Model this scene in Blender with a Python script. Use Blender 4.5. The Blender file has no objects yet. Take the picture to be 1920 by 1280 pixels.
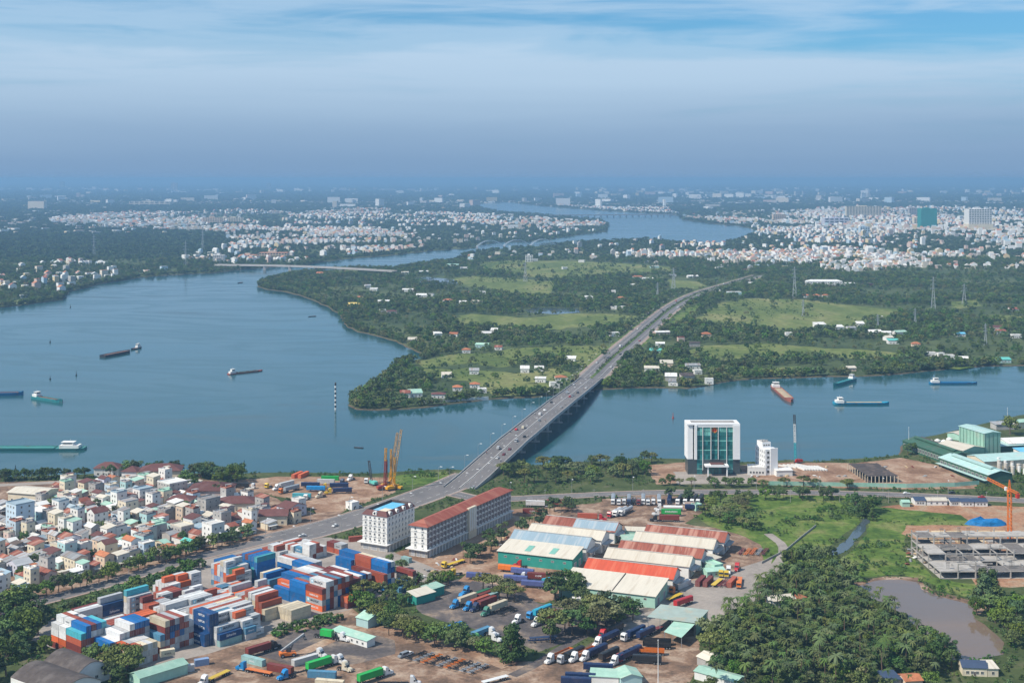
import bpy, math, random
import numpy as np
from mathutils import Vector, Matrix
from mathutils.geometry import tessellate_polygon

scene = bpy.context.scene
COL = scene.collection
R = math.radians
random.seed(7)
rng = np.random.default_rng(7)

# ---------------------------------------------------------------- camera
F, CH, HY = 2500.0, 210.0, 335.0        # focal length in photo pixels, camera height, eye-level row
cam_d = bpy.data.cameras.new('camera')
cam = bpy.data.objects.new('camera', cam_d)
COL.objects.link(cam)
cam.location = (0, 0, CH)
cam.rotation_euler = (R(90), 0, 0)
cam_d.sensor_width = 36.0
cam_d.lens = 36.0 * F / 1920.0
cam_d.shift_y = -(640.0 - HY) / 1920.0
cam_d.clip_start = 1.0
cam_d.clip_end = 200000.0
scene.camera = cam

# ---------------------------------------------------------------- sky, sun, exposure
SUN_EL, SUN_DIR = 47.0, Vector((-0.90, -0.44, 0)).normalized()
SUN_AZ = math.atan2(SUN_DIR.x, SUN_DIR.y)
world = bpy.data.worlds.new('World')
scene.world = world
world.use_nodes = True
wt = world.node_tree
wt.nodes.clear()


def N(t, kind, **kw):
    n = t.nodes.new(kind)
    for k, v in kw.items():
        if k.startswith('i_'):
            n.inputs[k[2:].replace('_', ' ')].default_value = v
        else:
            setattr(n, k, v)
    return n


def math_node(t, op, a, b=None, clamp=False):
    n = t.nodes.new('ShaderNodeMath')
    n.operation = op
    n.use_clamp = clamp
    for i, v in enumerate((a, b)):
        if v is None:
            continue
        if isinstance(v, (int, float)):
            n.inputs[i].default_value = v
        else:
            t.links.new(v, n.inputs[i])
    return n.outputs[0]


def ramp(t, fac, stops, interp='LINEAR'):
    n = t.nodes.new('ShaderNodeValToRGB')
    n.color_ramp.interpolation = interp
    e = n.color_ramp.elements
    while len(e) < len(stops):
        e.new(0.5)
    for el, (p, c) in zip(e, stops):
        el.position = p
        el.color = (c, c, c, 1) if isinstance(c, (int, float)) else (*c, 1)
    t.links.new(fac, n.inputs[0])
    return n.outputs[0]


def mixc(t, fac, a, b, blend='MIX'):
    n = t.nodes.new('ShaderNodeMix')
    n.data_type = 'RGBA'
    n.blend_type = blend
    for sock, v in ((n.inputs[0], fac), (n.inputs[6], a), (n.inputs[7], b)):
        if isinstance(v, (int, float)):
            sock.default_value = v
        elif isinstance(v, tuple):
            sock.default_value = (*v, 1)
        else:
            t.links.new(v, sock)
    return n.outputs[2]


SKY = 0.088
sky = N(wt, 'ShaderNodeTexSky', sky_type='NISHITA', sun_disc=False, sun_elevation=R(SUN_EL), sun_rotation=SUN_AZ,
        altitude=200.0, air_density=1.0, dust_density=0.6, ozone_density=2.0)
tc = N(wt, 'ShaderNodeTexCoord')
sep = N(wt, 'ShaderNodeSeparateXYZ')
wt.links.new(tc.outputs['Generated'], sep.inputs[0])
el = sep.outputs[2]


def sky_noise(scale, zs, detail, off, dist=0.0):
    mp = N(wt, 'ShaderNodeMapping')
    mp.inputs['Scale'].default_value = (1.0, 1.0, zs)
    mp.inputs['Location'].default_value = off
    wt.links.new(tc.outputs['Generated'], mp.inputs[0])
    n = N(wt, 'ShaderNodeTexNoise')
    n.inputs['Scale'].default_value = scale
    n.inputs['Detail'].default_value = detail
    n.inputs['Roughness'].default_value = 0.55
    n.inputs['Distortion'].default_value = dist
    wt.links.new(mp.outputs[0], n.inputs[0])
    return n.outputs[0]


# blue of the clear sky
clear = mixc(wt, 1.0, sky.outputs[0], (0.40, 0.86, 1.16), 'MULTIPLY')
# high thin cloud in long flat bands
n1 = sky_noise(1.7, 14.0, 6.0, (0.35, 0.1, 0.12), 0.35)
n2 = sky_noise(6.0, 9.0, 9.0, (2.1, 0.7, 0.4), 0.7)
ne = math_node(wt, 'ADD', math_node(wt, 'MULTIPLY', n1, 0.62), math_node(wt, 'MULTIPLY', n2, 0.38))
tilt = math_node(wt, 'ADD', el, math_node(wt, 'MULTIPLY', sep.outputs[0], 0.022))
band = ramp(wt, tilt, [(0.0, 0.22), (0.055, 0.24), (0.084, 0.22), (0.103, -0.06), (0.120, -0.08), (0.136, 0.08), (0.16, 0.06), (0.5, 0.03)])
cl = math_node(wt, 'ADD', ne, band)
cl = ramp(wt, cl, [(0.42, 0.06), (0.58, 0.60), (0.72, 0.92)], 'EASE')
cloudy = mixc(wt, cl, clear, (5.3, 6.9, 8.6))
# haze layer low over the horizon
hz = ramp(wt, math_node(wt, 'ADD', el, math_node(wt, 'MULTIPLY', math_node(wt, 'SUBTRACT', n1, 0.5), 0.03)),
          [(0.0, 1.0), (0.016, 0.94), (0.034, 0.76), (0.054, 0.46), (0.074, 0.20), (0.10, 0.05), (0.13, 0.0)])
allsky = mixc(wt, hz, cloudy, (2.15, 3.50, 5.45))
bg = N(wt, 'ShaderNodeBackground')
bg.inputs[1].default_value = SKY
wt.links.new(allsky, bg.inputs[0])
wo = N(wt, 'ShaderNodeOutputWorld')
wt.links.new(bg.outputs[0], wo.inputs[0])

sun_d = bpy.data.lights.new('sun', 'SUN')
sun_d.energy = 4.9
sun_d.angle = R(0.6)
sun_d.color = (1.0, 0.92, 0.80)
sun = bpy.data.objects.new('sun', sun_d)
COL.objects.link(sun)
to_sun = Vector((SUN_DIR.x * math.cos(R(SUN_EL)), SUN_DIR.y * math.cos(R(SUN_EL)), math.sin(R(SUN_EL))))
sun.rotation_euler = to_sun.to_track_quat('Z', 'Y').to_euler()
sun.location = (-300, 0, 400)

vs = scene.view_settings
vs.view_transform = 'Standard'
vs.look = 'None'
vs.exposure = 0.2
vs.gamma = 1.0
scene.cycles.use_denoising = True
scene.cycles.volume_bounces = 1
scene.cycles.max_bounces = 6
scene.cycles.diffuse_bounces = 2
scene.cycles.glossy_bounces = 2
scene.cycles.transparent_max_bounces = 8


# ---------------------------------------------------------------- helpers
def G(px, py, z=0.0):
    """the point at height z that stands at photo pixel (px, py)"""
    y = F * (CH - z) / (py - HY)
    return (px - 960.0) * y / F, y


def PX(x, y, z=0.0):
    return 960.0 + F * x / y, HY + F * (CH - z) / y


MATS = {}


def mat(name, col, rough=0.85, var=0.18, scale=0.35, obj_var=0.0, dirt=None, dirt_amt=0.0, dirt_scale=0.15, streak=None, spec=0.3, metal=0.0, bump=0.0, world=True, hue=0.0):
    """painted / mineral surface: base colour with uneven tone, optional dirt patches and per-object variation"""
    if name in MATS:
        return MATS[name]
    m = bpy.data.materials.new(name)
    m.use_nodes = True
    t = m.node_tree
    b = t.nodes['Principled BSDF']
    b.inputs['Roughness'].default_value = rough
    b.inputs['Specular IOR Level'].default_value = spec
    b.inputs['Metallic'].default_value = metal
    if world:
        src = N(t, 'ShaderNodeNewGeometry').outputs['Position']
    else:
        src = N(t, 'ShaderNodeTexCoord').outputs['Object']
    mp = N(t, 'ShaderNodeMapping')
    if streak:
        mp.inputs['Scale'].default_value = streak
    t.links.new(src, mp.inputs[0])
    n = N(t, 'ShaderNodeTexNoise')
    n.inputs['Scale'].default_value = scale
    n.inputs['Detail'].default_value = 5.0
    n.inputs['Roughness'].default_value = 0.65
    t.links.new(mp.outputs[0], n.inputs[0])
    val = ramp(t, n.outputs[0], [(0.25, 1.0 - var), (0.75, 1.0 + var)])
    c = mixc(t, 1.0, col, val, 'MULTIPLY')
    if dirt:
        n2 = N(t, 'ShaderNodeTexNoise')
        n2.inputs['Scale'].default_value = dirt_scale
        n2.inputs['Detail'].default_value = 6.0
        n2.inputs['Roughness'].default_value = 0.6
        t.links.new(mp.outputs[0], n2.inputs[0])
        f = ramp(t, n2.outputs[0], [(0.60 - 0.28 * dirt_amt, 0.0), (0.72 - 0.28 * dirt_amt, min(1.0, dirt_amt + 0.3))])
        c = mixc(t, f, c, dirt)
    if obj_var or hue:
        oi = N(t, 'ShaderNodeObjectInfo')
        hs = N(t, 'ShaderNodeHueSaturation')
        t.links.new(math_node(t, 'ADD', math_node(t, 'MULTIPLY', oi.outputs['Random'], 2 * obj_var), 1.0 - obj_var), hs.inputs['Value'])
        if hue:
            r2 = math_node(t, 'FRACT', math_node(t, 'MULTIPLY', oi.outputs['Random'], 17.31))
            t.links.new(math_node(t, 'ADD', math_node(t, 'MULTIPLY', r2, 2 * hue), 0.5 - hue), hs.inputs['Hue'])
            r3 = math_node(t, 'FRACT', math_node(t, 'MULTIPLY', oi.outputs['Random'], 41.7))
            t.links.new(math_node(t, 'ADD', math_node(t, 'MULTIPLY', r3, 0.35), 0.75), hs.inputs['Saturation'])
        t.links.new(c, hs.inputs['Color'])
        c = hs.outputs[0]
    t.links.new(c, b.inputs['Base Color'])
    if bump:
        bp = N(t, 'ShaderNodeBump')
        bp.inputs['Strength'].default_value = bump
        bp.inputs['Distance'].default_value = 0.3
        t.links.new(n.outputs[0], bp.inputs['Height'])
        t.links.new(bp.outputs[0], b.inputs['Normal'])
    MATS[name] = m
    return m


def glass(name, col, rough=0.12):
    if name in MATS:
        return MATS[name]
    m = bpy.data.materials.new(name)
    m.use_nodes = True
    t = m.node_tree
    b = t.nodes['Principled BSDF']
    oi = N(t, 'ShaderNodeObjectInfo')
    c = mixc(t, 1.0, col, ramp(t, oi.outputs['Random'], [(0.0, 0.6), (1.0, 1.5)]), 'MULTIPLY')
    t.links.new(c, b.inputs['Base Color'])
    b.inputs['Roughness'].default_value = rough
    b.inputs['Specular IOR Level'].default_value = 0.6
    MATS[name] = m
    return m


class MB:
    """collects faces; build() links them as one mesh object"""

    def __init__(self):
        self.v, self.f, self.m, self.mats = [], [], [], []

    def mi(self, m):
        if m not in self.mats:
            self.mats.append(m)
        return self.mats.index(m)

    def poly(self, pts, m=None):
        k = len(self.v)
        self.v.extend([tuple(p) for p in pts])
        self.f.append(tuple(range(k, k + len(pts))))
        self.m.append(self.mi(m))

    def box(self, x0, x1, y0, y1, z0, z1, m=None, top=None, bottom=True):
        k = len(self.v)
        self.v.extend([(x0, y0, z0), (x1, y0, z0), (x1, y1, z0), (x0, y1, z0), (x0, y0, z1), (x1, y0, z1), (x1, y1, z1), (x0, y1, z1)])
        i = self.mi(m)
        for q in ((0, 1, 5, 4), (1, 2, 6, 5), (2, 3, 7, 6), (3, 0, 4, 7)):
            self.f.append(tuple(k + a for a in q))
            self.m.append(i)
        self.f.append((k + 4, k + 5, k + 6, k + 7))
        self.m.append(i if top is None else self.mi(top))
        if bottom:
            self.f.append((k + 3, k + 2, k + 1, k))
            self.m.append(i)
        return self

    def prism(self, pts, z0, z1, m=None, top=None):
        """vertical prism over a ccw outline"""
        k, n = len(self.v), len(pts)
        self.v.extend([(p[0], p[1], z0) for p in pts] + [(p[0], p[1], z1) for p in pts])
        i = self.mi(m)
        for a in range(n):
            b = (a + 1) % n
            self.f.append((k + a, k + b, k + n + b, k + n + a))
            self.m.append(i)
        self.f.append(tuple(range(k + n, k + 2 * n)))
        self.m.append(i if top is None else self.mi(top))
        return self

    def extrude_y(self, pts, y0, y1, m=None):
        """profile in x-z pulled along y"""
        k, n = len(self.v), len(pts)
        self.v.extend([(p[0], y0, p[1]) for p in pts] + [(p[0], y1, p[1]) for p in pts])
        i = self.mi(m)
        for a in range(n):
            b = (a + 1) % n
            self.f.append((k + a, k + b, k + n + b, k + n + a))
            self.m.append(i)
        self.f.append(tuple(range(k + n - 1, k - 1, -1)))
        self.f.append(tuple(range(k + n, k + 2 * n)))
        self.m += [i, i]
        return self

    def extrude_x(self, pts, x0, x1, m=None):
        k, n = len(self.v), len(pts)
        self.v.extend([(x0, p[0], p[1]) for p in pts] + [(x1, p[0], p[1]) for p in pts])
        i = self.mi(m)
        for a in range(n):
            b = (a + 1) % n
            self.f.append((k + a, k + b, k + n + b, k + n + a))
            self.m.append(i)
        self.f.append(tuple(range(k + n - 1, k - 1, -1)))
        self.f.append(tuple(range(k + n, k + 2 * n)))
        self.m += [i, i]
        return self

    def tube(self, a, b, r0, r1=None, n=6, m=None, cap=True):
        a, b = Vector(a), Vector(b)
        r1 = r0 if r1 is None else r1
        d = (b - a).normalized()
        s = d.orthogonal().normalized()
        t = d.cross(s)
        k = len(self.v)
        for p, r in ((a, r0), (b, r1)):
            for j in range(n):
                w = 2 * math.pi * j / n
                self.v.append(tuple(p + s * (r * math.cos(w)) + t * (r * math.sin(w))))
        i = self.mi(m)
        for j in range(n):
            q = (j + 1) % n
            self.f.append((k + j, k + q, k + n + q, k + n + j))
            self.m.append(i)
        if cap:
            self.f.append(tuple(range(k + n - 1, k - 1, -1)))
            self.f.append(tuple(range(k + n, k + 2 * n)))
            self.m += [i, i]
        return self

    def bar(self, a, b, w, m=None):
        return self.tube(a, b, w * 0.7071, n=4, m=m)

    def mesh(self, name):
        me = bpy.data.meshes.new(name)
        me.from_pydata(self.v, [], self.f)
        for m in self.mats:
            me.materials.append(m)
        if len(self.mats) > 1:
            me.polygons.foreach_set('material_index', self.m)
        me.update()
        return me

    def build(self, name, parent=None, loc=None, rz=0.0):
        return put(name, self.mesh(name), parent, loc, rz)


def put(name, me, parent=None, loc=None, rz=0.0, scale=None):
    o = bpy.data.objects.new(name, me)
    COL.objects.link(o)
    if parent is not None:
        o.parent = parent
    if loc is not None:
        o.location = loc
    if rz:
        o.rotation_euler = (0, 0, rz)
    if scale is not None:
        o.scale = scale
    return o


def tag(o, label, cat, group=None):
    o['label'] = label
    o['category'] = cat
    if group:
        o['group'] = group
    return o


def thing(name, label, cat, loc, rz=0.0, group=None):
    o = bpy.data.objects.new(name, None)
    COL.objects.link(o)
    o.empty_display_size = 0.5
    o.location = loc
    o.rotation_euler = (0, 0, rz)
    return tag(o, label, cat, group)


def structure(o):
    o['kind'] = 'structure'
    return o


def stuff(o, label=None, cat=None):
    o['kind'] = 'stuff'
    if label:
        tag(o, label, cat)
    return o


def ordinal(n):
    return f"{n}{'th' if 10 <= n % 100 <= 20 else {1: 'st', 2: 'nd', 3: 'rd'}.get(n % 10, 'th')}"


def sheet(name, pts, z, m, skirt=None, skirt_m=None, skirt_w=4.0):
    """flat polygon at height z; a skirt runs outwards and down to height `skirt`"""
    mb = MB()
    vs_ = [Vector((p[0], p[1], 0)) for p in pts]
    area = sum(vs_[i].x * vs_[i - 1].y - vs_[i - 1].x * vs_[i].y for i in range(len(vs_)))
    if area > 0:
        vs_.reverse()
    tris = tessellate_polygon([vs_])
    mb.v = [(p.x, p.y, z) for p in vs_]
    i = mb.mi(m)
    for t3 in tris:
        a, b, c = (vs_[k] for k in t3)
        if (b - a).cross(c - a).z < 0:
            t3 = t3[::-1]
        mb.f.append(tuple(t3))
        mb.m.append(i)
    if skirt is not None:
        n = len(vs_)
        k = len(mb.v)
        for j in range(n):
            d = (vs_[(j + 1) % n] - vs_[j - 1])
            d.z = 0
            d = d.normalized() if d.length > 1e-6 else Vector((1, 0, 0))
            out = Vector((d.y, -d.x, 0))
            p = vs_[j] + out * skirt_w
            mb.v.append((p.x, p.y, skirt))
        i = mb.mi(skirt_m)
        for j in range(n):
            q = (j + 1) % n
            mb.f.append((j, k + j, k + q, q))
            mb.m.append(i)
    return mb.build(name)


def smooth_line(pts, it=2):
    """round the corners of an open line"""
    for _ in range(it):
        out = [pts[0]]
        for a, b in zip(pts[:-1], pts[1:]):
            out.append((a[0] * 0.75 + b[0] * 0.25, a[1] * 0.75 + b[1] * 0.25))
            out.append((a[0] * 0.25 + b[0] * 0.75, a[1] * 0.25 + b[1] * 0.75))
        out.append(pts[-1])
        pts = out
    return pts


def jag(pts, amt, step):
    """natural unevenness along a shore line given in world metres"""
    out = []
    r = random.Random(3)
    for a, b in zip(pts[:-1], pts[1:]):
        L = math.hypot(b[0] - a[0], b[1] - a[1])
        n = max(1, min(12, int(L / step)))
        for k in range(n):
            t_ = k / n
            j = amt * (1.0 if k else 0.4)
            out.append((a[0] + (b[0] - a[0]) * t_ + r.uniform(-j, j), a[1] + (b[1] - a[1]) * t_ + r.uniform(-j, j)))
    out.append(pts[-1])
    return out

# ---------------------------------------------------------------- shore lines, measured in the photograph (pixels at water level)
WZ = -0.8
near_shore = [(-260, 905), (-60, 897), (60, 894), (160, 891), (215, 885), (300, 886), (400, 890), (455, 889), (560, 887), (640, 888), (705, 889), (740, 886),
              (790, 883), (840, 881), (880, 884), (930, 879), (985, 874), (1040, 872), (1080, 868), (1150, 865), (1215, 860), (1280, 862), (1390, 868), (1440, 866),
              (1480, 863), (1530, 867), (1600, 862), (1688, 854), (1694, 838), (1708, 826), (1760, 816), (1800, 806), (1850, 794), (1895, 784), (1960, 770), (2200, 740)]
far_shore = [(2200, 672), (2020, 680), (1920, 685), (1840, 687), (1780, 691), (1714, 698), (1660, 703), (1605, 706), (1550, 706), (1500, 708), (1447, 709), (1386, 712),
             (1350, 717), (1325, 723), (1290, 728), (1240, 727), (1189, 727), (1124, 730), (1080, 733), (1040, 740), (1000, 745), (960, 746), (915, 749), (860, 755), (800, 763), (760, 767),
             (700, 769), (668, 767), (655, 760), (660, 748), (676, 738), (700, 724), (728, 706), (737, 692), (748, 680), (776, 676), (800, 671), (790, 662), (762, 650),
             (745, 640), (722, 634), (700, 628), (672, 622), (650, 611), (645, 600), (636, 588), (610, 573), (588, 563), (560, 553), (530, 546), (502, 543), (484, 537),
             (490, 529), (520, 521), (560, 513), (605, 507), (670, 504), (735, 505), (790, 496), (858, 489), (868, 476), (905, 470), (940, 467), (1000, 463), (1040, 458),
             (1083, 453), (1123, 452), (1223, 448), (1275, 453), (1313, 457), (1347, 460), (1362, 452), (1393, 445), (1420, 435), (1408, 428), (1380, 423), (1333, 419),
             (1280, 412), (1273, 405), (1253, 402), (1140, 396), (1040, 388), (990, 383.5), (957, 379.5), (920, 380), (887, 384), (907, 392), (940, 398), (1000, 402),
             (1033, 405), (1073, 409), (1123, 412), (1141, 420), (1137, 434), (1100, 438), (1040, 447), (993, 453), (940, 453), (900, 460), (890, 465), (813, 470),
             (723, 480), (673, 483), (640, 487), (600, 492), (567, 498), (493, 502), (437, 507), (400, 512), (333, 515), (267, 520), (187, 532), (160, 540), (127, 547),
             (117, 562), (33, 573), (0, 577), (-260, 600)]

near_w = jag([G(x, y, WZ) for x, y in near_shore], 1.5, 14)
far_w = jag([G(x, y, WZ) for x, y in far_shore], 2.2, 16)

# ---------------------------------------------------------------- land-cover map of the ground (per photo pixel), used to decide what grows or stands where
RX0, RX1, RY0, RY1 = -260, 2180, 337, 1420
cover = np.zeros((RY1 - RY0, RX1 - RX0), np.uint8)      # 0 open, 1 woods, 2 town, 3 field, 4 kept clear, 5 water


def paint(pts, cls, only=None):
    xs = [p[0] for p in pts]
    ys = [p[1] for p in pts]
    x0, x1 = max(RX0, int(min(xs)) - 1), min(RX1, int(max(xs)) + 2)
    y0, y1 = max(RY0, int(min(ys)) - 1), min(RY1, int(max(ys)) + 2)
    if x1 <= x0 or y1 <= y0:
        return
    gx, gy = np.meshgrid(np.arange(x0, x1) + 0.5, np.arange(y0, y1) + 0.5)
    ins = np.zeros(gx.shape, bool)
    n = len(pts)
    for i in range(n):
        xa, ya = pts[i]
        xb, yb = pts[(i + 1) % n]
        if ya == yb:
            continue
        c = ((ya > gy) != (yb > gy)) & (gx < (xb - xa) * (gy - ya) / (yb - ya) + xa)
        ins ^= c
    sub = cover[y0 - RY0:y1 - RY0, x0 - RX0:x1 - RX0]
    if only is not None:
        ins &= np.isin(sub, only)
    sub[ins] = cls


def paint_world(pts, cls, only=None):
    paint([PX(p[0], p[1]) for p in pts], cls, only)


def cover_at(x, y):
    """classes at world points (arrays)"""
    px = np.floor(960.0 + F * x / y).astype(int) - RX0
    py = np.floor(HY + F * CH / y).astype(int) - RY0
    ok = (px >= 0) & (px < cover.shape[1]) & (py >= 0) & (py < cover.shape[0])
    out = np.full(x.shape, 255, np.uint8)
    out[ok] = cover[py[ok], px[ok]]
    return out


# ---------------------------------------------------------------- ground materials
def ground_mat(name, cols, scale, detail=6.0, rough=0.95, pos=((0.3), (0.5), (0.7)), fine=0.25, fine_scale=0.4, stretch=(1, 1, 1)):
    m = bpy.data.materials.new(name)
    m.use_nodes = True
    t = m.node_tree
    b = t.nodes['Principled BSDF']
    b.inputs['Roughness'].default_value = rough
    b.inputs['Specular IOR Level'].default_value = 0.15
    g = N(t, 'ShaderNodeNewGeometry')
    mp = N(t, 'ShaderNodeMapping')
    mp.inputs['Scale'].default_value = stretch
    t.links.new(g.outputs['Position'], mp.inputs[0])
    n = N(t, 'ShaderNodeTexNoise')
    n.inputs['Scale'].default_value = scale
    n.inputs['Detail'].default_value = detail
    n.inputs['Roughness'].default_value = 0.62
    n.inputs['Distortion'].default_value = 0.4
    t.links.new(mp.outputs[0], n.inputs[0])
    c = ramp(t, n.outputs[0], list(zip(pos, cols)))
    n2 = N(t, 'ShaderNodeTexNoise')
    n2.inputs['Scale'].default_value = fine_scale
    n2.inputs['Detail'].default_value = 6.0
    n2.inputs['Roughness'].default_value = 0.7
    t.links.new(g.outputs['Position'], n2.inputs[0])
    c = mixc(t, 1.0, c, ramp(t, n2.outputs[0], [(0.25, 1.0 - fine), (0.75, 1.0 + fine)]), 'MULTIPLY')
    t.links.new(c, b.inputs['Base Color'])
    MATS[name] = m
    return m


M_land = ground_mat('land_ground', [(0.045, 0.068, 0.028), (0.070, 0.095, 0.036), (0.11, 0.13, 0.055), (0.16, 0.15, 0.09)], 0.004, pos=(0.3, 0.5, 0.66, 0.78), fine=0.35, fine_scale=0.03)
M_near = ground_mat('near_ground', [(0.045, 0.065, 0.022), (0.075, 0.095, 0.035), (0.15, 0.13, 0.08)], 0.05, pos=(0.35, 0.55, 0.75), fine=0.35, fine_scale=0.5)
M_bank = ground_mat('bank_earth', [(0.07, 0.05, 0.035), (0.13, 0.095, 0.06), (0.05, 0.06, 0.03)], 0.08, pos=(0.3, 0.5, 0.7))
M_grass = ground_mat('field_grass', [(0.085, 0.12, 0.030), (0.14, 0.17, 0.048), (0.23, 0.22, 0.09)], 0.012, pos=(0.36, 0.5, 0.66), fine=0.5, fine_scale=0.10, stretch=(1, 0.45, 1))
M_lush = ground_mat('lush_grass', [(0.042, 0.085, 0.014), (0.10, 0.155, 0.028), (0.18, 0.19, 0.065)], 0.05, pos=(0.36, 0.5, 0.66), fine=0.55, fine_scale=0.3)
M_dirt = ground_mat('yard_dirt', [(0.20, 0.115, 0.072), (0.30, 0.185, 0.122), (0.40, 0.29, 0.21)], 0.06, pos=(0.36, 0.5, 0.64), fine=0.4, fine_scale=0.5)
M_mud = ground_mat('yard_mud', [(0.125, 0.085, 0.062), (0.23, 0.145, 0.098), (0.37, 0.275, 0.205)], 0.075, pos=(0.38, 0.5, 0.63), fine=0.42, fine_scale=0.6)
M_red = ground_mat('red_earth', [(0.24, 0.12, 0.068), (0.36, 0.20, 0.12), (0.34, 0.26, 0.18)], 0.06, pos=(0.36, 0.5, 0.64), fine=0.4, fine_scale=0.5)
M_yardasph = ground_mat('worn_asphalt', [(0.09, 0.08, 0.08), (0.14, 0.118, 0.108), (0.27, 0.205, 0.155)], 0.08, pos=(0.42, 0.54, 0.66), fine=0.35, fine_scale=0.5)
M_conc = ground_mat('yard_concrete', [(0.22, 0.19, 0.17), (0.30, 0.265, 0.235), (0.36, 0.31, 0.27)], 0.06, pos=(0.3, 0.5, 0.7), fine=0.2, fine_scale=0.5)
M_road = ground_mat('road_asphalt', [(0.135, 0.13, 0.13), (0.165, 0.155, 0.155), (0.20, 0.185, 0.175)], 0.05, pos=(0.3, 0.5, 0.7), fine=0.15, fine_scale=0.4)
M_pave = ground_mat('pavement_tiles', [(0.27, 0.20, 0.165), (0.33, 0.25, 0.21), (0.36, 0.29, 0.25)], 0.2, pos=(0.3, 0.5, 0.7), fine=0.2, fine_scale=0.8)
M_mark = mat('road_paint', (0.62, 0.62, 0.58), 0.7, var=0.25, scale=0.6)
M_concrete = mat('concrete', (0.36, 0.34, 0.31), 0.85, var=0.2, scale=0.3, dirt=(0.16, 0.15, 0.13), dirt_amt=0.25)


def water_mat(name, deep, streak, rough=0.09, bump=0.05):
    m = bpy.data.materials.new(name)
    m.use_nodes = True
    t = m.node_tree
    b = t.nodes['Principled BSDF']
    g = N(t, 'ShaderNodeNewGeometry')
    mp = N(t, 'ShaderNodeMapping')
    mp.inputs['Scale'].default_value = (0.45, 1.0, 1.0)
    mp.inputs['Rotation'].default_value = (0, 0, 0.25)
    t.links.new(g.outputs['Position'], mp.inputs[0])
    n = N(t, 'ShaderNodeTexNoise')
    n.inputs['Scale'].default_value = 0.006
    n.inputs['Detail'].default_value = 6.0
    n.inputs['Roughness'].default_value = 0.55
    n.inputs['Distortion'].default_value = 1.2
    t.links.new(mp.outputs[0], n.inputs[0])
    c = ramp(t, n.outputs[0], [(0.36, deep), (0.50, streak), (0.56, deep), (0.66, (streak[0] * 1.5 + 0.012, streak[1] * 1.1, streak[2] * 1.02))])
    t.links.new(c, b.inputs['Base Color'])
    rr = ramp(t, n.outputs[0], [(0.36, rough), (0.47, rough * 2.2), (0.53, rough), (0.66, rough * 2.6)])
    t.links.new(rr, b.inputs['Roughness'])
    b.inputs['IOR'].default_value = 1.33
    w = N(t, 'ShaderNodeTexNoise')
    w.inputs['Scale'].default_value = 0.35
    w.inputs['Detail'].default_value = 4.0
    mp2 = N(t, 'ShaderNodeMapping')
    mp2.inputs['Scale'].default_value = (1.0, 0.5, 1.0)
    t.links.new(g.outputs['Position'], mp2.inputs[0])
    t.links.new(mp2.outputs[0], w.inputs[0])
    bp = N(t, 'ShaderNodeBump')
    bp.inputs['Strength'].default_value = bump
    bp.inputs['Distance'].default_value = 0.4
    t.links.new(w.outputs[0], bp.inputs['Height'])
    t.links.new(bp.outputs[0], b.inputs['Normal'])
    return m


M_water = water_mat('river_water', (0.011, 0.068, 0.082), (0.022, 0.080, 0.090))
M_pond = water_mat('pond_water', (0.19, 0.135, 0.10), (0.15, 0.12, 0.105), 0.035, 0.02)
M_canal = water_mat('canal_water', (0.06, 0.09, 0.11), (0.07, 0.09, 0.10), 0.06, 0.02)

# ---------------------------------------------------------------- river and land
BIG = 70000.0
structure(sheet('river_water', [(-9000, 300), (9000, 300), (9000, 14000), (-9000, 14000)], WZ, M_water))
near_poly = near_w + [(9000, near_w[-1][1]), (9000, 100), (-9000, 100), (-9000, near_w[0][1])]
structure(sheet('near_bank_ground', near_poly, 0.0, M_near, WZ - 0.3, M_bank, 2.5))
far_poly = far_w + [(-12000, far_w[-1][1]), (-BIG, 9000), (-BIG, BIG), (BIG, BIG), (BIG, 9000), (12000, far_w[0][1])]
structure(sheet('far_bank_ground', far_poly, 0.0, M_land, WZ - 0.3, M_bank, 1.8))

# land cover: everything beyond the shore lines that is not land is water
cover[:] = 5
paint([PX(*p) for p in near_w] + [(2400, 740), (2400, 1500), (-400, 1500), (-400, 905)], 0)
paint([PX(*p) for p in far_w] + [(-400, 600), (-400, 330), (2400, 330), (2400, 660)], 1)

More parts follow.
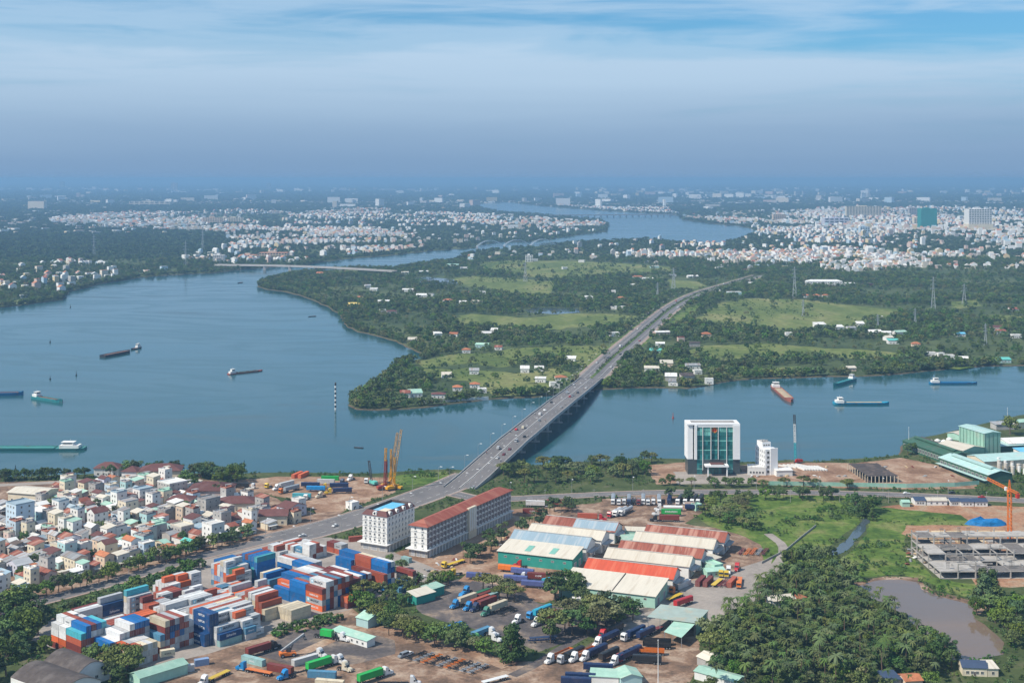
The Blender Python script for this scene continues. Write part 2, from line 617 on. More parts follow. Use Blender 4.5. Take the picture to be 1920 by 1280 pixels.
fields = [
    ('pasture', [(900, 492), (960, 488), (1060, 489), (1150, 493), (1256, 500), (1262, 509), (1180, 516), (1090, 522), (1010, 520), (930, 513), (895, 505)], M_grass),
    ('pasture', [(842, 524), (880, 517), (960, 522), (1040, 528), (1038, 545), (1032, 556), (985, 553), (930, 543), (870, 535)], M_grass),
    ('pasture', [(852, 598), (880, 588), (985, 596), (1060, 588), (1130, 588), (1195, 592), (1200, 603), (1170, 612), (1100, 612), (1030, 618), (960, 617), (900, 612), (855, 608)], M_grass),
    ('pasture', [(985, 652), (1060, 648), (1130, 648), (1152, 655), (1145, 668), (1095, 690), (1040, 672), (990, 676), (930, 690), (880, 680), (800, 690), (782, 676), (860, 662), (920, 662)], M_grass),
    ('pasture', [(790, 692), (880, 690), (960, 700), (1040, 690), (1075, 700), (1058, 722), (1010, 738), (930, 742), (905, 730), (850, 712), (790, 708)], M_grass),
    ('pasture', [(1300, 603), (1322, 582), (1350, 567), (1400, 560), (1500, 561), (1560, 568), (1630, 576), (1690, 581), (1672, 596), (1630, 603), (1620, 612), (1560, 618), (1480, 622), (1430, 622), (1380, 612), (1330, 612)], M_grass),
    ('pasture', [(1280, 658), (1340, 647), (1440, 644), (1520, 650), (1600, 655), (1690, 662), (1680, 674), (1600, 672), (1520, 669), (1440, 672), (1380, 676), (1300, 676)], M_grass),
    ('pasture', [(1244, 612), (1268, 590), (1300, 572), (1325, 568), (1300, 590), (1262, 618)], M_lush),
    ('pasture', [(1445, 692), (1500, 686), (1502, 704), (1450, 706)], M_grass),
    ('pasture', [(1252, 524), (1300, 527), (1325, 536), (1290, 545), (1250, 538)], M_grass),
    ('pasture', [(1770, 566), (1830, 562), (1838, 574), (1790, 580)], M_grass),
    ('pasture', [(1846, 590), (1920, 592), (1960, 600), (1900, 604), (1850, 602)], M_grass),
    ('pasture', [(1775, 690), (1815, 686), (1835, 688), (1800, 692)], M_lush),
    ('pasture', [(15, 568), (45, 560), (60, 566), (40, 572)], M_grass),
]
for i, (nm, pts, m) in enumerate(fields):
    w = jag([G(*p) for p in pts + pts[:1]], 8.0, 16)[:-1]
    structure(sheet(nm, w, 0.08, m))
    paint(pts, 6 if i in (3, 4) else 3)

paint([(655, 760), (676, 738), (700, 722), (738, 690), (800, 694), (815, 722), (790, 752), (700, 768)], 7, (1,))

# ponds on the island and behind the near yards
ponds = [
    ('pond_water', [(985, 581), (1010, 577), (1085, 578), (1088, 586), (1040, 589), (990, 586)], M_canal),
    ('pond_water', [(775, 522), (800, 519), (850, 524), (858, 531), (815, 533), (778, 529)], M_canal),
    ('pond_water', [(1608, 1100), (1640, 1088), (1690, 1086), (1722, 1092), (1726, 1104), (1760, 1118), (1800, 1128), (1832, 1136), (1822, 1148), (1830, 1160), (1856, 1180), (1884, 1205),
                    (1880, 1226), (1830, 1236), (1780, 1236), (1740, 1200), (1700, 1160), (1660, 1130), (1622, 1120)], M_pond),
    ('canal_water', [(1618, 972), (1632, 974), (1624, 990), (1606, 1010), (1590, 1030), (1566, 1041), (1548, 1044), (1560, 1030), (1584, 1014), (1604, 992)], M_canal),
]
for nm, pts, m in ponds:
    w = jag([G(*p) for p in pts + pts[:1]], 1.0, 6)[:-1]
    structure(sheet(nm, w, 0.10, m))
    paint(pts, 5)
mudrim = [(1560, 1098), (1610, 1088), (1660, 1080), (1720, 1082), (1750, 1108), (1790, 1117), (1838, 1128), (1850, 1138), (1838, 1152), (1760, 1140), (1700, 1120), (1640, 1110)]
structure(sheet('mud_flat', jag([G(*p) for p in mudrim + mudrim[:1]], 1.0, 6)[:-1], 0.05, M_mud))

# near-side surfaces, laid as thin sheets one above the other
near_sheets = [
    ('grass_meadow', [(1300, 925), (1420, 918), (1560, 922), (1612, 934), (1622, 955), (1606, 985), (1570, 1010), (1535, 1040), (1480, 1062), (1436, 1062), (1425, 1020), (1380, 1000), (1330, 985), (1290, 955)], 0.020, M_lush, 3),
    ('grass_meadow', [(1636, 948), (1700, 955), (1800, 962), (1830, 985), (1790, 998), (1700, 1005), (1690, 1030), (1740, 1070), (1760, 1100), (1690, 1076), (1600, 1082), (1550, 1060), (1600, 1030), (1625, 1000)], 0.021, M_lush, 3),
    ('grass_meadow', [(1745, 1080), (1800, 1092), (1850, 1095), (1850, 1125), (1800, 1116), (1756, 1106)], 0.022, M_lush, 3),
    ('grass_bank', [(738, 892), (790, 886), (838, 884), (842, 892), (800, 908), (752, 922), (740, 910)], 0.020, M_lush, 3),
    ('dirt_yard', [(446, 900), (520, 893), (640, 893), (735, 895), (742, 922), (690, 940), (640, 958), (592, 962), (560, 940), (500, 925), (450, 912)], 0.024, M_dirt, 4),
    ('dirt_yard', [(1386, 872), (1480, 866), (1600, 868), (1690, 858), (1760, 872), (1830, 905), (1830, 916), (1700, 917), (1500, 912), (1400, 905)], 0.024, M_dirt, 4),
    ('dirt_yard', [(1210, 872), (1290, 866), (1290, 905), (1230, 908)], 0.026, M_dirt, 4),
    ('forecourt', [(1262, 884), (1400, 884), (1420, 906), (1270, 908)], 0.030, M_conc, 4),
    ('dirt_yard', [(1650, 950), (1700, 944), (1960, 950), (1990, 1100), (1830, 1100), (1810, 1070), (1740, 1062), (1716, 1010), (1690, 1000), (1700, 984), (1830, 985), (1800, 965)], 0.026, M_red, 4),
    ('dirt_yard', [(860, 1050), (930, 1030), (990, 1060), (1080, 1072), (1110, 1050), (1180, 1070), (1150, 1100), (1080, 1110), (1020, 1130), (920, 1115), (880, 1095)], 0.024, M_dirt, 4),
    ('truck_yard', [(770, 1120), (800, 1102), (860, 1085), (930, 1095), (1010, 1130), (1060, 1140), (1110, 1128), (1200, 1135), (1170, 1160), (1090, 1190), (1010, 1222), (930, 1190), (850, 1170), (790, 1150)], 0.028, M_yardasph, 4),
    ('truck_yard', [(1130, 935), (1220, 928), (1320, 932), (1330, 950), (1280, 985), (1180, 980), (1100, 975), (1090, 965), (1120, 950)], 0.026, M_mud, 4),
    ('dirt_yard', [(230, 1300), (270, 1230), (330, 1235), (420, 1212), (500, 1188), (600, 1150), (660, 1140), (690, 1165), (760, 1190), (830, 1205), (960, 1238), (1000, 1240), (1090, 1215), (1180, 1165), (1250, 1140), (1300, 1170), (1320, 1230), (1280, 1300), (1240, 1400), (230, 1400)], 0.022, M_mud, 4),
    ('truck_yard', [(470, 1226), (540, 1185), (620, 1170), (740, 1200), (740, 1225), (660, 1245), (560, 1250)], 0.030, M_yardasph, 4),
    ('truck_yard', [(1140, 1170), (1210, 1120), (1290, 1090), (1400, 1060), (1450, 1045), (1442, 1075), (1400, 1130), (1330, 1165), (1250, 1180), (1180, 1195)], 0.027, M_conc, 4),
    ('container_yard', [(60, 1200), (90, 1160), (240, 1120), (400, 1030), (520, 1000), (640, 1010), (700, 1020), (830, 1070), (800, 1108), (700, 1128), (600, 1158), (500, 1190), (420, 1215), (300, 1250), (200, 1250)], 0.023, M_conc, 4),
    ('service_yard', [(690, 1050), (760, 1030), (870, 1010), (960, 955), (1080, 945), (1000, 1000), (930, 1050), (860, 1080), (780, 1075)], 0.021, M_dirt, 4),
    ('warehouse_yard', [(930, 1050), (990, 960), (1130, 940), (1300, 985), (1440, 1000), (1450, 1040), (1400, 1070), (1290, 1130), (1190, 1150), (1080, 1110)], 0.019, M_mud, 4),
    ('town_ground', [(-100, 905), (160, 900), (330, 890), (450, 908), (590, 962), (660, 950), (600, 985), (420, 1030), (260, 1080), (60, 1130), (-100, 1165)], 0.018, M_mud, 4),
    ('gravel_yard', [(900, 890), (990, 880), (1100, 880), (1220, 884), (1220, 910), (1000, 922), (905, 915)], 0.016, M_near, 0),
]
for nm, pts, z, m, cls in near_sheets:
    w = jag([G(*p) for p in pts + pts[:1]], 1.2, 8)[:-1]
    structure(sheet(nm, w, z, m))
    paint(pts, cls)


# ---------------------------------------------------------------- roads
def offset_line(line, d):
    out = []
    n = len(line)
    for i in range(n):
        a, b = line[max(0, i - 1)], line[min(n - 1, i + 1)]
        dx, dy = b[0] - a[0], b[1] - a[1]
        L = math.hypot(dx, dy) or 1.0
        out.append((line[i][0] - dy / L * d, line[i][1] + dx / L * d))
    return out


def strip_mesh(mb, la, lb, za, zb=None, m=None):
    zb = za if zb is None else zb
    for i in range(len(la) - 1):
        z = [q[i] if hasattr(q, '__len__') else q for q in (za, za, zb, zb)]
        z2 = [q[i + 1] if hasattr(q, '__len__') else q for q in (za, za, zb, zb)]
        mb.poly([(la[i][0], la[i][1], z[0]), (lb[i][0], lb[i][1], z[2]), (lb[i + 1][0], lb[i + 1][1], z2[2]), (la[i + 1][0], la[i + 1][1], z2[0])], m)


def road(name, center_px, width, z, m=None, kerb=1.8, marks=True, cls=4):
    line = smooth_line([G(*p) for p in center_px], 2)
    m = m or M_road
    a, b = offset_line(line, width / 2), offset_line(line, -width / 2)
    mb = MB()
    strip_mesh(mb, a, b, z, m=m)
    o = structure(mb.build(name))
    if kerb:
        for s in (1, -1):
            e0, e1 = offset_line(line, s * width / 2), offset_line(line, s * (width / 2 + kerb))
            k = MB()
            if s > 0:
                e0, e1 = e1, e0
            strip_mesh(k, e0, e1, z + 0.13, m=M_pave)
            inner, flip = (e1, False) if s > 0 else (e0, True)
            strip_mesh(k, inner, inner, z - 0.05, z + 0.13, m=M_concrete)
            structure(k.build('pavement'))
    if marks:
        mk = MB()
        acc = 0.0
        for i in range(len(line) - 1):
            L = math.hypot(line[i + 1][0] - line[i][0], line[i + 1][1] - line[i][1])
            d = ((line[i + 1][0] - line[i][0]) / L, (line[i + 1][1] - line[i][1]) / L)
            s = 0.0
            while s < L:
                for off in ((0.0,) if width < 14 else (-width / 4, width / 4)):
                    x, y = line[i][0] + d[0] * s - d[1] * off, line[i][1] + d[1] * s + d[0] * off
                    e = min(4.0, L - s)
                    mk.poly([(x + d[1] * 0.12, y - d[0] * 0.12, z + 0.012), (x + d[0] * e + d[1] * 0.12, y + d[1] * e - d[0] * 0.12, z + 0.012),
                             (x + d[0] * e - d[1] * 0.12, y + d[1] * e + d[0] * 0.12, z + 0.012), (x - d[1] * 0.12, y + d[0] * 0.12, z + 0.012)], M_mark)
                s += 10.0
        if width >= 14:
            for off in (-width / 2 + 0.6, width / 2 - 0.6):
                strip_mesh(mk, offset_line(line, off + 0.1), offset_line(line, off - 0.1), z + 0.012, m=M_mark)
        lane = mk.build('lane_markings')
        lane.parent = o
    paint_world([*offset_line(line, width / 2 + kerb + 1.5), *offset_line(line, -width / 2 - kerb - 1.5)[::-1]], cls)
    return o, line


road('avenue_road', [(-140, 1176), (30, 1139), (130, 1114), (230, 1086), (340, 1052), (430, 1030), (520, 1008)], 9.0, 0.05, marks=False)
av, av_line = road('avenue_road', [(500, 1016), (600, 992), (690, 966), (780, 934), (840, 912), (888, 890)], 27.0, 0.06)
road('riverside_road', [(850, 925), (905, 938), (1000, 933), (1100, 928), (1200, 924), (1290, 922), (1400, 922), (1560, 924), (1700, 928), (1840, 934), (1980, 942), (2200, 955)], 11.0, 0.055)
road('yard_lane', [(960, 1266), (1000, 1248), (1060, 1210), (1130, 1172), (1190, 1148), (1240, 1136)], 5.0, 0.05, M_yardasph, 0, False)
road('yard_lane', [(1440, 1000), (1478, 1028), (1440, 1080), (1400, 1130)], 5.5, 0.05, M_conc, 0, False)
road('yard_lane', [(870, 1090), (900, 1066), (940, 1030)], 7.0, 0.05, M_dirt, 0, False)
road('yard_lane', [(560, 1226), (640, 1190), (700, 1172), (800, 1195), (880, 1222), (950, 1250)], 6.0, 0.052, M_dirt, 0, False)
road('promenade_path', [(-160, 915), (0, 909), (70, 906), (160, 900)], 8.0, 0.05, M_conc, 0, False)

# ---------------------------------------------------------------- trees: prototypes
def leaf_mat(name, col, var=0.35, hue=0.03, trans=0.15):
    m = mat(name, col, 0.75, var=0.3, scale=0.5, obj_var=var, hue=hue, spec=0.2, world=False)
    return m


M_leafA = leaf_mat('leaf_broad', (0.096, 0.152, 0.032))
M_leafB = leaf_mat('leaf_dark', (0.060, 0.106, 0.028))
M_leafC = leaf_mat('leaf_olive', (0.145, 0.160, 0.048))
M_leafP = leaf_mat('leaf_palm', (0.082, 0.118, 0.032), hue=0.035)
M_bush = leaf_mat('leaf_bush', (0.075, 0.140, 0.030))
M_bark = mat('bark', (0.14, 0.10, 0.07), 0.95, var=0.3, scale=1.5)
M_far = leaf_mat('leaf_far', (0.054, 0.092, 0.032), var=0.4, hue=0.02)


def crown_mesh(name, seed, R_, h0, h1, nclump, nleaf, leaf, m, shape='round', spread=0.33):
    """crown of many leaf-sized faces gathered in clumps; base of the trunk at the origin"""
    r = np.random.default_rng(seed)
    cz, rz = (h0 + h1) / 2, (h1 - h0) / 2
    V, Fc = [], []
    cent = []
    while len(cent) < nclump:
        d = r.normal(size=3)
        d /= np.linalg.norm(d)
        if d[2] < -0.55:
            continue
        k = 0.62 + 0.36 * r.random()
        if shape == 'flat':
            c = np.array([d[0] * R_ * k, d[1] * R_ * k, cz + rz * (0.75 * abs(d[2]) - 0.1 + 0.35 * round(r.random() * 2) / 2)])
        elif shape == 'cone':
            t = r.random() ** 1.3
            c = np.array([d[0] * R_ * (1 - t) * k, d[1] * R_ * (1 - t) * k, h0 + (h1 - h0) * t])
        else:
            c = np.array([d[0] * R_ * k, d[1] * R_ * k, cz + d[2] * rz * k])
        cent.append(c)
    cr = R_ * spread
    for c in cent:
        cs = cr * r.uniform(0.7, 1.3)
        n = max(3, int(nleaf * r.uniform(0.7, 1.3)))
        d = r.normal(size=(n, 3))
        d /= np.linalg.norm(d, axis=1)[:, None]
        p = c + d * cs * (0.55 + 0.5 * r.random((n, 1))) * np.array([1, 1, 0.62 if shape != 'flat' else 0.4])
        nrm = d + r.normal(size=(n, 3)) * 0.55 + np.array([0, 0, 0.35])
        nrm /= np.linalg.norm(nrm, axis=1)[:, None]
        a = np.cross(nrm, r.normal(size=(n, 3)))
        a /= np.linalg.norm(a, axis=1)[:, None] + 1e-9
        b = np.cross(nrm, a)
        s1 = leaf * r.uniform(0.55, 1.2, (n, 1))
        s2 = s1 * r.uniform(0.5, 0.95, (n, 1))
        q = np.stack([p - a * s1, p - b * s2, p + a * s1, p + b * s2], 1)
        k = len(V)
        V.extend(map(tuple, q.reshape(-1, 3)))
        Fc.extend([(k + 4 * i, k + 4 * i + 1, k + 4 * i + 2, k + 4 * i + 3) for i in range(n)])
    me = bpy.data.meshes.new(name)
    me.from_pydata(V, [], Fc)
    me.materials.append(m)
    me.update()
    return me


def trunk_mesh(name, seed, R_, h0, h1, rt=0.28):
    r = random.Random(seed)
    mb = MB()
    top = (r.uniform(-0.4, 0.4), r.uniform(-0.4, 0.4), h0 + (h1 - h0) * 0.25)
    mb.tube((0, 0, -0.3), top, rt * 1.25, rt * 0.8, 7, M_bark)
    for k in range(5):
        w = k * 1.26 + r.uniform(-0.3, 0.3)
        mb.tube(top, (math.cos(w) * R_ * 0.6, math.sin(w) * R_ * 0.6, h0 + (h1 - h0) * r.uniform(0.45, 0.75)), rt * 0.6, rt * 0.15, 5, M_bark)
    mb.tube(top, (0, 0, h0 + (h1 - h0) * 0.8), rt * 0.7, rt * 0.2, 5, M_bark)
    return mb.mesh(name)


def palm_mesh(name, seed, L, h, n, m, droop=0.75):
    r = random.Random(seed)
    mb = MB()
    for k in range(n):
        w = 2.4 * k + r.uniform(-0.3, 0.3)
        up = r.uniform(-0.1, 0.9)
        d = Vector((math.cos(w), math.sin(w), 0))
        side = Vector((-math.sin(w), math.cos(w), 0))
        pts = []
        for j in range(6):
            t = j / 5
            x = L * (t - 0.15 * t * t)
            z = up * L * 0.75 * t - droop * L * t * t * (0.8 + 0.3 * (1 - up))
            pts.append(Vector((0, 0, h)) + d * x + Vector((0, 0, z)))
        for j in range(5):
            w0 = 0.105 * L * math.sin(math.pi * min(0.97, 0.12 + j / 5 * 0.85))
            w1 = 0.105 * L * math.sin(math.pi * min(0.97, 0.12 + (j + 1) / 5 * 0.85))
            for s in (1, -1):
                dz = Vector((0, 0, -0.45))
                mb.poly([pts[j], pts[j + 1], pts[j + 1] + side * s * w1 + dz * w1, pts[j] + side * s * w0 + dz * w0], m)
    return mb.mesh(name)


def palm_trunk(name, h, rt=0.17, lean=0.5):
    mb = MB()
    p = [(0, 0, -0.3), (lean * 0.3, 0.1, h * 0.4), (lean * 0.25, 0.05, h * 0.75), (0, 0, h)]
    for a, b, r0, r1 in ((p[0], p[1], rt * 1.4, rt), (p[1], p[2], rt, rt * 0.9), (p[2], p[3], rt * 0.9, rt * 0.8)):
        mb.tube(a, b, r0, r1, 6, M_bark)
    return mb.mesh(name)


# kind -> list of (crown mesh, trunk mesh), sized for a 10 m tree
TREE = {
    'broad': [(crown_mesh('crown', 11 + i, 4.8, 1.8, 10.0, 26, 44, 0.52, M_leafA), trunk_mesh('trunk', i, 4.6, 2.6, 10)) for i in range(3)],
    'dark': [(crown_mesh('crown', 31 + i, 4.0, 2.2, 10.0, 26, 44, 0.50, M_leafB), trunk_mesh('trunk', 5 + i, 4.0, 2.2, 10)) for i in range(2)],
    'spread': [(crown_mesh('crown', 51 + i, 6.0, 4.0, 9.6, 30, 44, 0.50, M_leafC, 'flat', 0.27), trunk_mesh('trunk', 9 + i, 6, 4.0, 9.6, 0.33)) for i in range(2)],
    'cone': [(crown_mesh('crown', 71 + i, 4.4, 1.6, 10.5, 34, 40, 0.45, M_leafB, 'cone', 0.30), trunk_mesh('trunk', 12 + i, 3.0, 1.6, 9)) for i in range(2)],
    'palm': [(palm_mesh('crown', 81 + i, 2.9, 9.2, 22, M_leafP), palm_trunk('trunk', 9.0)) for i in range(3)],
    'bush': [(crown_mesh('crown', 91 + i, 2.2, -0.3, 2.6, 12, 34, 0.36, M_bush), None) for i in range(2)],
}
LOW = {
    'broad': [crown_mesh('crown', 111 + i, 4.8, 1.0, 10.0, 18, 17, 0.85, M_leafA) for i in range(3)],
    'dark': [crown_mesh('crown', 131 + i, 4.4, 1.0, 10.0, 18, 17, 0.80, M_leafB) for i in range(3)],
    'olive': [crown_mesh('crown', 141 + i, 4.8, 1.0, 9.0, 18, 17, 0.80, M_leafC) for i in range(2)],
    'palm': [palm_mesh('crown', 151 + i, 2.3, 9.2, 17, M_leafP) for i in range(2)],
    'bush': [crown_mesh('crown', 161 + i, 2.4, -0.5, 2.4, 7, 16, 0.5, M_bush) for i in range(2)],
    'far': [crown_mesh('crown', 171 + i, 9.0, -2.0, 9.0, 16, 9, 2.3, M_far, 'round', 0.36) for i in range(3)],
}


def plant_tree(kind, x, y, h, label, name=None, group=None, cat='tree', variant=None):
    v = TREE[kind]
    cr, tr = v[random.randrange(len(v)) if variant is None else variant % len(v)]
    s = h / (2.6 if kind == 'bush' else 10.0)
    if tr is None:
        o = put(name or 'bush', cr, None, (x, y, 0), random.uniform(0, 6.28), (s * random.uniform(0.9, 1.3), s * random.uniform(0.9, 1.3), s))
        return tag(o, label, cat, group)
    o = thing(name or ('palm_tree' if kind == 'palm' else 'broadleaf_tree'), label, cat, (x, y, 0), random.uniform(0, 6.28), group)
    w = random.uniform(0.88, 1.15)
    o.scale = (s * w, s * w, s)
    put('trunk', tr, o)
    put('crown', cr, o)
    return o


def scatter_stuff(name, pts, scl, idx, meshes, label, cat, zs=None):
    """one object that carries a mass of plants: points with instanced crowns"""
    pts = np.asarray(pts, float)
    me = bpy.data.meshes.new(name)
    me.vertices.add(len(pts))
    me.vertices.foreach_set('co', pts.ravel())
    for an, ty, dat in (('scl', 'FLOAT', np.asarray(scl, np.float32)), ('pick', 'INT', np.asarray(idx, np.int32)), ('rot', 'FLOAT', rng.uniform(0, 6.28, len(pts)).astype(np.float32))):
        a = me.attributes.new(an, ty, 'POINT')
        a.data.foreach_set('value', dat)
    o = put(name, me)
    ng = bpy.data.node_groups.new(name + '_scatter', 'GeometryNodeTree')
    ng.interface.new_socket('Geometry', in_out='INPUT', socket_type='NodeSocketGeometry')
    ng.interface.new_socket('Geometry', in_out='OUTPUT', socket_type='NodeSocketGeometry')
    gi, go = ng.nodes.new('NodeGroupInput'), ng.nodes.new('NodeGroupOutput')
    inst = ng.nodes.new('GeometryNodeInstanceOnPoints')
    g2i = ng.nodes.new('GeometryNodeJoinGeometry')
    for k, mm in enumerate(meshes):
        src = bpy.data.objects.new('crown_source', mm)
        oi = ng.nodes.new('GeometryNodeObjectInfo')
        oi.inputs['Object'].default_value = src
        oi.inputs['As Instance'].default_value = True
        SRC.append(src)
        g_last = oi.outputs['Geometry']
        LINKS.append((ng, g_last, g2i))
    # join keeps the last link first: link in reverse order
    for n_, gl, j in reversed([q for q in LINKS if q[0] == ng]):
        ng.links.new(gl, j.inputs[0])

    def attr(nm, ty):
        n_ = ng.nodes.new('GeometryNodeInputNamedAttribute')
        n_.data_type = ty
        n_.inputs['Name'].default_value = nm
        return n_.outputs['Attribute']
    ng.links.new(gi.outputs[0], inst.inputs['Points'])
    ng.links.new(g2i.outputs[0], inst.inputs['Instance'])
    inst.inputs['Pick Instance'].default_value = True
    ng.links.new(attr('pick', 'INT'), inst.inputs['Instance Index'])
    ng.links.new(attr('scl', 'FLOAT'), inst.inputs['Scale'])
    cx = ng.nodes.new('ShaderNodeCombineXYZ')
    ng.links.new(attr('rot', 'FLOAT'), cx.inputs[2])
    ng.links.new(cx.outputs[0], inst.inputs['Rotation'])
    ng.links.new(inst.outputs[0], go.inputs[0])
    md = o.modifiers.new('scatter', 'NODES')
    md.node_group = ng
    return stuff(o, label, cat)


SRC, LINKS = [], []


def value_noise(x, y, scale, seed=0):
    """smooth 0..1 noise for patchy densities"""
    r = np.random.default_rng(seed)
    T = r.random((64, 64))
    out = np.zeros_like(x)
    amp = 0.0
    for o_ in range(3):
        u, v = x / scale * 2 ** o_, y / scale * 2 ** o_
        iu, iv = np.floor(u).astype(int), np.floor(v).astype(int)
        fu, fv = u - iu, v - iv
        fu, fv = fu * fu * (3 - 2 * fu), fv * fv * (3 - 2 * fv)
        a = T[iu % 64, iv % 64] * (1 - fu) + T[(iu + 1) % 64, iv % 64] * fu
        b = T[iu % 64, (iv + 1) % 64] * (1 - fu) + T[(iu + 1) % 64, (iv + 1) % 64] * fu
        out += (a * (1 - fv) + b * fv) * 0.5 ** o_
        amp += 0.5 ** o_
    return out / amp


def grid_points(y0, y1, step, marg=0.06, jitter=0.45):
    """jittered grid of ground points that the camera's frame covers between depths y0 and y1"""
    out = []
    ys = np.arange(y0, y1, step)
    for yy in ys:
        half = yy * (960.0 / F) * (1 + marg)
        xs = np.arange(-half, half, step)
        out.append(np.stack([xs, np.full_like(xs, yy)], 1))
    p = np.concatenate(out)
    p += rng.uniform(-jitter, jitter, p.shape) * step
    return p[:, 0], p[:, 1]

# ---------------------------------------------------------------- labels that must single things out are completed at the end
LAB = {}


def later(o, base, cat, group=None):
    """label with a shared base: the end of the script adds 'nth of m from the left' where several carry it"""
    LAB.setdefault(base, []).append(o)
    o['label'] = base
    o['category'] = cat
    if group:
        o['group'] = group
    return o


# ---------------------------------------------------------------- paints
M_white = mat('paint_white', (0.72, 0.71, 0.68), 0.75, var=0.10, scale=0.25, dirt=(0.45, 0.42, 0.38), dirt_amt=0.12, obj_var=0.06)
M_cream = mat('paint_cream', (0.66, 0.58, 0.44), 0.8, var=0.10, scale=0.25, dirt=(0.40, 0.34, 0.26), dirt_amt=0.12, obj_var=0.08)
M_grey = mat('render_grey', (0.40, 0.38, 0.36), 0.85, var=0.2, scale=0.3, dirt=(0.22, 0.20, 0.18), dirt_amt=0.3, obj_var=0.15)
M_blue = mat('paint_pale_blue', (0.46, 0.56, 0.64), 0.8, var=0.1, scale=0.3, obj_var=0.1)
M_lilac = mat('paint_lilac', (0.54, 0.54, 0.62), 0.8, var=0.1, scale=0.3, obj_var=0.1)
M_pink = mat('paint_pink', (0.60, 0.46, 0.41), 0.8, var=0.1, scale=0.3, obj_var=0.1)
M_peach = mat('paint_peach', (0.62, 0.48, 0.36), 0.8, var=0.1, scale=0.3, obj_var=0.1)
M_cyan = mat('paint_cyan', (0.38, 0.56, 0.56), 0.8, var=0.1, scale=0.3, obj_var=0.1)
M_mint = mat('paint_mint', (0.36, 0.58, 0.47), 0.8, var=0.15, scale=0.3, dirt=(0.25, 0.30, 0.25), dirt_amt=0.2, obj_var=0.08)
M_yellow = mat('paint_yellow', (0.70, 0.52, 0.16), 0.8, var=0.1, scale=0.3, obj_var=0.08)
M_teal = mat('sheet_teal', (0.03, 0.27, 0.22), 0.6, var=0.15, scale=0.3, dirt=(0.10, 0.25, 0.2), dirt_amt=0.2)
M_dgreen = mat('sheet_dark_green', (0.045, 0.115, 0.075), 0.6, var=0.15, scale=0.3, dirt=(0.09, 0.12, 0.09), dirt_amt=0.3)
M_lgreen = mat('sheet_light_green', (0.25, 0.43, 0.34), 0.6, var=0.12, scale=0.3, dirt=(0.30, 0.34, 0.28), dirt_amt=0.25, obj_var=0.06)
M_aqua = mat('sheet_aqua', (0.38, 0.55, 0.52), 0.55, var=0.12, scale=0.25, dirt=(0.48, 0.52, 0.48), dirt_amt=0.25, obj_var=0.08)

ST = (1.0, 1.0, 1.0)
RS = dict(world=False, streak=(1.0, 0.10, 0.10))
M_rcream = mat('roof_cream', (0.58, 0.53, 0.44), 0.6, var=0.09, scale=0.8, dirt=(0.44, 0.37, 0.28), dirt_amt=0.2, dirt_scale=0.5, obj_var=0.10, **RS)
M_rwhite = mat('roof_white', (0.70, 0.69, 0.66), 0.6, var=0.12, scale=0.8, dirt=(0.44, 0.36, 0.28), dirt_amt=0.25, dirt_scale=0.6, obj_var=0.12, **RS)
M_rgrey = mat('roof_grey', (0.34, 0.35, 0.36), 0.6, var=0.25, scale=0.8, dirt=(0.24, 0.15, 0.10), dirt_amt=0.35, dirt_scale=0.6, obj_var=0.25, **RS)
M_rblue = mat('roof_blue_grey', (0.27, 0.36, 0.42), 0.55, var=0.12, scale=0.2, dirt=(0.42, 0.46, 0.48), dirt_amt=0.35, dirt_scale=0.6, obj_var=0.1, **RS)
M_rnavy = mat('roof_navy', (0.05, 0.075, 0.13), 0.6, var=0.15, scale=0.3)
M_rred = mat('roof_bright_red', (0.52, 0.085, 0.04), 0.6, var=0.16, scale=0.8, dirt=(0.58, 0.15, 0.08), dirt_amt=0.35, dirt_scale=0.6, **RS)
M_rrust = mat('roof_rust', (0.24, 0.075, 0.05), 0.8, var=0.35, scale=0.8, dirt=(0.44, 0.24, 0.18), dirt_amt=0.4, dirt_scale=0.45, obj_var=0.12, **RS)
M_rmaroon = mat('roof_maroon_tile', (0.13, 0.055, 0.05), 0.8, var=0.2, scale=0.4, dirt=(0.20, 0.11, 0.10), dirt_amt=0.2, obj_var=0.15)
M_rtile = mat('roof_orange_tile', (0.42, 0.155, 0.075), 0.85, var=0.3, scale=0.5, dirt=(0.30, 0.14, 0.08), dirt_amt=0.25, obj_var=0.2)
M_rhotel = mat('roof_red_sheet', (0.29, 0.078, 0.05), 0.7, var=0.18, scale=0.15, dirt=(0.38, 0.15, 0.10), dirt_amt=0.4, dirt_scale=0.3, world=False, streak=(0.15, 1.0, 0.1))
M_rmint = mat('roof_mint', (0.33, 0.52, 0.42), 0.6, var=0.15, scale=0.3, dirt=(0.5, 0.55, 0.45), dirt_amt=0.25, obj_var=0.12)
M_rteal = mat('roof_teal', (0.12, 0.46, 0.40), 0.6, var=0.15, scale=0.3, obj_var=0.1)
M_rdark = mat('roof_dark', (0.075, 0.06, 0.055), 0.9, var=0.3, scale=0.3, dirt=(0.16, 0.12, 0.10), dirt_amt=0.3)
M_rblack = mat('roof_asbestos', (0.085, 0.07, 0.065), 0.9, var=0.25, scale=0.4, dirt=(0.15, 0.13, 0.12), dirt_amt=0.3)
M_frame = mat('window_frame', (0.55, 0.53, 0.50), 0.7, var=0.05)
M_wframe = mat('window_frame_white', (0.75, 0.74, 0.72), 0.7, var=0.05)
M_glass = glass('window_glass', (0.035, 0.045, 0.055))
M_tglass = glass('teal_glass', (0.025, 0.15, 0.155), 0.08)
M_tglass2 = glass('pale_teal_glass', (0.16, 0.42, 0.38), 0.1)
M_door = mat('door_dark', (0.10, 0.075, 0.06), 0.7, var=0.2)
M_shut = mat('shutter_grey', (0.32, 0.33, 0.35), 0.6, var=0.15, obj_var=0.2)
M_steel = mat('steel_grey', (0.33, 0.34, 0.35), 0.5, var=0.15, metal=0.2)
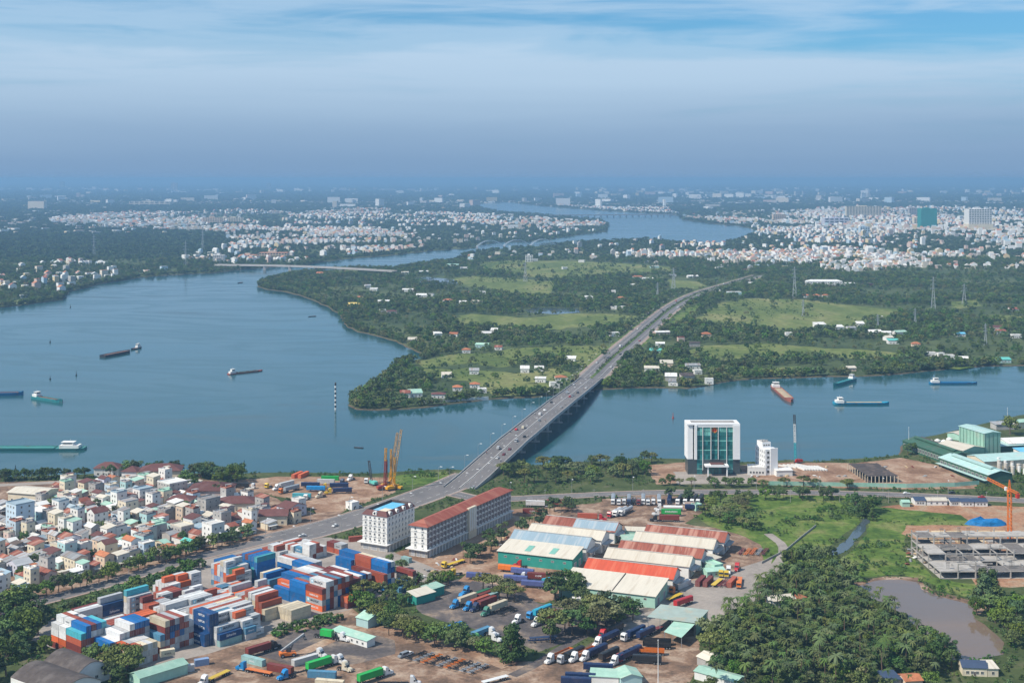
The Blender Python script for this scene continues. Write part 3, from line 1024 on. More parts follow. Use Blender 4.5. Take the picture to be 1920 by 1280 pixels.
M_dsteel = mat('steel_dark', (0.07, 0.07, 0.075), 0.6, var=0.2)
M_black = mat('rubber_black', (0.02, 0.02, 0.02), 0.9, var=0.2)
M_red = mat('paint_red', (0.50, 0.035, 0.02), 0.45, var=0.1, obj_var=0.1)
M_orange = mat('paint_orange', (0.72, 0.19, 0.03), 0.5, var=0.12, obj_var=0.08)
M_cyellow = mat('paint_machine_yellow', (0.72, 0.36, 0.02), 0.5, var=0.12, dirt=(0.30, 0.18, 0.06), dirt_amt=0.2)
M_tankblue = mat('pool_blue', (0.14, 0.48, 0.72), 0.4, var=0.1, dirt=(0.35, 0.58, 0.68), dirt_amt=0.3)
M_fenceg = mat('hoarding_green', (0.27, 0.50, 0.40), 0.7, var=0.15, scale=0.15, dirt=(0.36, 0.52, 0.45), dirt_amt=0.4)


def window_unit(name, frame, pane, cross=True):
    """1 x 1 window in the x-z plane facing -y, frame proud, pane set back"""
    mb = MB()
    t = 0.09
    for a in ((0, 1, 0, t), (0, 1, 1 - t, 1), (0, t, t, 1 - t), (1 - t, 1, t, 1 - t)):
        mb.box(a[0], a[1], -0.10, 0.02, a[2], a[3], frame)
    if cross:
        mb.box(0.47, 0.53, -0.06, 0.02, t, 1 - t, frame)
    mb.poly([(t, -0.03, t), (1 - t, -0.03, t), (1 - t, -0.03, 1 - t), (t, -0.03, 1 - t)], pane)
    return mb.mesh(name)


W_grey = window_unit('window', M_frame, M_glass)
W_white = window_unit('window', M_wframe, M_glass)
W_door = window_unit('door', M_frame, M_door, False)
W_shut = window_unit('shutter', M_frame, M_shut, False)
W_dark = window_unit('opening', M_concrete, M_rdark, False)


def frame_from_px(A, B, z=0.0):
    (xa, ya), (xb, yb) = G(*A, z), G(*B, z)
    return (xa, ya), math.hypot(xb - xa, yb - ya), math.atan2(yb - ya, xb - xa)


def keep_clear(loc, rz, L, D, pad=2.5):
    c, s = math.cos(rz), math.sin(rz)
    paint_world([(loc[0] + c * a - s * b, loc[1] + s * a + c * b) for a, b in ((-pad, -pad), (L + pad, -pad), (L + pad, D + pad), (-pad, D + pad))], 4)


def win_row(root, L, D, z, h, w, n, face, me, name='window', inset=1.0):
    """n windows along one face; faces: f front (y=0), b right side (x=L), l left side (x=0)"""
    span = (L if face == 'f' else D) - 2 * inset
    if n < 1 or span <= 0.3:
        return
    st = span / n
    w = min(w, st * 0.8)
    for k in range(n):
        c = inset + st * (k + 0.5) - w / 2
        if face == 'f':
            loc, rz = (c, 0, z), 0.0
        elif face == 'b':
            loc, rz = (L, c, z), math.pi / 2
        else:
            loc, rz = (0, D - c, z), -math.pi / 2
        put(name, me, root, loc, rz, (w, 1, h))


def roof_mesh(kind, L, D, h, rise, over, m, th=0.18):
    mb = MB()
    o = over
    if kind == 'flat':
        mb.box(-0.05, L + 0.05, -0.05, D + 0.05, h, h + 0.12, m)
        for a in ((-0.06, L + 0.06, -0.06, 0.18), (-0.06, L + 0.06, D - 0.18, D + 0.06), (-0.06, 0.18, 0.18, D - 0.18), (L - 0.18, L + 0.06, 0.18, D - 0.18)):
            mb.box(a[0], a[1], a[2], a[3], h + 0.12, h + 0.75, m)
    elif kind == 'gable_x':      # ridge along x
        sl = rise / (D / 2)
        for s in (0, 1):
            y0 = -o if s == 0 else D + o
            z0 = h - sl * o
            p = [(-o, y0, z0), (L + o, y0, z0), (L + o, D / 2, h + rise), (-o, D / 2, h + rise)]
            if s:
                p = p[::-1]
            mb.poly([(q[0], q[1], q[2] + th) for q in p], m)
            mb.poly([q for q in p[::-1]], m)
        for x in (-o, L + o):
            q = [(x, -o, h - sl * o), (x, D / 2, h + rise), (x, D + o, h - sl * o), (x, D + o, h - sl * o + th), (x, D / 2, h + rise + th), (x, -o, h - sl * o + th)]
            mb.poly(q if x > 0 else q[::-1], m)
        for y in (-o, D + o):
            mb.poly([(-o, y, h - sl * o), (L + o, y, h - sl * o), (L + o, y, h - sl * o + th), (-o, y, h - sl * o + th)], m)
    elif kind == 'gable_y':      # ridge along y
        sl = rise / (L / 2)
        for s in (0, 1):
            x0 = -o if s == 0 else L + o
            z0 = h - sl * o
            p = [(x0, D + o, z0), (x0, -o, z0), (L / 2, -o, h + rise), (L / 2, D + o, h + rise)]
            if s:
                p = p[::-1]
            mb.poly([(q[0], q[1], q[2] + th) for q in p], m)
            mb.poly([q for q in p[::-1]], m)
        for y in (-o, D + o):
            q = [(-o, y, h - sl * o), (L / 2, y, h + rise), (L + o, y, h - sl * o), (L + o, y, h - sl * o + th), (L / 2, y, h + rise + th), (-o, y, h - sl * o + th)]
            mb.poly(q if y > 0 else q[::-1], m)
        for x in (-o, L + o):
            mb.poly([(x, -o, h - sl * o), (x, D + o, h - sl * o), (x, D + o, h - sl * o + th), (x, -o, h - sl * o + th)], m)
    elif kind == 'hip':
        z0, i = h - 0.1, min(L, D) / 2
        if L >= D:
            r0, r1 = (i, D / 2, h + rise), (L - i, D / 2, h + rise)
        else:
            r0, r1 = (L / 2, i, h + rise), (L / 2, D - i, h + rise)
        a, b, c, d = (-o, -o, z0), (L + o, -o, z0), (L + o, D + o, z0), (-o, D + o, z0)
        if L >= D:
            fs = [[a, b, r1, r0], [b, c, r1], [c, d, r0, r1], [d, a, r0]]
        else:
            fs = [[a, b, r0], [b, c, r1, r0], [c, d, r1], [d, a, r0, r1]]
        for f_ in fs:
            mb.poly(f_, m)
        mb.box(-o, L + o, -o, D + o, z0 - 0.15, z0 - 0.001, m)
    elif kind == 'mono':         # rises from the front to the back
        p = [(-o, -o, h), (L + o, -o, h), (L + o, D + o, h + rise), (-o, D + o, h + rise)]
        q = [(a, b, c + th) for a, b, c in p]
        mb.poly(q, m)
        mb.poly(p[::-1], m)
        for k in range(4):
            j = (k + 1) % 4
            mb.poly([p[k], p[j], q[j], q[k]], m)
    elif kind == 'monox':        # rises from x=0 to x=L
        p = [(-o, -o, h), (L + o, -o, h + rise), (L + o, D + o, h + rise), (-o, D + o, h)]
        q = [(a, b, c + th) for a, b, c in p]
        mb.poly(q, m)
        mb.poly(p[::-1], m)
        for k in range(4):
            j = (k + 1) % 4
            mb.poly([p[k], p[j], q[j], q[k]], m)
    return mb


def wall_mesh(kind, L, D, h, rise, m):
    mb = MB()
    hz = -0.2
    if kind in ('flat', 'hip'):
        hh = h - (0.0 if kind == 'flat' else 0.3)
        mb.box(0, L, 0, D, hz, hh, m)
    elif kind == 'gable_x':
        mb.extrude_x([(0, hz), (D, hz), (D, h - 0.02), (D / 2, h + rise - 0.04), (0, h - 0.02)], 0, L, m)
    elif kind == 'gable_y':
        mb.extrude_y([(0, hz), (0, h - 0.02), (L / 2, h + rise - 0.04), (L, h - 0.02), (L, hz)], 0, D, m)
    elif kind == 'mono':
        mb.extrude_x([(0, hz), (D, hz), (D, h + rise - 0.02), (0, h - 0.02)], 0, L, m)
    elif kind == 'monox':
        mb.extrude_y([(0, hz), (0, h - 0.02), (L, h + rise - 0.02), (L, hz)], 0, D, m)
    return mb


def building(name, base, cat, loc, L, D, rz, h, kind='flat', rise=1.5, wall=None, roofm=None, over=0.4, wins=(), door=True, group=None, name_roof='roof', extras=None, clear=True):
    """house or shed: walls, roof, windows row by row; wins = (face, z, height, width, count)"""
    o = thing(name, base, cat, (loc[0], loc[1], 0), rz)
    later(o, base, cat, group)
    wall_mesh(kind, L, D, h, rise, wall).build('wall', o)
    roof_mesh(kind, L, D, h, rise, over, roofm).build(name_roof, o)
    for w in wins:
        win_row(o, L, D, w[1], w[2], w[3], w[4], w[0], w[5] if len(w) > 5 else W_grey, w[6] if len(w) > 6 else 'window')
    if door:
        put('door', W_door, o, (L * 0.5 - 0.5, -0.01, 0.0), 0, (1.0, 1, 2.1))
    if clear:
        keep_clear(loc, rz, L, D)
    return o


# ---------------------------------------------------------------- the big warehouses in two rows
WA = R(-22.0)
wp, wq = (math.cos(WA), math.sin(WA)), (-math.sin(WA), math.cos(WA))
shutters = lambda n: (('b', 0.0, 4.2, 4.0, n, W_shut, 'shutter'),)
whs = [
    # right-hand near corner (px), length, depth, eave, kind, rise, wall, roof, what
    ((1073, 1071), 43, 17, 6.6, 'mono', 2.2, M_teal, M_rcream, 'teal-walled warehouse with cream lean-to roof and two skylights'),
    ((1099, 1052), 45, 16, 7.5, 'gable_x', 3.6, M_white, M_rblue, 'white warehouse with blue-grey gable roof behind the teal wall'),
    ((1127, 1037), 44, 15, 7.5, 'gable_x', 3.2, M_white, M_rcream, 'white warehouse with cream gable roof between the blue-grey and the patched roofs'),
    ((1152, 1019), 44, 15, 7.0, 'gable_x', 3.4, M_white, M_rrust, 'white warehouse with rusty roof patched in blue-grey sheets'),
    ((1228, 1140), 50, 23, 5.8, 'mono', 2.4, M_mint, M_rcream, 'long mint-walled warehouse with wide cream roof nearest the truck shed'),
    ((1261, 1111), 47, 15, 7.2, 'gable_x', 3.6, M_white, M_rred, 'white warehouse with bright red gable roof'),
    ((1291, 1086), 46, 14, 7.0, 'gable_x', 3.2, M_white, M_rcream, 'white warehouse with cream gable roof just behind the bright red roof'),
    ((1314, 1070), 46, 13, 7.0, 'gable_x', 3.2, M_white, M_rrust, 'white warehouse with blotchy rust-red roof between two cream roofs'),
    ((1336, 1052), 45, 14, 7.0, 'gable_x', 3.4, M_white, M_rcream, 'white warehouse with cream gable roof in front of the maroon roof'),
    ((1357, 1039), 46, 15, 7.0, 'gable_x', 3.6, M_white, M_rrust, 'white warehouse with dark maroon rusted roof at the meadow edge'),
]
M_ridgevent = mat('ridge_cap', (0.45, 0.43, 0.40), 0.6, var=0.1)
M_skyl = mat('skylight_green', (0.20, 0.45, 0.36), 0.3, var=0.1)
for i, (c, L, D, h, kd, rise, wm, rm, what) in enumerate(whs):
    cx, cy = G(*c)
    loc = (cx - wp[0] * L, cy - wp[1] * L)
    o = building('warehouse', what, 'warehouse', loc, L, D, WA, h, kd, rise, wm, rm, 0.7, (('b', 0.0, 4.4, 4.0, 2, W_shut, 'shutter'),) if kd != 'mono' else (('b', 0.0, 3.8, 3.6, 2, W_shut, 'shutter'), ('f', 3.6, 1.0, 1.6, 6)), False)
    if kd == 'gable_x':
        MB().box(-0.4, L + 0.4, D / 2 - 0.35, D / 2 + 0.35, h + rise + 0.16, h + rise + 0.42, M_ridgevent).build('ridge_cap', o)
        MB().extrude_y([(0.0, 4.9), (3.0, 4.1), (3.0, 4.2), (0.0, 5.0)], 1.0, D - 1.0, M_rgrey).build('canopy', o).location = (L, 0, 0)
    if i == 0:
        for fx in (0.33, 0.66):
            k = MB()
            sl = rise / D
            z = h + 0.22
            k.poly([(L * fx, 3, z + 3 * sl + 0.1), (L * fx + 3.4, 3, z + 3 * sl + 0.1), (L * fx + 3.4, 11, z + 11 * sl + 0.1), (L * fx, 11, z + 11 * sl + 0.1)], M_skyl)
            k.box(L * fx - 0.1, L * fx + 3.5, 2.8, 3.0, z + 2.8 * sl - 0.05, z + 2.9 * sl + 0.14, M_ridgevent)
            k.build('skylight', o)
    if i == 3:
        for a, b, y0, y1 in ((0.42, 1.0, 0.2, 7.0), (0.0, 0.35, 7.8, 15.0)):
            k = MB()
            s0 = rise / (D / 2)
            f_ = lambda y: h + 0.20 + (y * s0 if y < D / 2 else (D - y) * s0)
            k.poly([(L * a, y0, f_(y0)), (L * b + 0.3, y0, f_(y0)), (L * b + 0.3, y1, f_(y1)), (L * a, y1, f_(y1))], M_rblue)
            k.build('roof_sheet', o)
    if i == 4:
        k = MB()
        k.bar((L * 0.56, 0, h + 0.25), (L * 0.56, D, h + rise + 0.25), 0.4, M_rdark)
        k.build('roof_gutter', o)


def px_building(name, base, cat, A, B, D, h, kind='flat', rise=1.5, wall=None, roofm=None, wins=(), over=0.4, z=0.0, door=False, **kw):
    loc, L, rz = frame_from_px(A, B, z)
    return building(name, base, cat, loc, L, D, rz, h, kind, rise, wall, roofm, over, wins, door, **kw)


def open_shed(name, base, cat, roof_px, z, m, rise=0.8, posts=4, wallm=None, group=None):
    """roof on posts; roof_px = near-left, near-right, far-right, far-left corners of the roof as seen"""
    p = [Vector((*G(*q, z), 0)) for q in roof_px]
    c = p[0]
    o = later(thing(name, base, cat, (c.x, c.y, 0)), base, cat, group)
    mb = MB()
    zs = (z, z, z + rise, z + rise)
    top = [(q.x - c.x, q.y - c.y, zz) for q, zz in zip(p, zs)]
    mb.poly([(a, b, d + 0.15) for a, b, d in top], m)
    mb.poly(top[::-1], m)
    for k in range(4):
        j = (k + 1) % 4
        mb.poly([top[k], top[j], (*top[j][:2], top[j][2] + 0.15), (*top[k][:2], top[k][2] + 0.15)], m)
    mb.build('roof', o)
    for a, b in ((0, 1), (3, 2)):
        for k in range(posts):
            t = k / (posts - 1)
            q = p[a].lerp(p[b], t) * 0.96 + (p[0] + p[1] + p[2] + p[3]) / 4 * 0.04 - c
            MB().box(q.x - 0.12, q.x + 0.12, q.y - 0.12, q.y + 0.12, -0.1, zs[a] - 0.02, M_steel).build('post', o)
    if wallm:
        for a, b in ((1, 2), (2, 3)):
            q0, q1 = (p[a] * 0.97 + p[(a + 2) % 4] * 0.03 - c), (p[b] * 0.97 + p[(b + 2) % 4] * 0.03 - c)
            k = MB()
            k.poly([(q0.x, q0.y, 0), (q1.x, q1.y, 0), (q1.x, q1.y, zs[b] - 0.05), (q0.x, q0.y, zs[a] - 0.05)], wallm)
            k.poly([(q1.x, q1.y + 0.15, 0), (q0.x, q0.y + 0.15, 0), (q0.x, q0.y + 0.15, zs[a] - 0.05), (q1.x, q1.y + 0.15, zs[b] - 0.05)], wallm)
            k.build('wall', o)
    paint(list(roof_px), 4)
    return o


M_rgreygreen = mat('roof_grey_green', (0.33, 0.40, 0.36), 0.6, var=0.15, scale=0.2, dirt=(0.42, 0.36, 0.26), dirt_amt=0.35)
open_shed('truck_shed', 'open truck shed with weathered grey-green flat roof', 'shed', [(1213, 1156), (1306, 1168), (1329, 1147), (1239, 1136)], 6.0, M_rgreygreen, 0.9, 5, M_mint)
open_shed('canopy_shed', 'small green-roofed canopy on posts in front of the truck shed', 'shed', [(1245, 1184), (1278, 1195), (1303, 1173), (1264, 1167)], 4.6, M_rmint, 0.8, 3)
px_building('site_shed', 'low shed with striped mint roof beside the parked tarped trailers', 'shed', (1106, 1281), (1160, 1284), 7, 3.2, 'mono', 0.8, M_white, M_rmint)
px_building('site_shed', 'mint gable-roofed shed beside the orange steel frames', 'shed', (1164, 1287), (1204, 1284), 10, 3.6, 'gable_y', 1.4, M_cyan, M_rmint)
px_building('long_shed', 'long low row building with mint roof behind the green-container truck', 'shed', (622, 1193), (688, 1214), 5, 3.0, 'mono', 0.7, M_white, M_rmint, (('f', 0.8, 1.2, 1.2, 6),))
px_building('green_shed', 'mint gabled shed under the trees above the truck yard', 'shed', (668, 1172), (690, 1178), 12, 4.0, 'gable_x', 1.6, M_cyan, M_rmint)
px_building('green_shed', 'teal shed with cream and mint roof by the blue trucks', 'shed', (781, 1134), (816, 1124), 7, 4.0, 'mono', 1.2, M_teal, M_rcream)
px_building('green_shed', 'mint-roofed shed joined behind the teal shed', 'shed', (806, 1122), (833, 1113), 6, 4.2, 'mono', 0.8, M_teal, M_rmint)
px_building('yard_hut', 'small teal hut with three white roof panels under dark trees', 'shed', (1075, 1139), (1108, 1139), 6, 2.8, 'mono', 0.6, M_cyan, M_rwhite)
px_building('office_hut', 'pale mint flat-roofed hut beside the rusty warehouse row', 'shed', (1340, 1076), (1356, 1073), 9, 4.2, 'flat', 0, M_mint, M_rmint, (('f', 1.2, 1.2, 1.2, 2),))
px_building('office_hut', 'mint-roofed hut in front of the flat-roofed hut', 'shed', (1326, 1083), (1360, 1080), 7, 3.2, 'gable_x', 1.0, M_mint, M_rmint, (('f', 1.0, 1.2, 1.2, 3),))
px_building('office_hut', 'tan corrugated lean-to between rusty warehouse and huts', 'shed', (1332, 1063), (1352, 1056), 7, 3.4, 'mono', 0.7, M_grey, M_rcream)
px_building('connecting_shed', 'cream-roofed link shed between the two warehouse rows', 'shed', (1172, 1010), (1225, 1012), 9, 5.0, 'gable_x', 1.2, M_mint, M_rcream)
px_building('connecting_shed', 'low mint-roofed lean-to between the two warehouse rows', 'shed', (1170, 1024), (1206, 1022), 8, 3.6, 'mono', 0.9, M_mint, M_rmint)
px_building('yard_hut', 'tiny mint hut beside the row of parked trucks', 'shed', (1305, 958), (1317, 956), 5, 3.4, 'flat', 0, M_mint, M_rmint)
px_building('yard_hut', 'peach guard hut beside the row of parked trucks', 'shed', (1286, 955), (1302, 955), 6, 3.4, 'gable_x', 0.8, M_peach, M_pave)
px_building('tin_shed', 'long mint-roofed tin shed at the bottom edge of the dirt yard', 'shed', (262, 1290), (352, 1262), 8, 4.2, 'gable_x', 1.4, M_mint, M_rmint)
px_building('cottage', 'grey-roofed cottage beside the brown pond', 'house', (1805, 1266), (1851, 1268), 9, 3.6, 'gable_x', 1.6, M_cream, M_rnavy, (('f', 0.9, 1.3, 1.3, 4),), door=True)
px_building('cottage', 'cream-roofed annex of the pond cottage', 'house', (1852, 1268), (1872, 1268), 8, 3.4, 'mono', 0.7, M_cream, M_rcream, (('f', 0.9, 1.3, 1.2, 1),))
px_building('farm_shed', 'long pale mint-roofed shed among the palms', 'shed', (1302, 1272), (1380, 1294), 8, 3.4, 'gable_x', 1.0, M_white, M_rmint)
px_building('farm_shed', 'small grey gabled house in the palms above the pale long shed', 'house', (1328, 1254), (1356, 1246), 7, 3.6, 'gable_y', 1.4, M_grey, M_rcream)
px_building('farm_shed', 'cream-roofed house hidden among the palms', 'house', (1450, 1142), (1492, 1138), 8, 4.0, 'gable_x', 1.6, M_white, M_rcream)
px_building('farm_shed', 'terracotta lean-to beside the cream-roofed palm-grove house', 'house', (1494, 1138), (1512, 1132), 7, 3.4, 'mono', 0.8, M_peach, M_rtile)
px_building('farm_shed', 'small white hut in a clearing of the palm grove', 'house', (1438, 1172), (1450, 1172), 5, 3.2, 'mono', 0.7, M_white, M_rwhite)
px_building('farm_shed', 'low blue-grey roof at the bottom edge of the palm grove', 'house', (1660, 1290), (1690, 1288), 8, 3.4, 'mono', 0.8, M_grey, M_rnavy)
px_building('farm_shed', 'orange tiled roof at the bottom edge of the palm grove', 'house', (1698, 1292), (1730, 1290), 8, 3.4, 'gable_x', 1.2, M_peach, M_rtile)

# barrel-roofed depots at the lower left
def barrel(base, R0, R1, D, W, h, rise, wm, rm):
    """R0, R1: ridge ends in the photograph"""
    (x0, y0), (x1, y1) = G(*R0, h + rise), G(*R1, h + rise)
    rz = math.atan2(y1 - y0, x1 - x0) - math.pi / 2
    L = W
    loc = (x0 - math.cos(rz) * L / 2, y0 - math.sin(rz) * L / 2)
    o = later(thing('barrel_roof_depot', base, 'depot', (*loc, 0), rz), base, 'depot')
    n = 12
    arc = [(L * k / n, h + rise * math.sin(math.pi * k / n)) for k in range(n + 1)]
    MB().extrude_y([(0, -0.2)] + [(x, z - 0.05) for x, z in arc] + [(L, -0.2)], 0, D, wm).build('wall', o)
    for s in range(6):
        ya, yb = -0.4 + (D + 0.8) * s / 6, -0.4 + (D + 0.8) * (s + 1) / 6 - 0.06
        mb = MB()
        for k in range(n):
            (xa, za), (xb, zb) = arc[k], arc[k + 1]
            mb.poly([(xa, ya, za + 0.1), (xa, yb, za + 0.1), (xb, yb, zb + 0.1), (xb, ya, zb + 0.1)][::-1], rm)
            for y in (ya, yb):
                mb.poly([(xa, y, za - 0.06), (xb, y, zb - 0.06), (xb, y, zb + 0.1), (xa, y, za + 0.1)], rm)
        mb.build('roof_sheet', o)
    for k in range(4):
        put('window', W_grey, o, (2.0 + k * 4.2, D + 0.02, 2.2), math.pi, (-1.6, 1, 1.4))
    keep_clear(loc, rz, L, D)
    return o


barrel('barrel-roofed depot with dark corrugated roof in the lower corner', (60, 1240), (146, 1270), 32, 20, 5.0, 3.6, M_white, M_rblack)
barrel('barrel-roofed depot behind the first, half hidden by trees', (112, 1216), (168, 1238), 24, 18, 5.0, 4.6, M_white, M_rblack)

# ---------------------------------------------------------------- the two hotels by the avenue
HA = R(-28.0)


def hotel(base, B_px, W, D, podium, floors, fh, nf, ns, roof):
    """B_px: ground corner between the lit end wall and the shaded long side"""
    bx, by = G(*B_px)
    loc = (bx - math.cos(HA) * W, by - math.sin(HA) * W)
    o = later(thing('hotel', base, 'hotel', (*loc, 0), HA), base, 'hotel')
    H_ = podium + floors * fh
    MB().box(-0.8, W + 0.8, -0.8, D + 0.8, -0.2, podium - 0.4, M_grey).build('podium', o)
    MB().box(-2.2, W + 1.6, -2.4, D + 1.2, podium - 0.4, podium, M_white).build('canopy_slab', o)
    MB().box(0, W, 0, D, podium, H_, M_white).build('wall', o)
    for k in range(floors + 1):
        z = podium + k * fh
        mb = MB()
        for a in ((-0.18, W + 0.18, -0.18, 0.0), (W, W + 0.18, 0.0, D), (-0.18, 0.0, 0.0, D), (-0.18, W + 0.18, D, D + 0.18)):
            mb.box(a[0], a[1], a[2], a[3], z - 0.22, z + 0.12, M_white)
        mb.build('cornice', o)
    for k in range(floors):
        z = podium + k * fh + 0.75
        win_row(o, W, D, z, fh * 0.55, 1.25, nf, 'f', W_white, 'window', 0.6)
        win_row(o, W, D, z, fh * 0.55, 1.25, ns, 'b', W_white, 'window', 0.8)
        win_row(o, W, D, z, fh * 0.55, 1.25, ns, 'l', W_white, 'window', 0.8)
        for face, n, span in (('f', nf, W), ('b', ns, D)):
            ins = 0.6 if face == 'f' else 0.8
            st = (span - 2 * ins) / n
            for q in range(n):
                c = ins + st * (q + 0.5)
                b = MB()
                b.box(-0.9, 0.9, -0.6, 0.0, -0.12, 0.0, M_white)
                b.box(-0.9, 0.9, -0.6, -0.52, 0.0, 0.55, M_white)
                bo = b.build('balcony', o)
                if face == 'f':
                    bo.location = (c, 0, z - 0.2)
                else:
                    bo.location = (W, c, z - 0.2)
                    bo.rotation_euler = (0, 0, math.pi / 2)
    for k in range(int(D / 3.4)):
        y = 0.8 + k * 3.4
        MB().box(W + 1.0, W + 1.4, y, y + 0.45, -0.2, podium - 0.4, M_white).build('pillar', o)
        put('shutter', W_shut, o, (W + 0.82, y + 0.7, 0.1), math.pi / 2, (2.3, 1, podium - 1.2))
    for k in range(3):
        put('shutter', W_shut, o, (0.6 + k * (W / 3), -0.82, 0.1), 0, (W / 3 - 1.0, 1, podium - 1.2))
    keep_clear(loc, HA, W, D, 3.0)
    return o, H_


h1, hh = hotel('white five-storey hotel with maroon mansard and blue roof pool', (725.5, 1034), 16.5, 29, 4.2, 5, 3.05, 5, 8, 'mansard')
W, D = 16.5, 29
mb = MB()
z0, z1 = hh, hh + 2.6
i_ = 1.6
o_ = 0.5
a, b = [(-o_, -o_), (W + o_, -o_), (W + o_, D + o_), (-o_, D + o_)], [(i_, i_), (W - i_, i_), (W - i_, D - i_), (i_, D - i_)]
for k in range(4):
    j = (k + 1) % 4
    mb.poly([(*a[k], z0), (*a[j], z0), (*b[j], z1), (*b[k], z1)], M_rmaroon)
    c = [(q[0] * 0.96 + W / 2 * 0.04, q[1] * 0.97 + D / 2 * 0.03) for q in b]
    mb.poly([(*b[k], z1), (*b[j], z1), (*c[j], z1), (*c[k], z1)], M_rmaroon)
    mb.poly([(*c[k], z1), (*c[j], z1), (*c[j], z0 + 0.6), (*c[k], z0 + 0.6)], M_rdark)
mb.box(i_, W - i_, i_, D - i_, z0 + 0.3, z0 + 0.62, M_grey)
mb.build('mansard_roof', h1)
MB().box(3.2, W - 3.2, 5.0, D - 3.0, z0 + 0.62, z0 + 1.5, M_tankblue).build('roof_pool', h1)
MB().box(7.2, W - 3.4, 5.2, 12.0, z0 + 1.5, z0 + 1.56, M_cream).build('pool_deck', h1)


def dormer(root, x, y, z, rz):
    mb = MB()
    arc = [(-1.3, 0.0)] + [(1.3 * -math.cos(math.pi * t / 8), 1.2 + 1.3 * math.sin(math.pi * t / 8)) for t in range(9)] + [(1.3, 0.0)]
    mb.extrude_y(arc, -0.4, 1.6, M_white)
    d = mb.build('dormer', root, (x, y, z), rz)
    MB().tube((0, -0.42, 1.3), (0, -0.36, 1.3), 0.7, n=12, m=M_glass).build('round_window', d)


dormer(h1, W / 2, 0.2, z0, 0)
for k in range(4):
    dormer(h1, W - 0.2, 4.0 + k * 7.0, z0, math.pi / 2)

h2, hh2 = hotel('long white hotel with red sheet roof and a middle stair tower', (800.5, 1045), 10.5, 99, 4.4, 4, 3.1, 2, 26, 'hip')
roof_mesh('hip', 10.5, 99, hh2 + 0.4, 2.4, 1.3, M_rhotel).build('roof', h2)
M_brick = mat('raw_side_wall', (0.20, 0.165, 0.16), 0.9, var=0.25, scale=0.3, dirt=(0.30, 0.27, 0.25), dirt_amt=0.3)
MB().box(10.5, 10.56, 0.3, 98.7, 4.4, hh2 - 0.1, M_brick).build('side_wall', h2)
twr = MB().box(10.5, 12.2, 44, 53, -0.2, hh2 + 0.9, M_cream).build('stair_tower', h2)
for k in range(4):
    MB().box(12.2, 12.45, 45.0 + k * 2.1, 45.9 + k * 2.1, 4.4, hh2 + 0.5, M_white).build('fin', twr)

# ---------------------------------------------------------------- government office tower with teal curtain wall
bx, by = G(1290, 889)
OW, OD, OH = 37.0, 15.5, 35.0
off = later(thing('office_tower', 'white office tower with teal glass front and red emblem', 'office building', (bx, by, 0), 0), 'white office tower with teal glass front and red emblem', 'office building')
M_granite = mat('granite_dark', (0.06, 0.075, 0.08), 0.35, var=0.15)
M_panel = mat('panel_white', (0.80, 0.80, 0.80), 0.55, var=0.05, scale=0.2)
base = MB()
base.box(0, OW, 0.6, OD, -0.2, 10.6, M_granite)
base.build('granite_base', off)
MB().box(0.02, OW - 0.02, 2.2, OD - 0.02, 10.6, OH - 1.4, M_panel).build('core_wall', off)
lx = 6.4                                  # glass from lx to gx
gx = OW - 5.0
for x0, x1, y0 in ((0.0, 3.6, 0.9), (4.6, lx, -0.5), (gx, OW, -0.5)):
    m_ = MB()
    m_.box(x0, x1, y0, 2.2, 10.6, OH, M_panel)
    p_ = m_.build('corner_pier', off)
    for k in range(9):                    # cladding panels, joints recessed
        MB().box(x0 + 0.08, x1 - 0.08, y0 - 0.06, y0, 10.7 + k * 2.68, 13.28 + k * 2.68, M_panel).build('cladding_panel', p_)
sidewall = MB().box(-0.5, 0.02, 1.4, OD, 10.6, OH, M_panel).build('side_wall', off)
for k in range(9):
    for q in range(3):
        MB().box(-0.56, -0.5, 1.6 + q * 4.6, 6.1 + q * 4.6, 10.7 + k * 2.68, 13.28 + k * 2.68, M_panel).build('cladding_panel', sidewall)
MB().box(3.6, 4.6, 1.8, 2.2, 10.6, OH - 2, M_granite).build('recess', off)
MB().box(-0.5, OW + 0.0, -0.2, OD + 0.2, OH, OH + 0.9, M_panel).build('roof_frame', off)
MB().box(3.0, OW - 3.0, 4.0, OD - 3, OH + 0.9, OH + 1.1, M_grey).build('roof_slab', off)
bays = [(lx, 10.2), (10.8, 16.0), (16.7, 21.2), (21.9, 27.2), (27.9, gx)]
for bi, (x0, x1) in enumerate(bays):
    nrow = 10
    fh = (OH - 1.6 - 0.2) / nrow
    for k in range(nrow):
        if bi in (1, 2, 3) and k < 3:
            continue
        z = 0.2 + k * fh
        pale = k == nrow - 1 or (k == nrow - 2 and bi in (0, 1))
        n = 2 if x1 - x0 < 5 else 3
        for q in range(n):
            xa, xb = x0 + (x1 - x0) * q / n + 0.06, x0 + (x1 - x0) * (q + 1) / n - 0.06
            y = 0.5 if bi != 2 else 1.2
            MB().box(xa, xb, y, y + 0.15, z + 0.75, z + fh - 0.06, M_tglass2 if pale else M_tglass).build('glass_pane', off)
        MB().box(x0, x1, y + 0.03, y + 0.4, z, z + 0.7, M_tglass2 if k % 2 else M_tglass).build('spandrel', off)
MB().box(lx, gx, 1.6, 2.2, 10.6, OH - 1.5, M_granite).build('curtain_backing', off)
MB().box(lx, gx, 0.0, 2.2, OH - 1.5, OH, M_panel).build('parapet', off)
for x in (10.2, 16.0, 21.2, 27.2):
    MB().box(x + 0.16, x + 0.5, -0.1, 0.6, 10.6 if x in (16.0, 21.2) else 3.0, OH - 1.5, M_panel).build('mullion_fin', off)
en = MB().box(12.5, 27.5, -0.4, 0.6, 0.0, 0.4, M_conc).build('entrance_steps', off)
MB().box(10.8, 27.2, 0.3, 0.58, 0.3, 10.4, M_granite).build('entrance_wall', off)
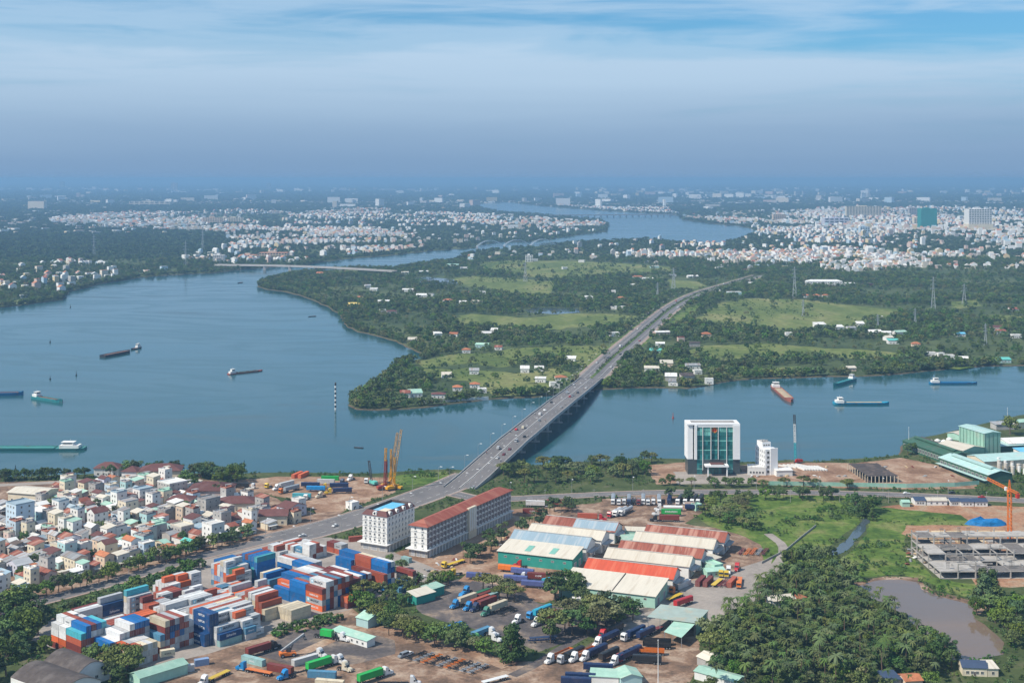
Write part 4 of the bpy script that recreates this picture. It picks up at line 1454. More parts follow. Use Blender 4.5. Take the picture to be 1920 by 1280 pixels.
for k in range(4):
    MB().box(14.2 + k * 2.5, 16.3 + k * 2.5, 0.2, 0.3, 0.4, 4.8, M_tglass).build('entrance_door', off)
cn = MB().extrude_y([(11.4, 6.6), (11.4, 7.6), (15.0, 7.7), (16.0, 8.3), (24.0, 8.3), (25.0, 7.7), (28.0, 7.6), (28.0, 6.6)], -7.0, 0.4, M_panel).build('entrance_canopy', off)
MB().box(15.2, 24.8, -6.6, 0.1, 8.31, 8.6, M_rmaroon).build('canopy_roof', cn)
for x in (13.0, 26.4):
    MB().box(x, x + 0.8, -6.2, -5.4, 0.0, 6.6, M_panel).build('pillar', off)
em = MB().tube((18.95, 0.95, 31.2), (18.95, 1.15, 31.2), 1.9, n=24, m=M_red).build('emblem', off)
M_gold = mat('emblem_gold', (0.75, 0.42, 0.05), 0.4, var=0.05)
star = MB()
pts = []
for k in range(10):
    w = math.pi / 2 + k * math.pi / 5
    r_ = 0.62 if k % 2 == 0 else 0.25
    pts.append((18.95 + r_ * math.cos(w), 0.93, 31.85 + r_ * math.sin(w)))
star.poly(pts, M_gold)
for k in range(20):                       # wreath round the rim
    w0, w1 = -math.pi / 2 + k * 2 * math.pi / 20, -math.pi / 2 + (k + 0.7) * 2 * math.pi / 20
    star.poly([(18.95 + r_ * math.cos(w), 0.93, 31.2 + r_ * math.sin(w)) for r_, w in ((1.5, w0), (1.85, w0), (1.85, w1), (1.5, w1))], M_gold)
for k in range(8):                        # cog wheel at the foot
    star.poly([(18.55 + 0.1 * k, 0.93, 29.8), (18.63 + 0.1 * k, 0.93, 29.8), (18.63 + 0.1 * k, 0.93, 30.2), (18.55 + 0.1 * k, 0.93, 30.2)], M_gold)
star.build('star_and_wreath', em)
MB().box(16.9, 21.0, 0.9, 1.2, 33.4, 33.9, M_panel).build('name_plate', off)
keep_clear((bx, by), 0, OW, OD, 4)

# narrow white office beside the tower
nloc = G(1436, 891)
nb = thing('white_office_block', 'narrow white office block with stepped roof beside the glass tower', 'office building', (*nloc, 0), R(14))
later(nb, 'narrow white office block with stepped roof beside the glass tower', 'office building')
MB().box(0, 9.2, 0.6, 17, -0.2, 18.2, M_panel).build('wall', nb)
MB().box(3.6, 9.2, 0.0, 0.6, -0.2, 19.0, M_panel).build('front_slab', nb)
MB().box(0.6, 7.0, 7.0, 16.4, 18.2, 22.0, M_panel).build('stair_head', nb)
MB().box(0.9, 6.7, 7.3, 16.1, 22.0, 22.2, M_grey).build('roof_slab', nb)
for k in range(5):
    put('window', W_grey, nb, (1.1, 0.58, 1.4 + k * 3.4), 0, (1.9, 1, 2.0))
    for q in range(5):
        put('window', W_white, nb, (0, 15.6 - q * 3.1, 1.4 + k * 3.4), -math.pi / 2, (1.5, 1, 2.0))
for q in range(6):
    MB().box(-0.5, 0.0, 0.9 + q * 3.1, 1.3 + q * 3.1, 0, 18.2, M_panel).build('fin', nb)
for k in range(3):
    MB().tube((1.6 + k * 1.8, 9, 22.2), (1.6 + k * 1.8, 9, 23.4), 0.6, n=8, m=M_steel).build('water_tank', nb)
    put('window', W_grey, nb, (1.2 + k * 1.8, 6.98, 19.4), 0, (1.4, 1, 1.2))
keep_clear(nloc, R(14), 9.2, 17, 3)
px_building('low_wing', 'low white wing joined to the narrow office block', 'office building', (1402, 890), (1436, 891), 10, 5.2, 'flat', 0, M_white, M_rwhite, (('f', 1.2, 1.6, 1.4, 5),))
px_building('guard_pavilion', 'white carport pavilion between the pile stacks and the road', 'pavilion', (1456, 893), (1486, 892), 7, 4.0, 'mono', 0.6, M_white, M_rwhite)

# ---------------------------------------------------------------- green riverside factory
gy = R(0)
def fac(name, base, A, B, D, h, kind, rise, wm, rm, wins=()):
    return px_building(name, base, 'factory', A, B, D, h, kind, rise, wm, rm, wins, 0.6)


f1 = fac('factory_hall', 'dark green factory hall with aqua ridge-vent roof nearest the road', (1853, 908), (1898, 905), 60, 6.6, 'gable_y', 2.4, M_dgreen, M_aqua, (('l', 2.4, 2.4, 3.2, 12),))
MB().extrude_y([(6.2, 9.0), (6.2, 9.9), (8.4, 10.5), (10.6, 9.9), (10.6, 9.0)], 6, 54, M_aqua).build('ridge_vent', f1)
MB().box(-3.0, -0.02, 0, 60, 2.6, 2.8, M_aqua).build('side_canopy', f1)
f2 = fac('factory_hall', 'long dark green factory hall with dark roof along the quay', (1778, 872), (1826, 869), 62, 6.4, 'gable_y', 2.6, M_dgreen, M_dgreen, (('l', 1.8, 2.8, 2.6, 16),))
MB().extrude_y([(7.4, 9.0), (7.4, 9.8), (9.4, 10.4), (11.4, 9.8), (11.4, 9.0)], 4, 58, M_dgreen).build('ridge_vent', f2)
MB().box(7.9, 16, 30, 60, 8.9, 9.0, M_rblack).build('roof_sheet', f2)
f3 = fac('factory_tower', 'tall light green factory tower with aqua roof', (1846, 860), (1876, 858), 32, 19.0, 'gable_y', 1.0, M_lgreen, M_aqua)
for k in range(4):
    MB().box(k * 3.6 + 0.2, k * 3.6 + 0.5, -0.12, 0.0, 0, 18.4, M_dgreen).build('trim', f3)
for k in range(8):
    MB().box(-0.12, 0.0, k * 4.2 + 0.8, k * 4.2 + 1.2, 0, 18.4, M_dgreen).build('trim', f3)
fac('factory_hall', 'light green hall with cream roof beside the factory tower', (1806, 866), (1846, 860), 26, 8.5, 'gable_y', 2.2, M_lgreen, M_rcream)
fac('factory_hall', 'low aqua-roofed hall behind the pipe yard', (1846, 882), (1950, 876), 24, 6.5, 'gable_x', 2.0, M_cream, M_aqua)
fac('factory_hall', 'dark green low range behind the aqua-roofed hall', (1808, 856), (1920, 850), 12, 6.5, 'mono', 1.0, M_dgreen, M_aqua)
fac('factory_hall', 'white-roofed riverside shed at the edge of the factory', (1892, 850), (1985, 846), 22, 7.5, 'gable_x', 2.2, M_white, M_rwhite)
fac('factory_hall', 'blue-roofed shed cut off by the picture edge', (1915, 862), (1990, 858), 10, 6.0, 'mono', 1.0, M_white, M_tankblue)
fac('quay_shed', 'cream quay shed with mint roof at the water', (1800, 826), (1822, 822), 12, 4.5, 'gable_x', 1.2, M_mint, M_rcream)
fac('quay_shed', 'dark-roofed open quay shed under the round tree', (1868, 806), (1902, 805), 10, 4.5, 'mono', 0.8, M_grey, M_rgrey)
fac('quay_shed', 'small cream house with mint roof at the far quay', (1908, 804), (1935, 802), 10, 5.5, 'gable_x', 1.5, M_cream, M_rmint)

# storage silos on the quay
for k, (px_, py_) in enumerate(((1746, 842), (1758, 843), (1770, 842), (1780, 840))):
    x, y = G(px_, py_)
    o = later(thing('storage_tank', 'x', 'tank', (x, y, 0)), 'white round storage tank on the factory quay', 'tank', 'storage tanks on the quay')
    m_ = MB()
    m_.tube((0, 0, 0), (0, 0, 6.5 + k % 2), 2.4, n=14, m=M_white)
    m_.build('shell', o)
    MB().tube((0, 0, 6.5 + k % 2), (0, 0, 7.6 + k % 2), 2.4, 0.4, 14, M_white).build('cone_roof', o)
M_pipe = mat('process_pipe', (0.55, 0.50, 0.44), 0.6, var=0.2)
for k in range(16):
    x, y = G(1862 + (k * 37 % 62), 876 + (k * 13 % 14))
    o = later(thing('process_vessel', 'x', 'vessel', (x, y, 0)), 'pale process vessel in the factory pipe yard', 'vessel', 'vessels in the factory pipe yard')
    hgt = 4 + (k * 7 % 5)
    MB().tube((0, 0, 0), (0, 0, hgt), 1.1 + 0.2 * (k % 3), n=10, m=M_pipe if k % 3 else M_white).build('shell', o)
    MB().bar((0, 0, hgt * 0.8), (3.5, 0.4, hgt * 0.8), 0.3, M_steel).build('pipe', o)

# burnt-out flat hall on the riverside dirt
loc, L, rz = frame_from_px((1627, 905), (1684, 904))
o = later(thing('roofless_hall', 'x', 'hall', (*loc, 0), rz), 'derelict hall with black sagging roof on pale columns', 'hall')
rm = MB()
r_ = random.Random(5)
nx, ny = 8, 12
zz = {(i, j): 4.6 + r_.uniform(-0.35, 0.2) for i in range(nx + 1) for j in range(ny + 1)}
for i in range(nx):
    for j in range(ny):
        rm.poly([(L * a / nx, 42 * b / ny, zz[a, b]) for a, b in ((i, j), (i + 1, j), (i + 1, j + 1), (i, j + 1))], M_rdark)
rm.build('roof', o)
for k in range(9):
    MB().box(L * k / 8 - 0.2, L * k / 8 + 0.2, -0.2, 0.2, -0.2, 4.5, M_cream).build('column', o)
    MB().box(-0.25, 0.15, 42 * k / 8 - 0.2, 42 * k / 8 + 0.2, -0.2, 4.5, M_cream).build('column', o)
    MB().box(L - 0.2, L + 0.2, 42 * k / 8, 42 * k / 8 + 0.4, -0.2, 4.5, M_cream).build('column', o)
MB().box(0.2, L - 0.2, 0.5, 41.5, 0.06, 0.12, M_rdark).build('floor', o)
keep_clear(loc, rz, L, 42)

# green hoarding along the road: one panel after another
pts = [(1440, 909), (1500, 910), (1600, 912), (1700, 914), (1790, 912), (1836, 908)]
fo = later(thing('hoarding', 'x', 'hoarding', (*G(1440, 909), 0)), 'long pale green sheet hoarding between road and dirt site', 'hoarding')
x0, y0 = G(1440, 909)
for (a, b) in zip(pts[:-1], pts[1:]):
    A, B = Vector(G(*a)), Vector(G(*b))
    n = max(1, int((B - A).length / 4.0))
    rz = math.atan2((B - A).y, (B - A).x)
    for k in range(n):
        p = A.lerp(B, k / n)
        MB().box(0.03, (B - A).length / n - 0.03, -0.04, 0.04, 0, 2.8, M_fenceg).build('hoarding_panel', fo, (p.x - x0, p.y - y0, 0), rz)

# site offices with navy roofs
for A, B, D, h in (((1716, 947), (1736, 947), 9, 3.2), ((1738, 947), (1776, 947), 7, 3.0), ((1782, 948), (1800, 948), 8, 3.0), ((1802, 949), (1826, 949), 8, 3.0), ((1828, 949), (1852, 949), 8, 3.0)):
    px_building('site_office', 'white navy-roofed site office beside the road', 'site office', A, B, D, h, 'gable_x', 1.3, M_white, M_rnavy if A[0] != 1738 else M_rcream, (('f', 0.9, 1.2, 1.2, 3),), group='site offices by the road')
px_building('site_office', 'small mint hut at the end of the site offices', 'site office', (1692, 950), (1706, 950), 6, 3.0, 'gable_x', 0.9, M_mint, M_rmint)

# ---------------------------------------------------------------- concrete frame under construction
loc, L, rz = frame_from_px((1763.5, 1085), (1930, 1085))
L = 76.0
fr = later(thing('unfinished_building', 'x', 'building site', (*loc, 0), R(1.5)), 'unfinished grey concrete building frame of columns and slabs', 'building site')
M_rawc = mat('raw_concrete', (0.40, 0.375, 0.345), 0.9, var=0.2, scale=0.4, dirt=(0.24, 0.22, 0.20), dirt_amt=0.3)
M_form = mat('formwork', (0.17, 0.155, 0.145), 0.9, var=0.3, scale=0.6)
sp = 9.3
DD = 50.0
r_ = random.Random(9)
levels = lambda i, j: 3 if j >= 4 else (2 if (i in (1, 2) and j == 0) else 1 if j < 2 else 2)
MB().box(0, L, 0.0, DD, -0.2, 0.15, M_rawc).build('ground_slab', fr)
for i in range(9):
    for j in range(6):
        n = levels(i, j)
        x, y = i * sp, j * sp
        for k in range(n + (1 if r_.random() < 0.45 else 0)):
            hh_ = 3.9 if k < n else r_.uniform(0.8, 1.8)
            MB().box(x - 0.3, x + 0.3, y - 0.3, y + 0.3, 0.15 + k * 4.1, 0.15 + k * 4.1 + hh_, M_rawc).build('column', fr)
        for k in range(n):
            z = 4.05 + k * 4.1
            if i < 8:
                MB().box(x + 0.3, x + sp - 0.3, y - 0.2, y + 0.2, z - 0.5, z, M_rawc).build('beam', fr)
            if j < 5 and (k < levels(i, j + 1)):
                MB().box(x - 0.2, x + 0.2, y + 0.3, y + sp - 0.3, z - 0.5, z, M_rawc).build('beam', fr)
            if i < 8 and j < 5 and k < min(levels(i, j + 1), n) and r_.random() < 0.8:
                MB().box(x + 0.2, x + sp - 0.2, y + 0.2, y + sp - 0.2, z, z + 0.14, M_rawc if r_.random() < 0.6 else M_form).build('slab', fr)
for k in range(60):
    i, j = r_.randrange(8), r_.randrange(5)
    x, y = i * sp + r_.uniform(0.5, 8), j * sp + r_.uniform(0.5, 8)
    z = 0.2 + 4.1 * r_.randrange(levels(i, j) + 1)
    q = MB()
    for s in range(4):
        q.bar((x + s * 0.5, y, z), (x + s * 0.5 + r_.uniform(-.1, .1), y, z + 3.2), 0.09, M_dsteel)
    q.box(x - 0.3, x + 1.9, y - 0.6, y + 0.6, z + 3.2, z + 3.3, M_form)
    q.build('scaffold_prop', fr)
keep_clear(loc, 0, L, DD, 3)
# foundation grid behind it
M_plank = mat('formwork_board', (0.55, 0.42, 0.26), 0.8, var=0.2, obj_var=0.2)
for k in range(7):
    for j in range(3):
        px_ = 1722 + k * 29 + j * 8
        py_ = 1000 + j * 9
        x, y = G(px_, py_)
        o = later(MB().box(0, 7.6, 0, 5.5, 0.02, 0.35 + 0.3 * ((k * 3 + j) % 3), M_plank if (k + j) % 3 else M_rawc).build('foundation_bay', None, (x, y, 0), R(2)), 'boarded foundation bay behind the concrete frame', 'foundation', 'foundation bays on the building site')

# ---------------------------------------------------------------- lettering: built-in font turned into meshes that many things share
WORDS = {'MAERSK': 0.0, 'Safmarine': 0.25, 'EVERGREEN': 0.0, 'K LINE': 0.0, 'HAMBURG SUD': 0.0, 'NEPTUN': 0.0, 'MSC': 0.0, 'CRONOS': 0.0, 'SAMSUNG': 0.0}
_tmp = {}
for w_, shear in WORDS.items():
    c_ = bpy.data.curves.new('text_' + w_.replace(' ', '_'), 'FONT')
    c_.body = w_
    c_.size = 1.0
    c_.shear = shear
    c_.resolution_u = 2
    c_.offset = 0.012
    o_ = bpy.data.objects.new('text_tmp', c_)
    COL.objects.link(o_)
    _tmp[w_] = o_
bpy.context.view_layer.update()
_dg = bpy.context.evaluated_depsgraph_get()
TXT = {}
for w_, o_ in _tmp.items():
    me = bpy.data.meshes.new_from_object(o_.evaluated_get(_dg))
    co = np.array([v.co[:] for v in me.vertices])
    TXT[w_] = (co[:, 0].min(), co[:, 0].max(), me)
for o_ in _tmp.values():
    bpy.data.objects.remove(o_, do_unlink=True)


def word_mesh(w, mtl, length, height, star=None):
    """word lying in the x-z plane, reading along +x, seen from -y; optional star badge before it"""
    x0, x1, src = TXT[w]
    k = length / (x1 - x0)
    kz = height / 0.72
    mb = MB()
    vs_ = [v.co for v in src.vertices]
    i = mb.mi(mtl)
    mb.v = [((v.x - x0) * k, 0.0, v.y * kz) for v in vs_]
    for p in src.polygons:
        mb.f.append(tuple(p.vertices))
        mb.m.append(i)
    if star:
        s = height * 1.5
        cx, cz = -s * 0.95, height * 0.5
        mb.box(cx - s / 2, cx + s / 2, 0.0, 0.012, cz - s / 2, cz + s / 2, star)
        pts = []
        for q in range(14):
            w_ = math.pi / 2 + q * math.pi / 7
            r_ = s * (0.42 if q % 2 == 0 else 0.2)
            pts.append((cx + r_ * math.cos(w_), -0.012, cz + r_ * math.sin(w_)))
        mb.poly(pts, M_wletter)
    me = mb.mesh('lettering')
    return me


M_wletter = mat('letter_white', (0.80, 0.80, 0.80), 0.6, var=0.05)
M_dletter = mat('letter_dark', (0.035, 0.05, 0.075), 0.6, var=0.05)
M_star = mat('badge_pale_blue', (0.22, 0.52, 0.66), 0.6, var=0.05)
LET = {
    'mk40': word_mesh('MAERSK', M_dletter, 6.2, 1.15, M_star), 'mk20': word_mesh('MAERSK', M_dletter, 3.0, 0.62),
    'sf40': word_mesh('Safmarine', M_wletter, 5.4, 1.1), 'sf20': word_mesh('Safmarine', M_wletter, 3.4, 0.8),
    'ev40': word_mesh('EVERGREEN', M_wletter, 7.6, 1.05), 'kl40': word_mesh('K LINE', M_wletter, 3.2, 0.95),
    'hs40': word_mesh('HAMBURG SUD', M_wletter, 6.4, 0.9), 'np40': word_mesh('NEPTUN', M_wletter, 4.6, 1.0),
    'ms40': word_mesh('MSC', M_wletter, 3.0, 1.2), 'cr40': word_mesh('CRONOS', M_wletter, 3.2, 0.8), 'sm40': word_mesh('SAMSUNG', M_wletter, 4.6, 1.2),
}

# ---------------------------------------------------------------- shipping containers
CC = {
    'W': ('white', (0.62, 0.62, 0.61)), 'G': ('light grey', (0.44, 0.45, 0.46)), 'M': ('maroon', (0.20, 0.045, 0.035)), 'R': ('brown-red', (0.36, 0.085, 0.045)),
    'O': ('orange', (0.62, 0.13, 0.04)), 'B': ('bright blue', (0.012, 0.13, 0.36)), 'N': ('navy blue', (0.012, 0.055, 0.16)), 'T': ('teal', (0.07, 0.36, 0.42)),
    'C': ('cream', (0.60, 0.52, 0.38)), 'K': ('dark green', (0.03, 0.15, 0.08)), 'Y': ('yellow', (0.62, 0.36, 0.05)), 'S': ('steel blue', (0.08, 0.22, 0.34)),
    'E': ('vivid green', (0.02, 0.36, 0.07)), 'L': ('pale teal', (0.28, 0.45, 0.44)), 'P': ('pale blue', (0.24, 0.34, 0.52)),
}
CMAT = {k: mat('container_' + k, c, 0.5, var=0.16, scale=0.5, dirt=(c[0] * 0.6 + 0.09, c[1] * 0.6 + 0.055, c[2] * 0.6 + 0.04), dirt_amt=0.26, dirt_scale=0.45, obj_var=0.2) for k, (n, c) in CC.items()}
CH_ = 2.78
CL = {40: 12.19, 20: 6.06}
_cm = {}


def container_mesh(ft, k):
    if (ft, k) in _cm:
        return _cm[ft, k]
    L, Wd, h, m = CL[ft], 2.44, CH_ - 0.03, CMAT[k]
    mb = MB()
    e = 0.06
    mb.box(e, L - e, e, Wd - e, 0.12, h - 0.06, m)
    for x in (0.0, L - 0.14):
        for y in (0.0, Wd - 0.14):
            mb.box(x, x + 0.14, y, y + 0.14, 0.0, h, m)
    for y in (0.0, Wd - 0.1):
        for z in (0.0, h - 0.12):
            mb.box(0.14, L - 0.14, y, y + 0.1, z, z + 0.12, m)
    for x in (0.0, L - 0.1):
        for z in (0.0, h - 0.12):
            mb.box(x, x + 0.1, 0.14, Wd - 0.14, z, z + 0.12, m)
    n = 10 if ft == 40 else 5                                   # pressed ribs down the visible side
    for q in range(n):
        x = 0.5 + (L - 1.0) * q / (n - 1)
        mb.box(x - 0.09, x + 0.09, 0.02, e - 0.001, 0.16, h - 0.16, m)
    body = mb.mesh('container_body')
    doors = []
    for s in (0, 1):
        for end in (0, 1):
            d = MB()
            y0 = 0.17 + s * 1.06
            x0, x1 = (-0.02, 0.05) if end == 0 else (L - 0.05, L + 0.02)
            d.box(x0, x1, y0, y0 + 1.03, 0.16, h - 0.16, m)
            for q in (0.3, 0.72):
                xa = x0 - 0.05 if end == 0 else x1
                d.box(xa, xa + 0.05, y0 + q - 0.03, y0 + q + 0.03, 0.1, h - 0.1, M_steel)
            doors.append((s, end, d.mesh('door')))
    _cm[ft, k] = (body, {(s, en): me for s, en, me in doors})
    return _cm[ft, k]


def container(x, y, z, rz, ft, k, base, group, end=0, let=None, lift=0.0):
    body, doors = container_mesh(ft, k)
    o = put('shipping_container', body, None, (x, y, z), rz)
    later(o, base, 'container', group)
    for s in (0, 1):
        put('door', doors[s, end], o)
    if let:
        me = LET[let]
        xs = [v.co.x for v in me.vertices]
        w = max(xs)
        put('lettering', me, o, ((CL[ft] - w) / 2 + (0.6 if let == 'mk40' else 0.0), -0.012, CH_ * 0.36))
    return o


UA, VA = R(49.0), R(-41.0)
uu, vv = Vector((math.cos(UA), math.sin(UA))), Vector((math.cos(VA), math.sin(VA)))
PITCH = 2.53
AUTO = {'W': 'mk', 'G': 'mk', 'N': 'sf', 'B': None}
QUEUE = []


def block(phrase, P, typ, lens, tiers, pal, over=None, letter=0.6, seed=0):
    """P: ground corner nearest the viewer. U blocks run away to the right, V blocks run to the left; `tiers[j][i]` stacked height"""
    r = random.Random(seed * 31 + 5)
    over = over or {}
    p0 = Vector(G(*P))
    na = len(tiers)
    T = [t if isinstance(t, (list, tuple)) else [t] * len(lens) for t in tiers]
    get = lambda j, i: T[j][i] if 0 <= j < na and 0 <= i < len(lens) else 0
    corners = []
    for j in range(na):
        off = 0.0
        for i, ft in enumerate(lens):
            L = CL[ft]
            for k in range(T[j][i]):
                hidden = k < T[j][i] - 1 and get(j - 1, i) > k and get(j, i - 1) > k
                c = over.get((j, i, k)) or over.get((j, None, k)) or over.get((j, None, None))
                c = c or r.choice(pal)
                jx, jy = r.uniform(-0.06, 0.06), r.uniform(-0.05, 0.05)
                if hidden:
                    continue
                if typ == 'U':
                    q = p0 + uu * (off + jx) - vv * (j * PITCH + PITCH) + vv * (PITCH - 2.44 + 0.02)
                    q = p0 + uu * (off + jx) - vv * (j * PITCH + jy)
                    loc, rz, end = q, UA, 0
                else:
                    q = p0 - vv * (off + L + jx) + uu * (j * PITCH + jy)
                    loc, rz, end = q, VA, 1
                exposed = get(j - 1, i) <= k
                let = None
                if exposed and r.random() < letter:
                    if c in 'WG':
                        let = 'mk40' if ft == 40 else 'mk20'
                    elif c in 'N' and ft == 40:
                        let = 'np40' if 'navy' in phrase else 'sf40'
                    elif c in 'NS' and ft == 20:
                        let = 'sf20'
                    elif c == 'O' and ft == 40:
                        let = 'hs40'
                    elif c == 'M' and ft == 40 and r.random() < 0.35:
                        let = 'kl40'
                QUEUE.append((loc.x, loc.y, k * CH_, rz, ft, c, f"{CC[c][0]} {ft}-foot container, {ordinal(k + 1)} tier, {phrase}", 'containers stacked in the yard', end, let))
            off += L + 0.25
    reach = sum(CL[f] + 0.25 for f in lens)
    if typ == 'U':
        quad = [p0, p0 + uu * reach, p0 + uu * reach - vv * na * PITCH, p0 - vv * na * PITCH]
    else:
        quad = [p0, p0 - vv * reach, p0 - vv * reach + uu * na * PITCH, p0 + uu * na * PITCH]
    paint_world([(q.x, q.y) for q in quad], 4)


block('western corner block', (152, 1236), 'V', [40, 20, 20], [[4, 4, 4], [5, 5, 5], [5, 5, 5], [5, 4, 5], [5, 4, 4], [4, 4, 4]], 'WWMRWG',
      {(0, 0, 3): 'T', (0, 0, 2): 'R', (0, 0, 1): 'M', (0, 1, 3): 'W', (0, 1, 2): 'W', (0, 1, 1): 'O', (0, 2, 3): 'W', (0, 2, 2): 'W', (0, 2, 1): 'O', (1, 0, 4): 'B', (1, 0, 3): 'B', (1, 1, 4): 'W', (1, 2, 4): 'W',
       (2, 0, 4): 'M', (2, 2, 4): 'R', (2, 1, 4): 'R', (3, 0, 4): 'B', (4, 0, 4): 'T', (3, 1, 3): 'W', (3, 2, 4): 'W'}, seed=1)
block('blue western block', (205.6, 1241.6), 'V', [40], [[3], [3], [4], [4], [5], [5], [5], [5]], 'WWGMRW',
      {(0, 0, 0): 'Y', (0, 0, 1): 'N', (0, 0, 2): 'B', (2, 0, 3): 'W', (2, 1, 2): 'P', (4, 0, 4): 'W', (5, 0, 4): 'B', (6, 0, 4): 'B', (7, 0, 4): 'B', (3, 0, 3): 'G', (0, 1, 2): 'W', (0, 1, 1): 'W'}, 0.5, 2)
block('small gate block', (248.6, 1251.2), 'V', [20, 20], [[2, 3], [3, 3], [3, 3], [3, 3], [3, 3]], 'WWCRGW', {(0, 0, 1): 'S', (0, 1, 2): 'O', (0, 1, 1): 'C', (1, 0, 2): 'R', (2, 0, 2): 'C', (3, 0, 2): 'W', (4, 0, 2): 'C'}, 0.6, 3)
block('striped middle block', (300.7, 1225.9), 'V', [40, 20], [[3, 3], [5, 4], [5, 4], [5, 4], [5, 4], [5, 4], [4, 4]], 'WGRMWGB',
      {(0, 0, 0): 'R', (0, 0, 1): 'C', (0, 0, 2): 'S', (1, 0, 4): 'C', (1, 0, 3): 'M', (2, 0, 4): 'M', (3, 0, 4): 'G', (4, 0, 4): 'R', (5, 0, 4): 'W', (6, 0, 3): 'W', (2, 0, 3): 'N', (3, 0, 3): 'N', (4, 0, 3): 'R'}, 0.5, 4)
block('navy stack', (384.0, 1212.8), 'V', [40], [[2], [5], [5]], 'N', {}, 1.0, 5)
block('lettered grey tower', (243, 1164), 'U', [40], [4, 5], 'G', {(1, 0, 4): 'T', (1, 0, 0): 'O', (1, 0, 1): 'W', (1, 0, 2): 'W', (1, 0, 3): 'C', (0, 0, 3): 'G'}, 1.0, 6)
block('long western rows', (149, 1180), 'U', [40, 40], [[3, 3], [3, 4], [3, 3], [2, 2]], 'GGWM', {(0, 0, 2): 'G', (0, 0, 1): 'G', (0, 1, 2): 'N', (0, 1, 1): 'N', (0, 1, 0): 'G', (1, 0, 2): 'W', (1, 1, 3): 'G', (2, 0, 2): 'M', (2, 1, 2): 'M'}, 0.6, 7)
block('reefer field', (398, 1199), 'U', [40, 40], [[4, 3], [4, 4], [4, 4], [4, 4], [4, 4], [4, 4], [4, 4], [4, 4], [3, 4], [3, 3]], 'WWWWGO',
      {(0, 0, 3): 'W', (0, 0, 2): 'G', (1, 0, 3): 'S', (2, 0, 3): 'W', (3, 0, 3): 'R', (4, 0, 3): 'W', (6, 0, 3): 'O', (1, 1, 3): 'W', (3, 1, 3): 'R', (5, 1, 3): 'C', (6, 1, 3): 'R'}, 0.5, 8)
block('brown field-edge stack', (279, 1168), 'U', [20, 20], [[3, 3], [3, 3], [4, 3]], 'RMWG', {(0, 0, 2): 'R', (0, 1, 2): 'G'}, 0.3, 9)
block('white roadside rows', (319, 1128), 'U', [20, 20, 20], [[3, 3, 4], [3, 4, 4], [4, 4, 3], [3, 3, 3], [3, 3, 3], [2, 2, 2]], 'WWGWOR', {(0, 0, 2): 'W', (0, 1, 2): 'O', (0, 2, 3): 'W', (1, 0, 2): 'W', (1, 1, 3): 'O', (2, 0, 3): 'O', (2, 1, 3): 'W'}, 0.8, 10)
block('front small stacks', (461, 1201), 'U', [20, 20], [[2, 0], [3, 1], [3, 3], [4, 3], [4, 4]], 'WWWG', {(0, 0, 1): 'S', (0, 0, 0): 'G', (3, 0, 3): 'O', (1, 0, 2): 'W', (3, 1, 2): 'W'}, 0.9, 11)
block('lone front pair', (412.9, 1213.1), 'U', [40], [2, 3], 'WG', {(0, 0, 1): 'N', (0, 0, 0): 'L', (1, 0, 2): 'G'}, 1.0, 12)
block('cream and brown stack', (497, 1165), 'U', [40], [2, 3, 4, 4], 'CRRW', {(0, 0, 0): 'C', (0, 0, 1): 'C', (1, 0, 2): 'R', (1, 0, 1): 'R', (2, 0, 3): 'R', (2, 0, 2): 'R', (3, 0, 3): 'W'}, 0.0, 13)
block('cream low rows', (546, 1166), 'U', [40], [2, 2, 2, 2], 'C', {}, 0.0, 14)
block('tall eastern block', (604, 1147), 'V', [40, 40, 40], [[4, 4, 2], [5, 4, 3], [5, 4, 4], [5, 4, 4], [5, 4, 4], [5, 4, 4], [5, 4, 4], [5, 4, 4], [4, 4, 4], [4, 4, 4]], 'MBRSMWB',
      {(0, 0, 0): 'O', (0, 0, 1): 'G', (0, 0, 2): 'O', (0, 0, 3): 'M', (1, 0, 4): 'W', (2, 0, 4): 'W', (3, 0, 4): 'M', (4, 0, 4): 'S', (5, 0, 4): 'M', (6, 0, 4): 'W', (7, 0, 4): 'R', (0, 1, 3): 'B', (0, 1, 2): 'B', (0, 1, 1): 'B', (0, 1, 0): 'B',
       (1, 1, 3): 'R', (1, 2, 2): 'O', (0, 2, 1): 'B', (0, 2, 0): 'B', (2, 1, 3): 'S', (3, 1, 3): 'B', (4, 1, 3): 'M', (5, 1, 3): 'S', (6, 1, 3): 'M', (2, 2, 3): 'B', (3, 2, 3): 'B', (4, 2, 3): 'R', (5, 2, 3): 'W', (6, 2, 3): 'W', (7, 2, 3): 'W', (8, 2, 3): 'W', (9, 2, 3): 'M',
       (1, 0, 3): 'W', (1, 0, 2): 'W', (2, 0, 3): 'M', (3, 0, 3): 'G', (4, 0, 3): 'O', (5, 0, 3): 'R'}, 0.9, 15)
block('orange corner pair', (651.6, 1141.3), 'U', [20], [2, 2], 'O', {(0, 0, 0): 'M', (0, 0, 1): 'O'}, 0.0, 16)
block('blue and rust wall', (720, 1108), 'V', [40, 40, 40], [[3, 3, 4], [5, 5, 5], [5, 5, 5]], 'RRBW', {(0, 0, 2): 'R', (0, 0, 1): 'R', (0, 0, 0): 'B', (1, 0, 4): 'B', (2, 0, 4): 'W', (1, 1, 4): 'R', (1, 1, 3): 'R', (1, 2, 4): 'B', (1, 2, 3): 'B', (2, 1, 4): 'C', (2, 2, 4): 'B', (2, 0, 3): 'B', (1, 0, 3): 'B', (0, 1, 2): 'M', (0, 2, 3): 'B'}, 0.0, 17)
block('maroon hotel-side pair', (774, 1101), 'V', [40], [3, 2], 'M', {(0, 0, 2): 'M', (0, 0, 1): 'C', (0, 0, 0): 'W', (1, 0, 1): 'M'}, 0.6, 18)
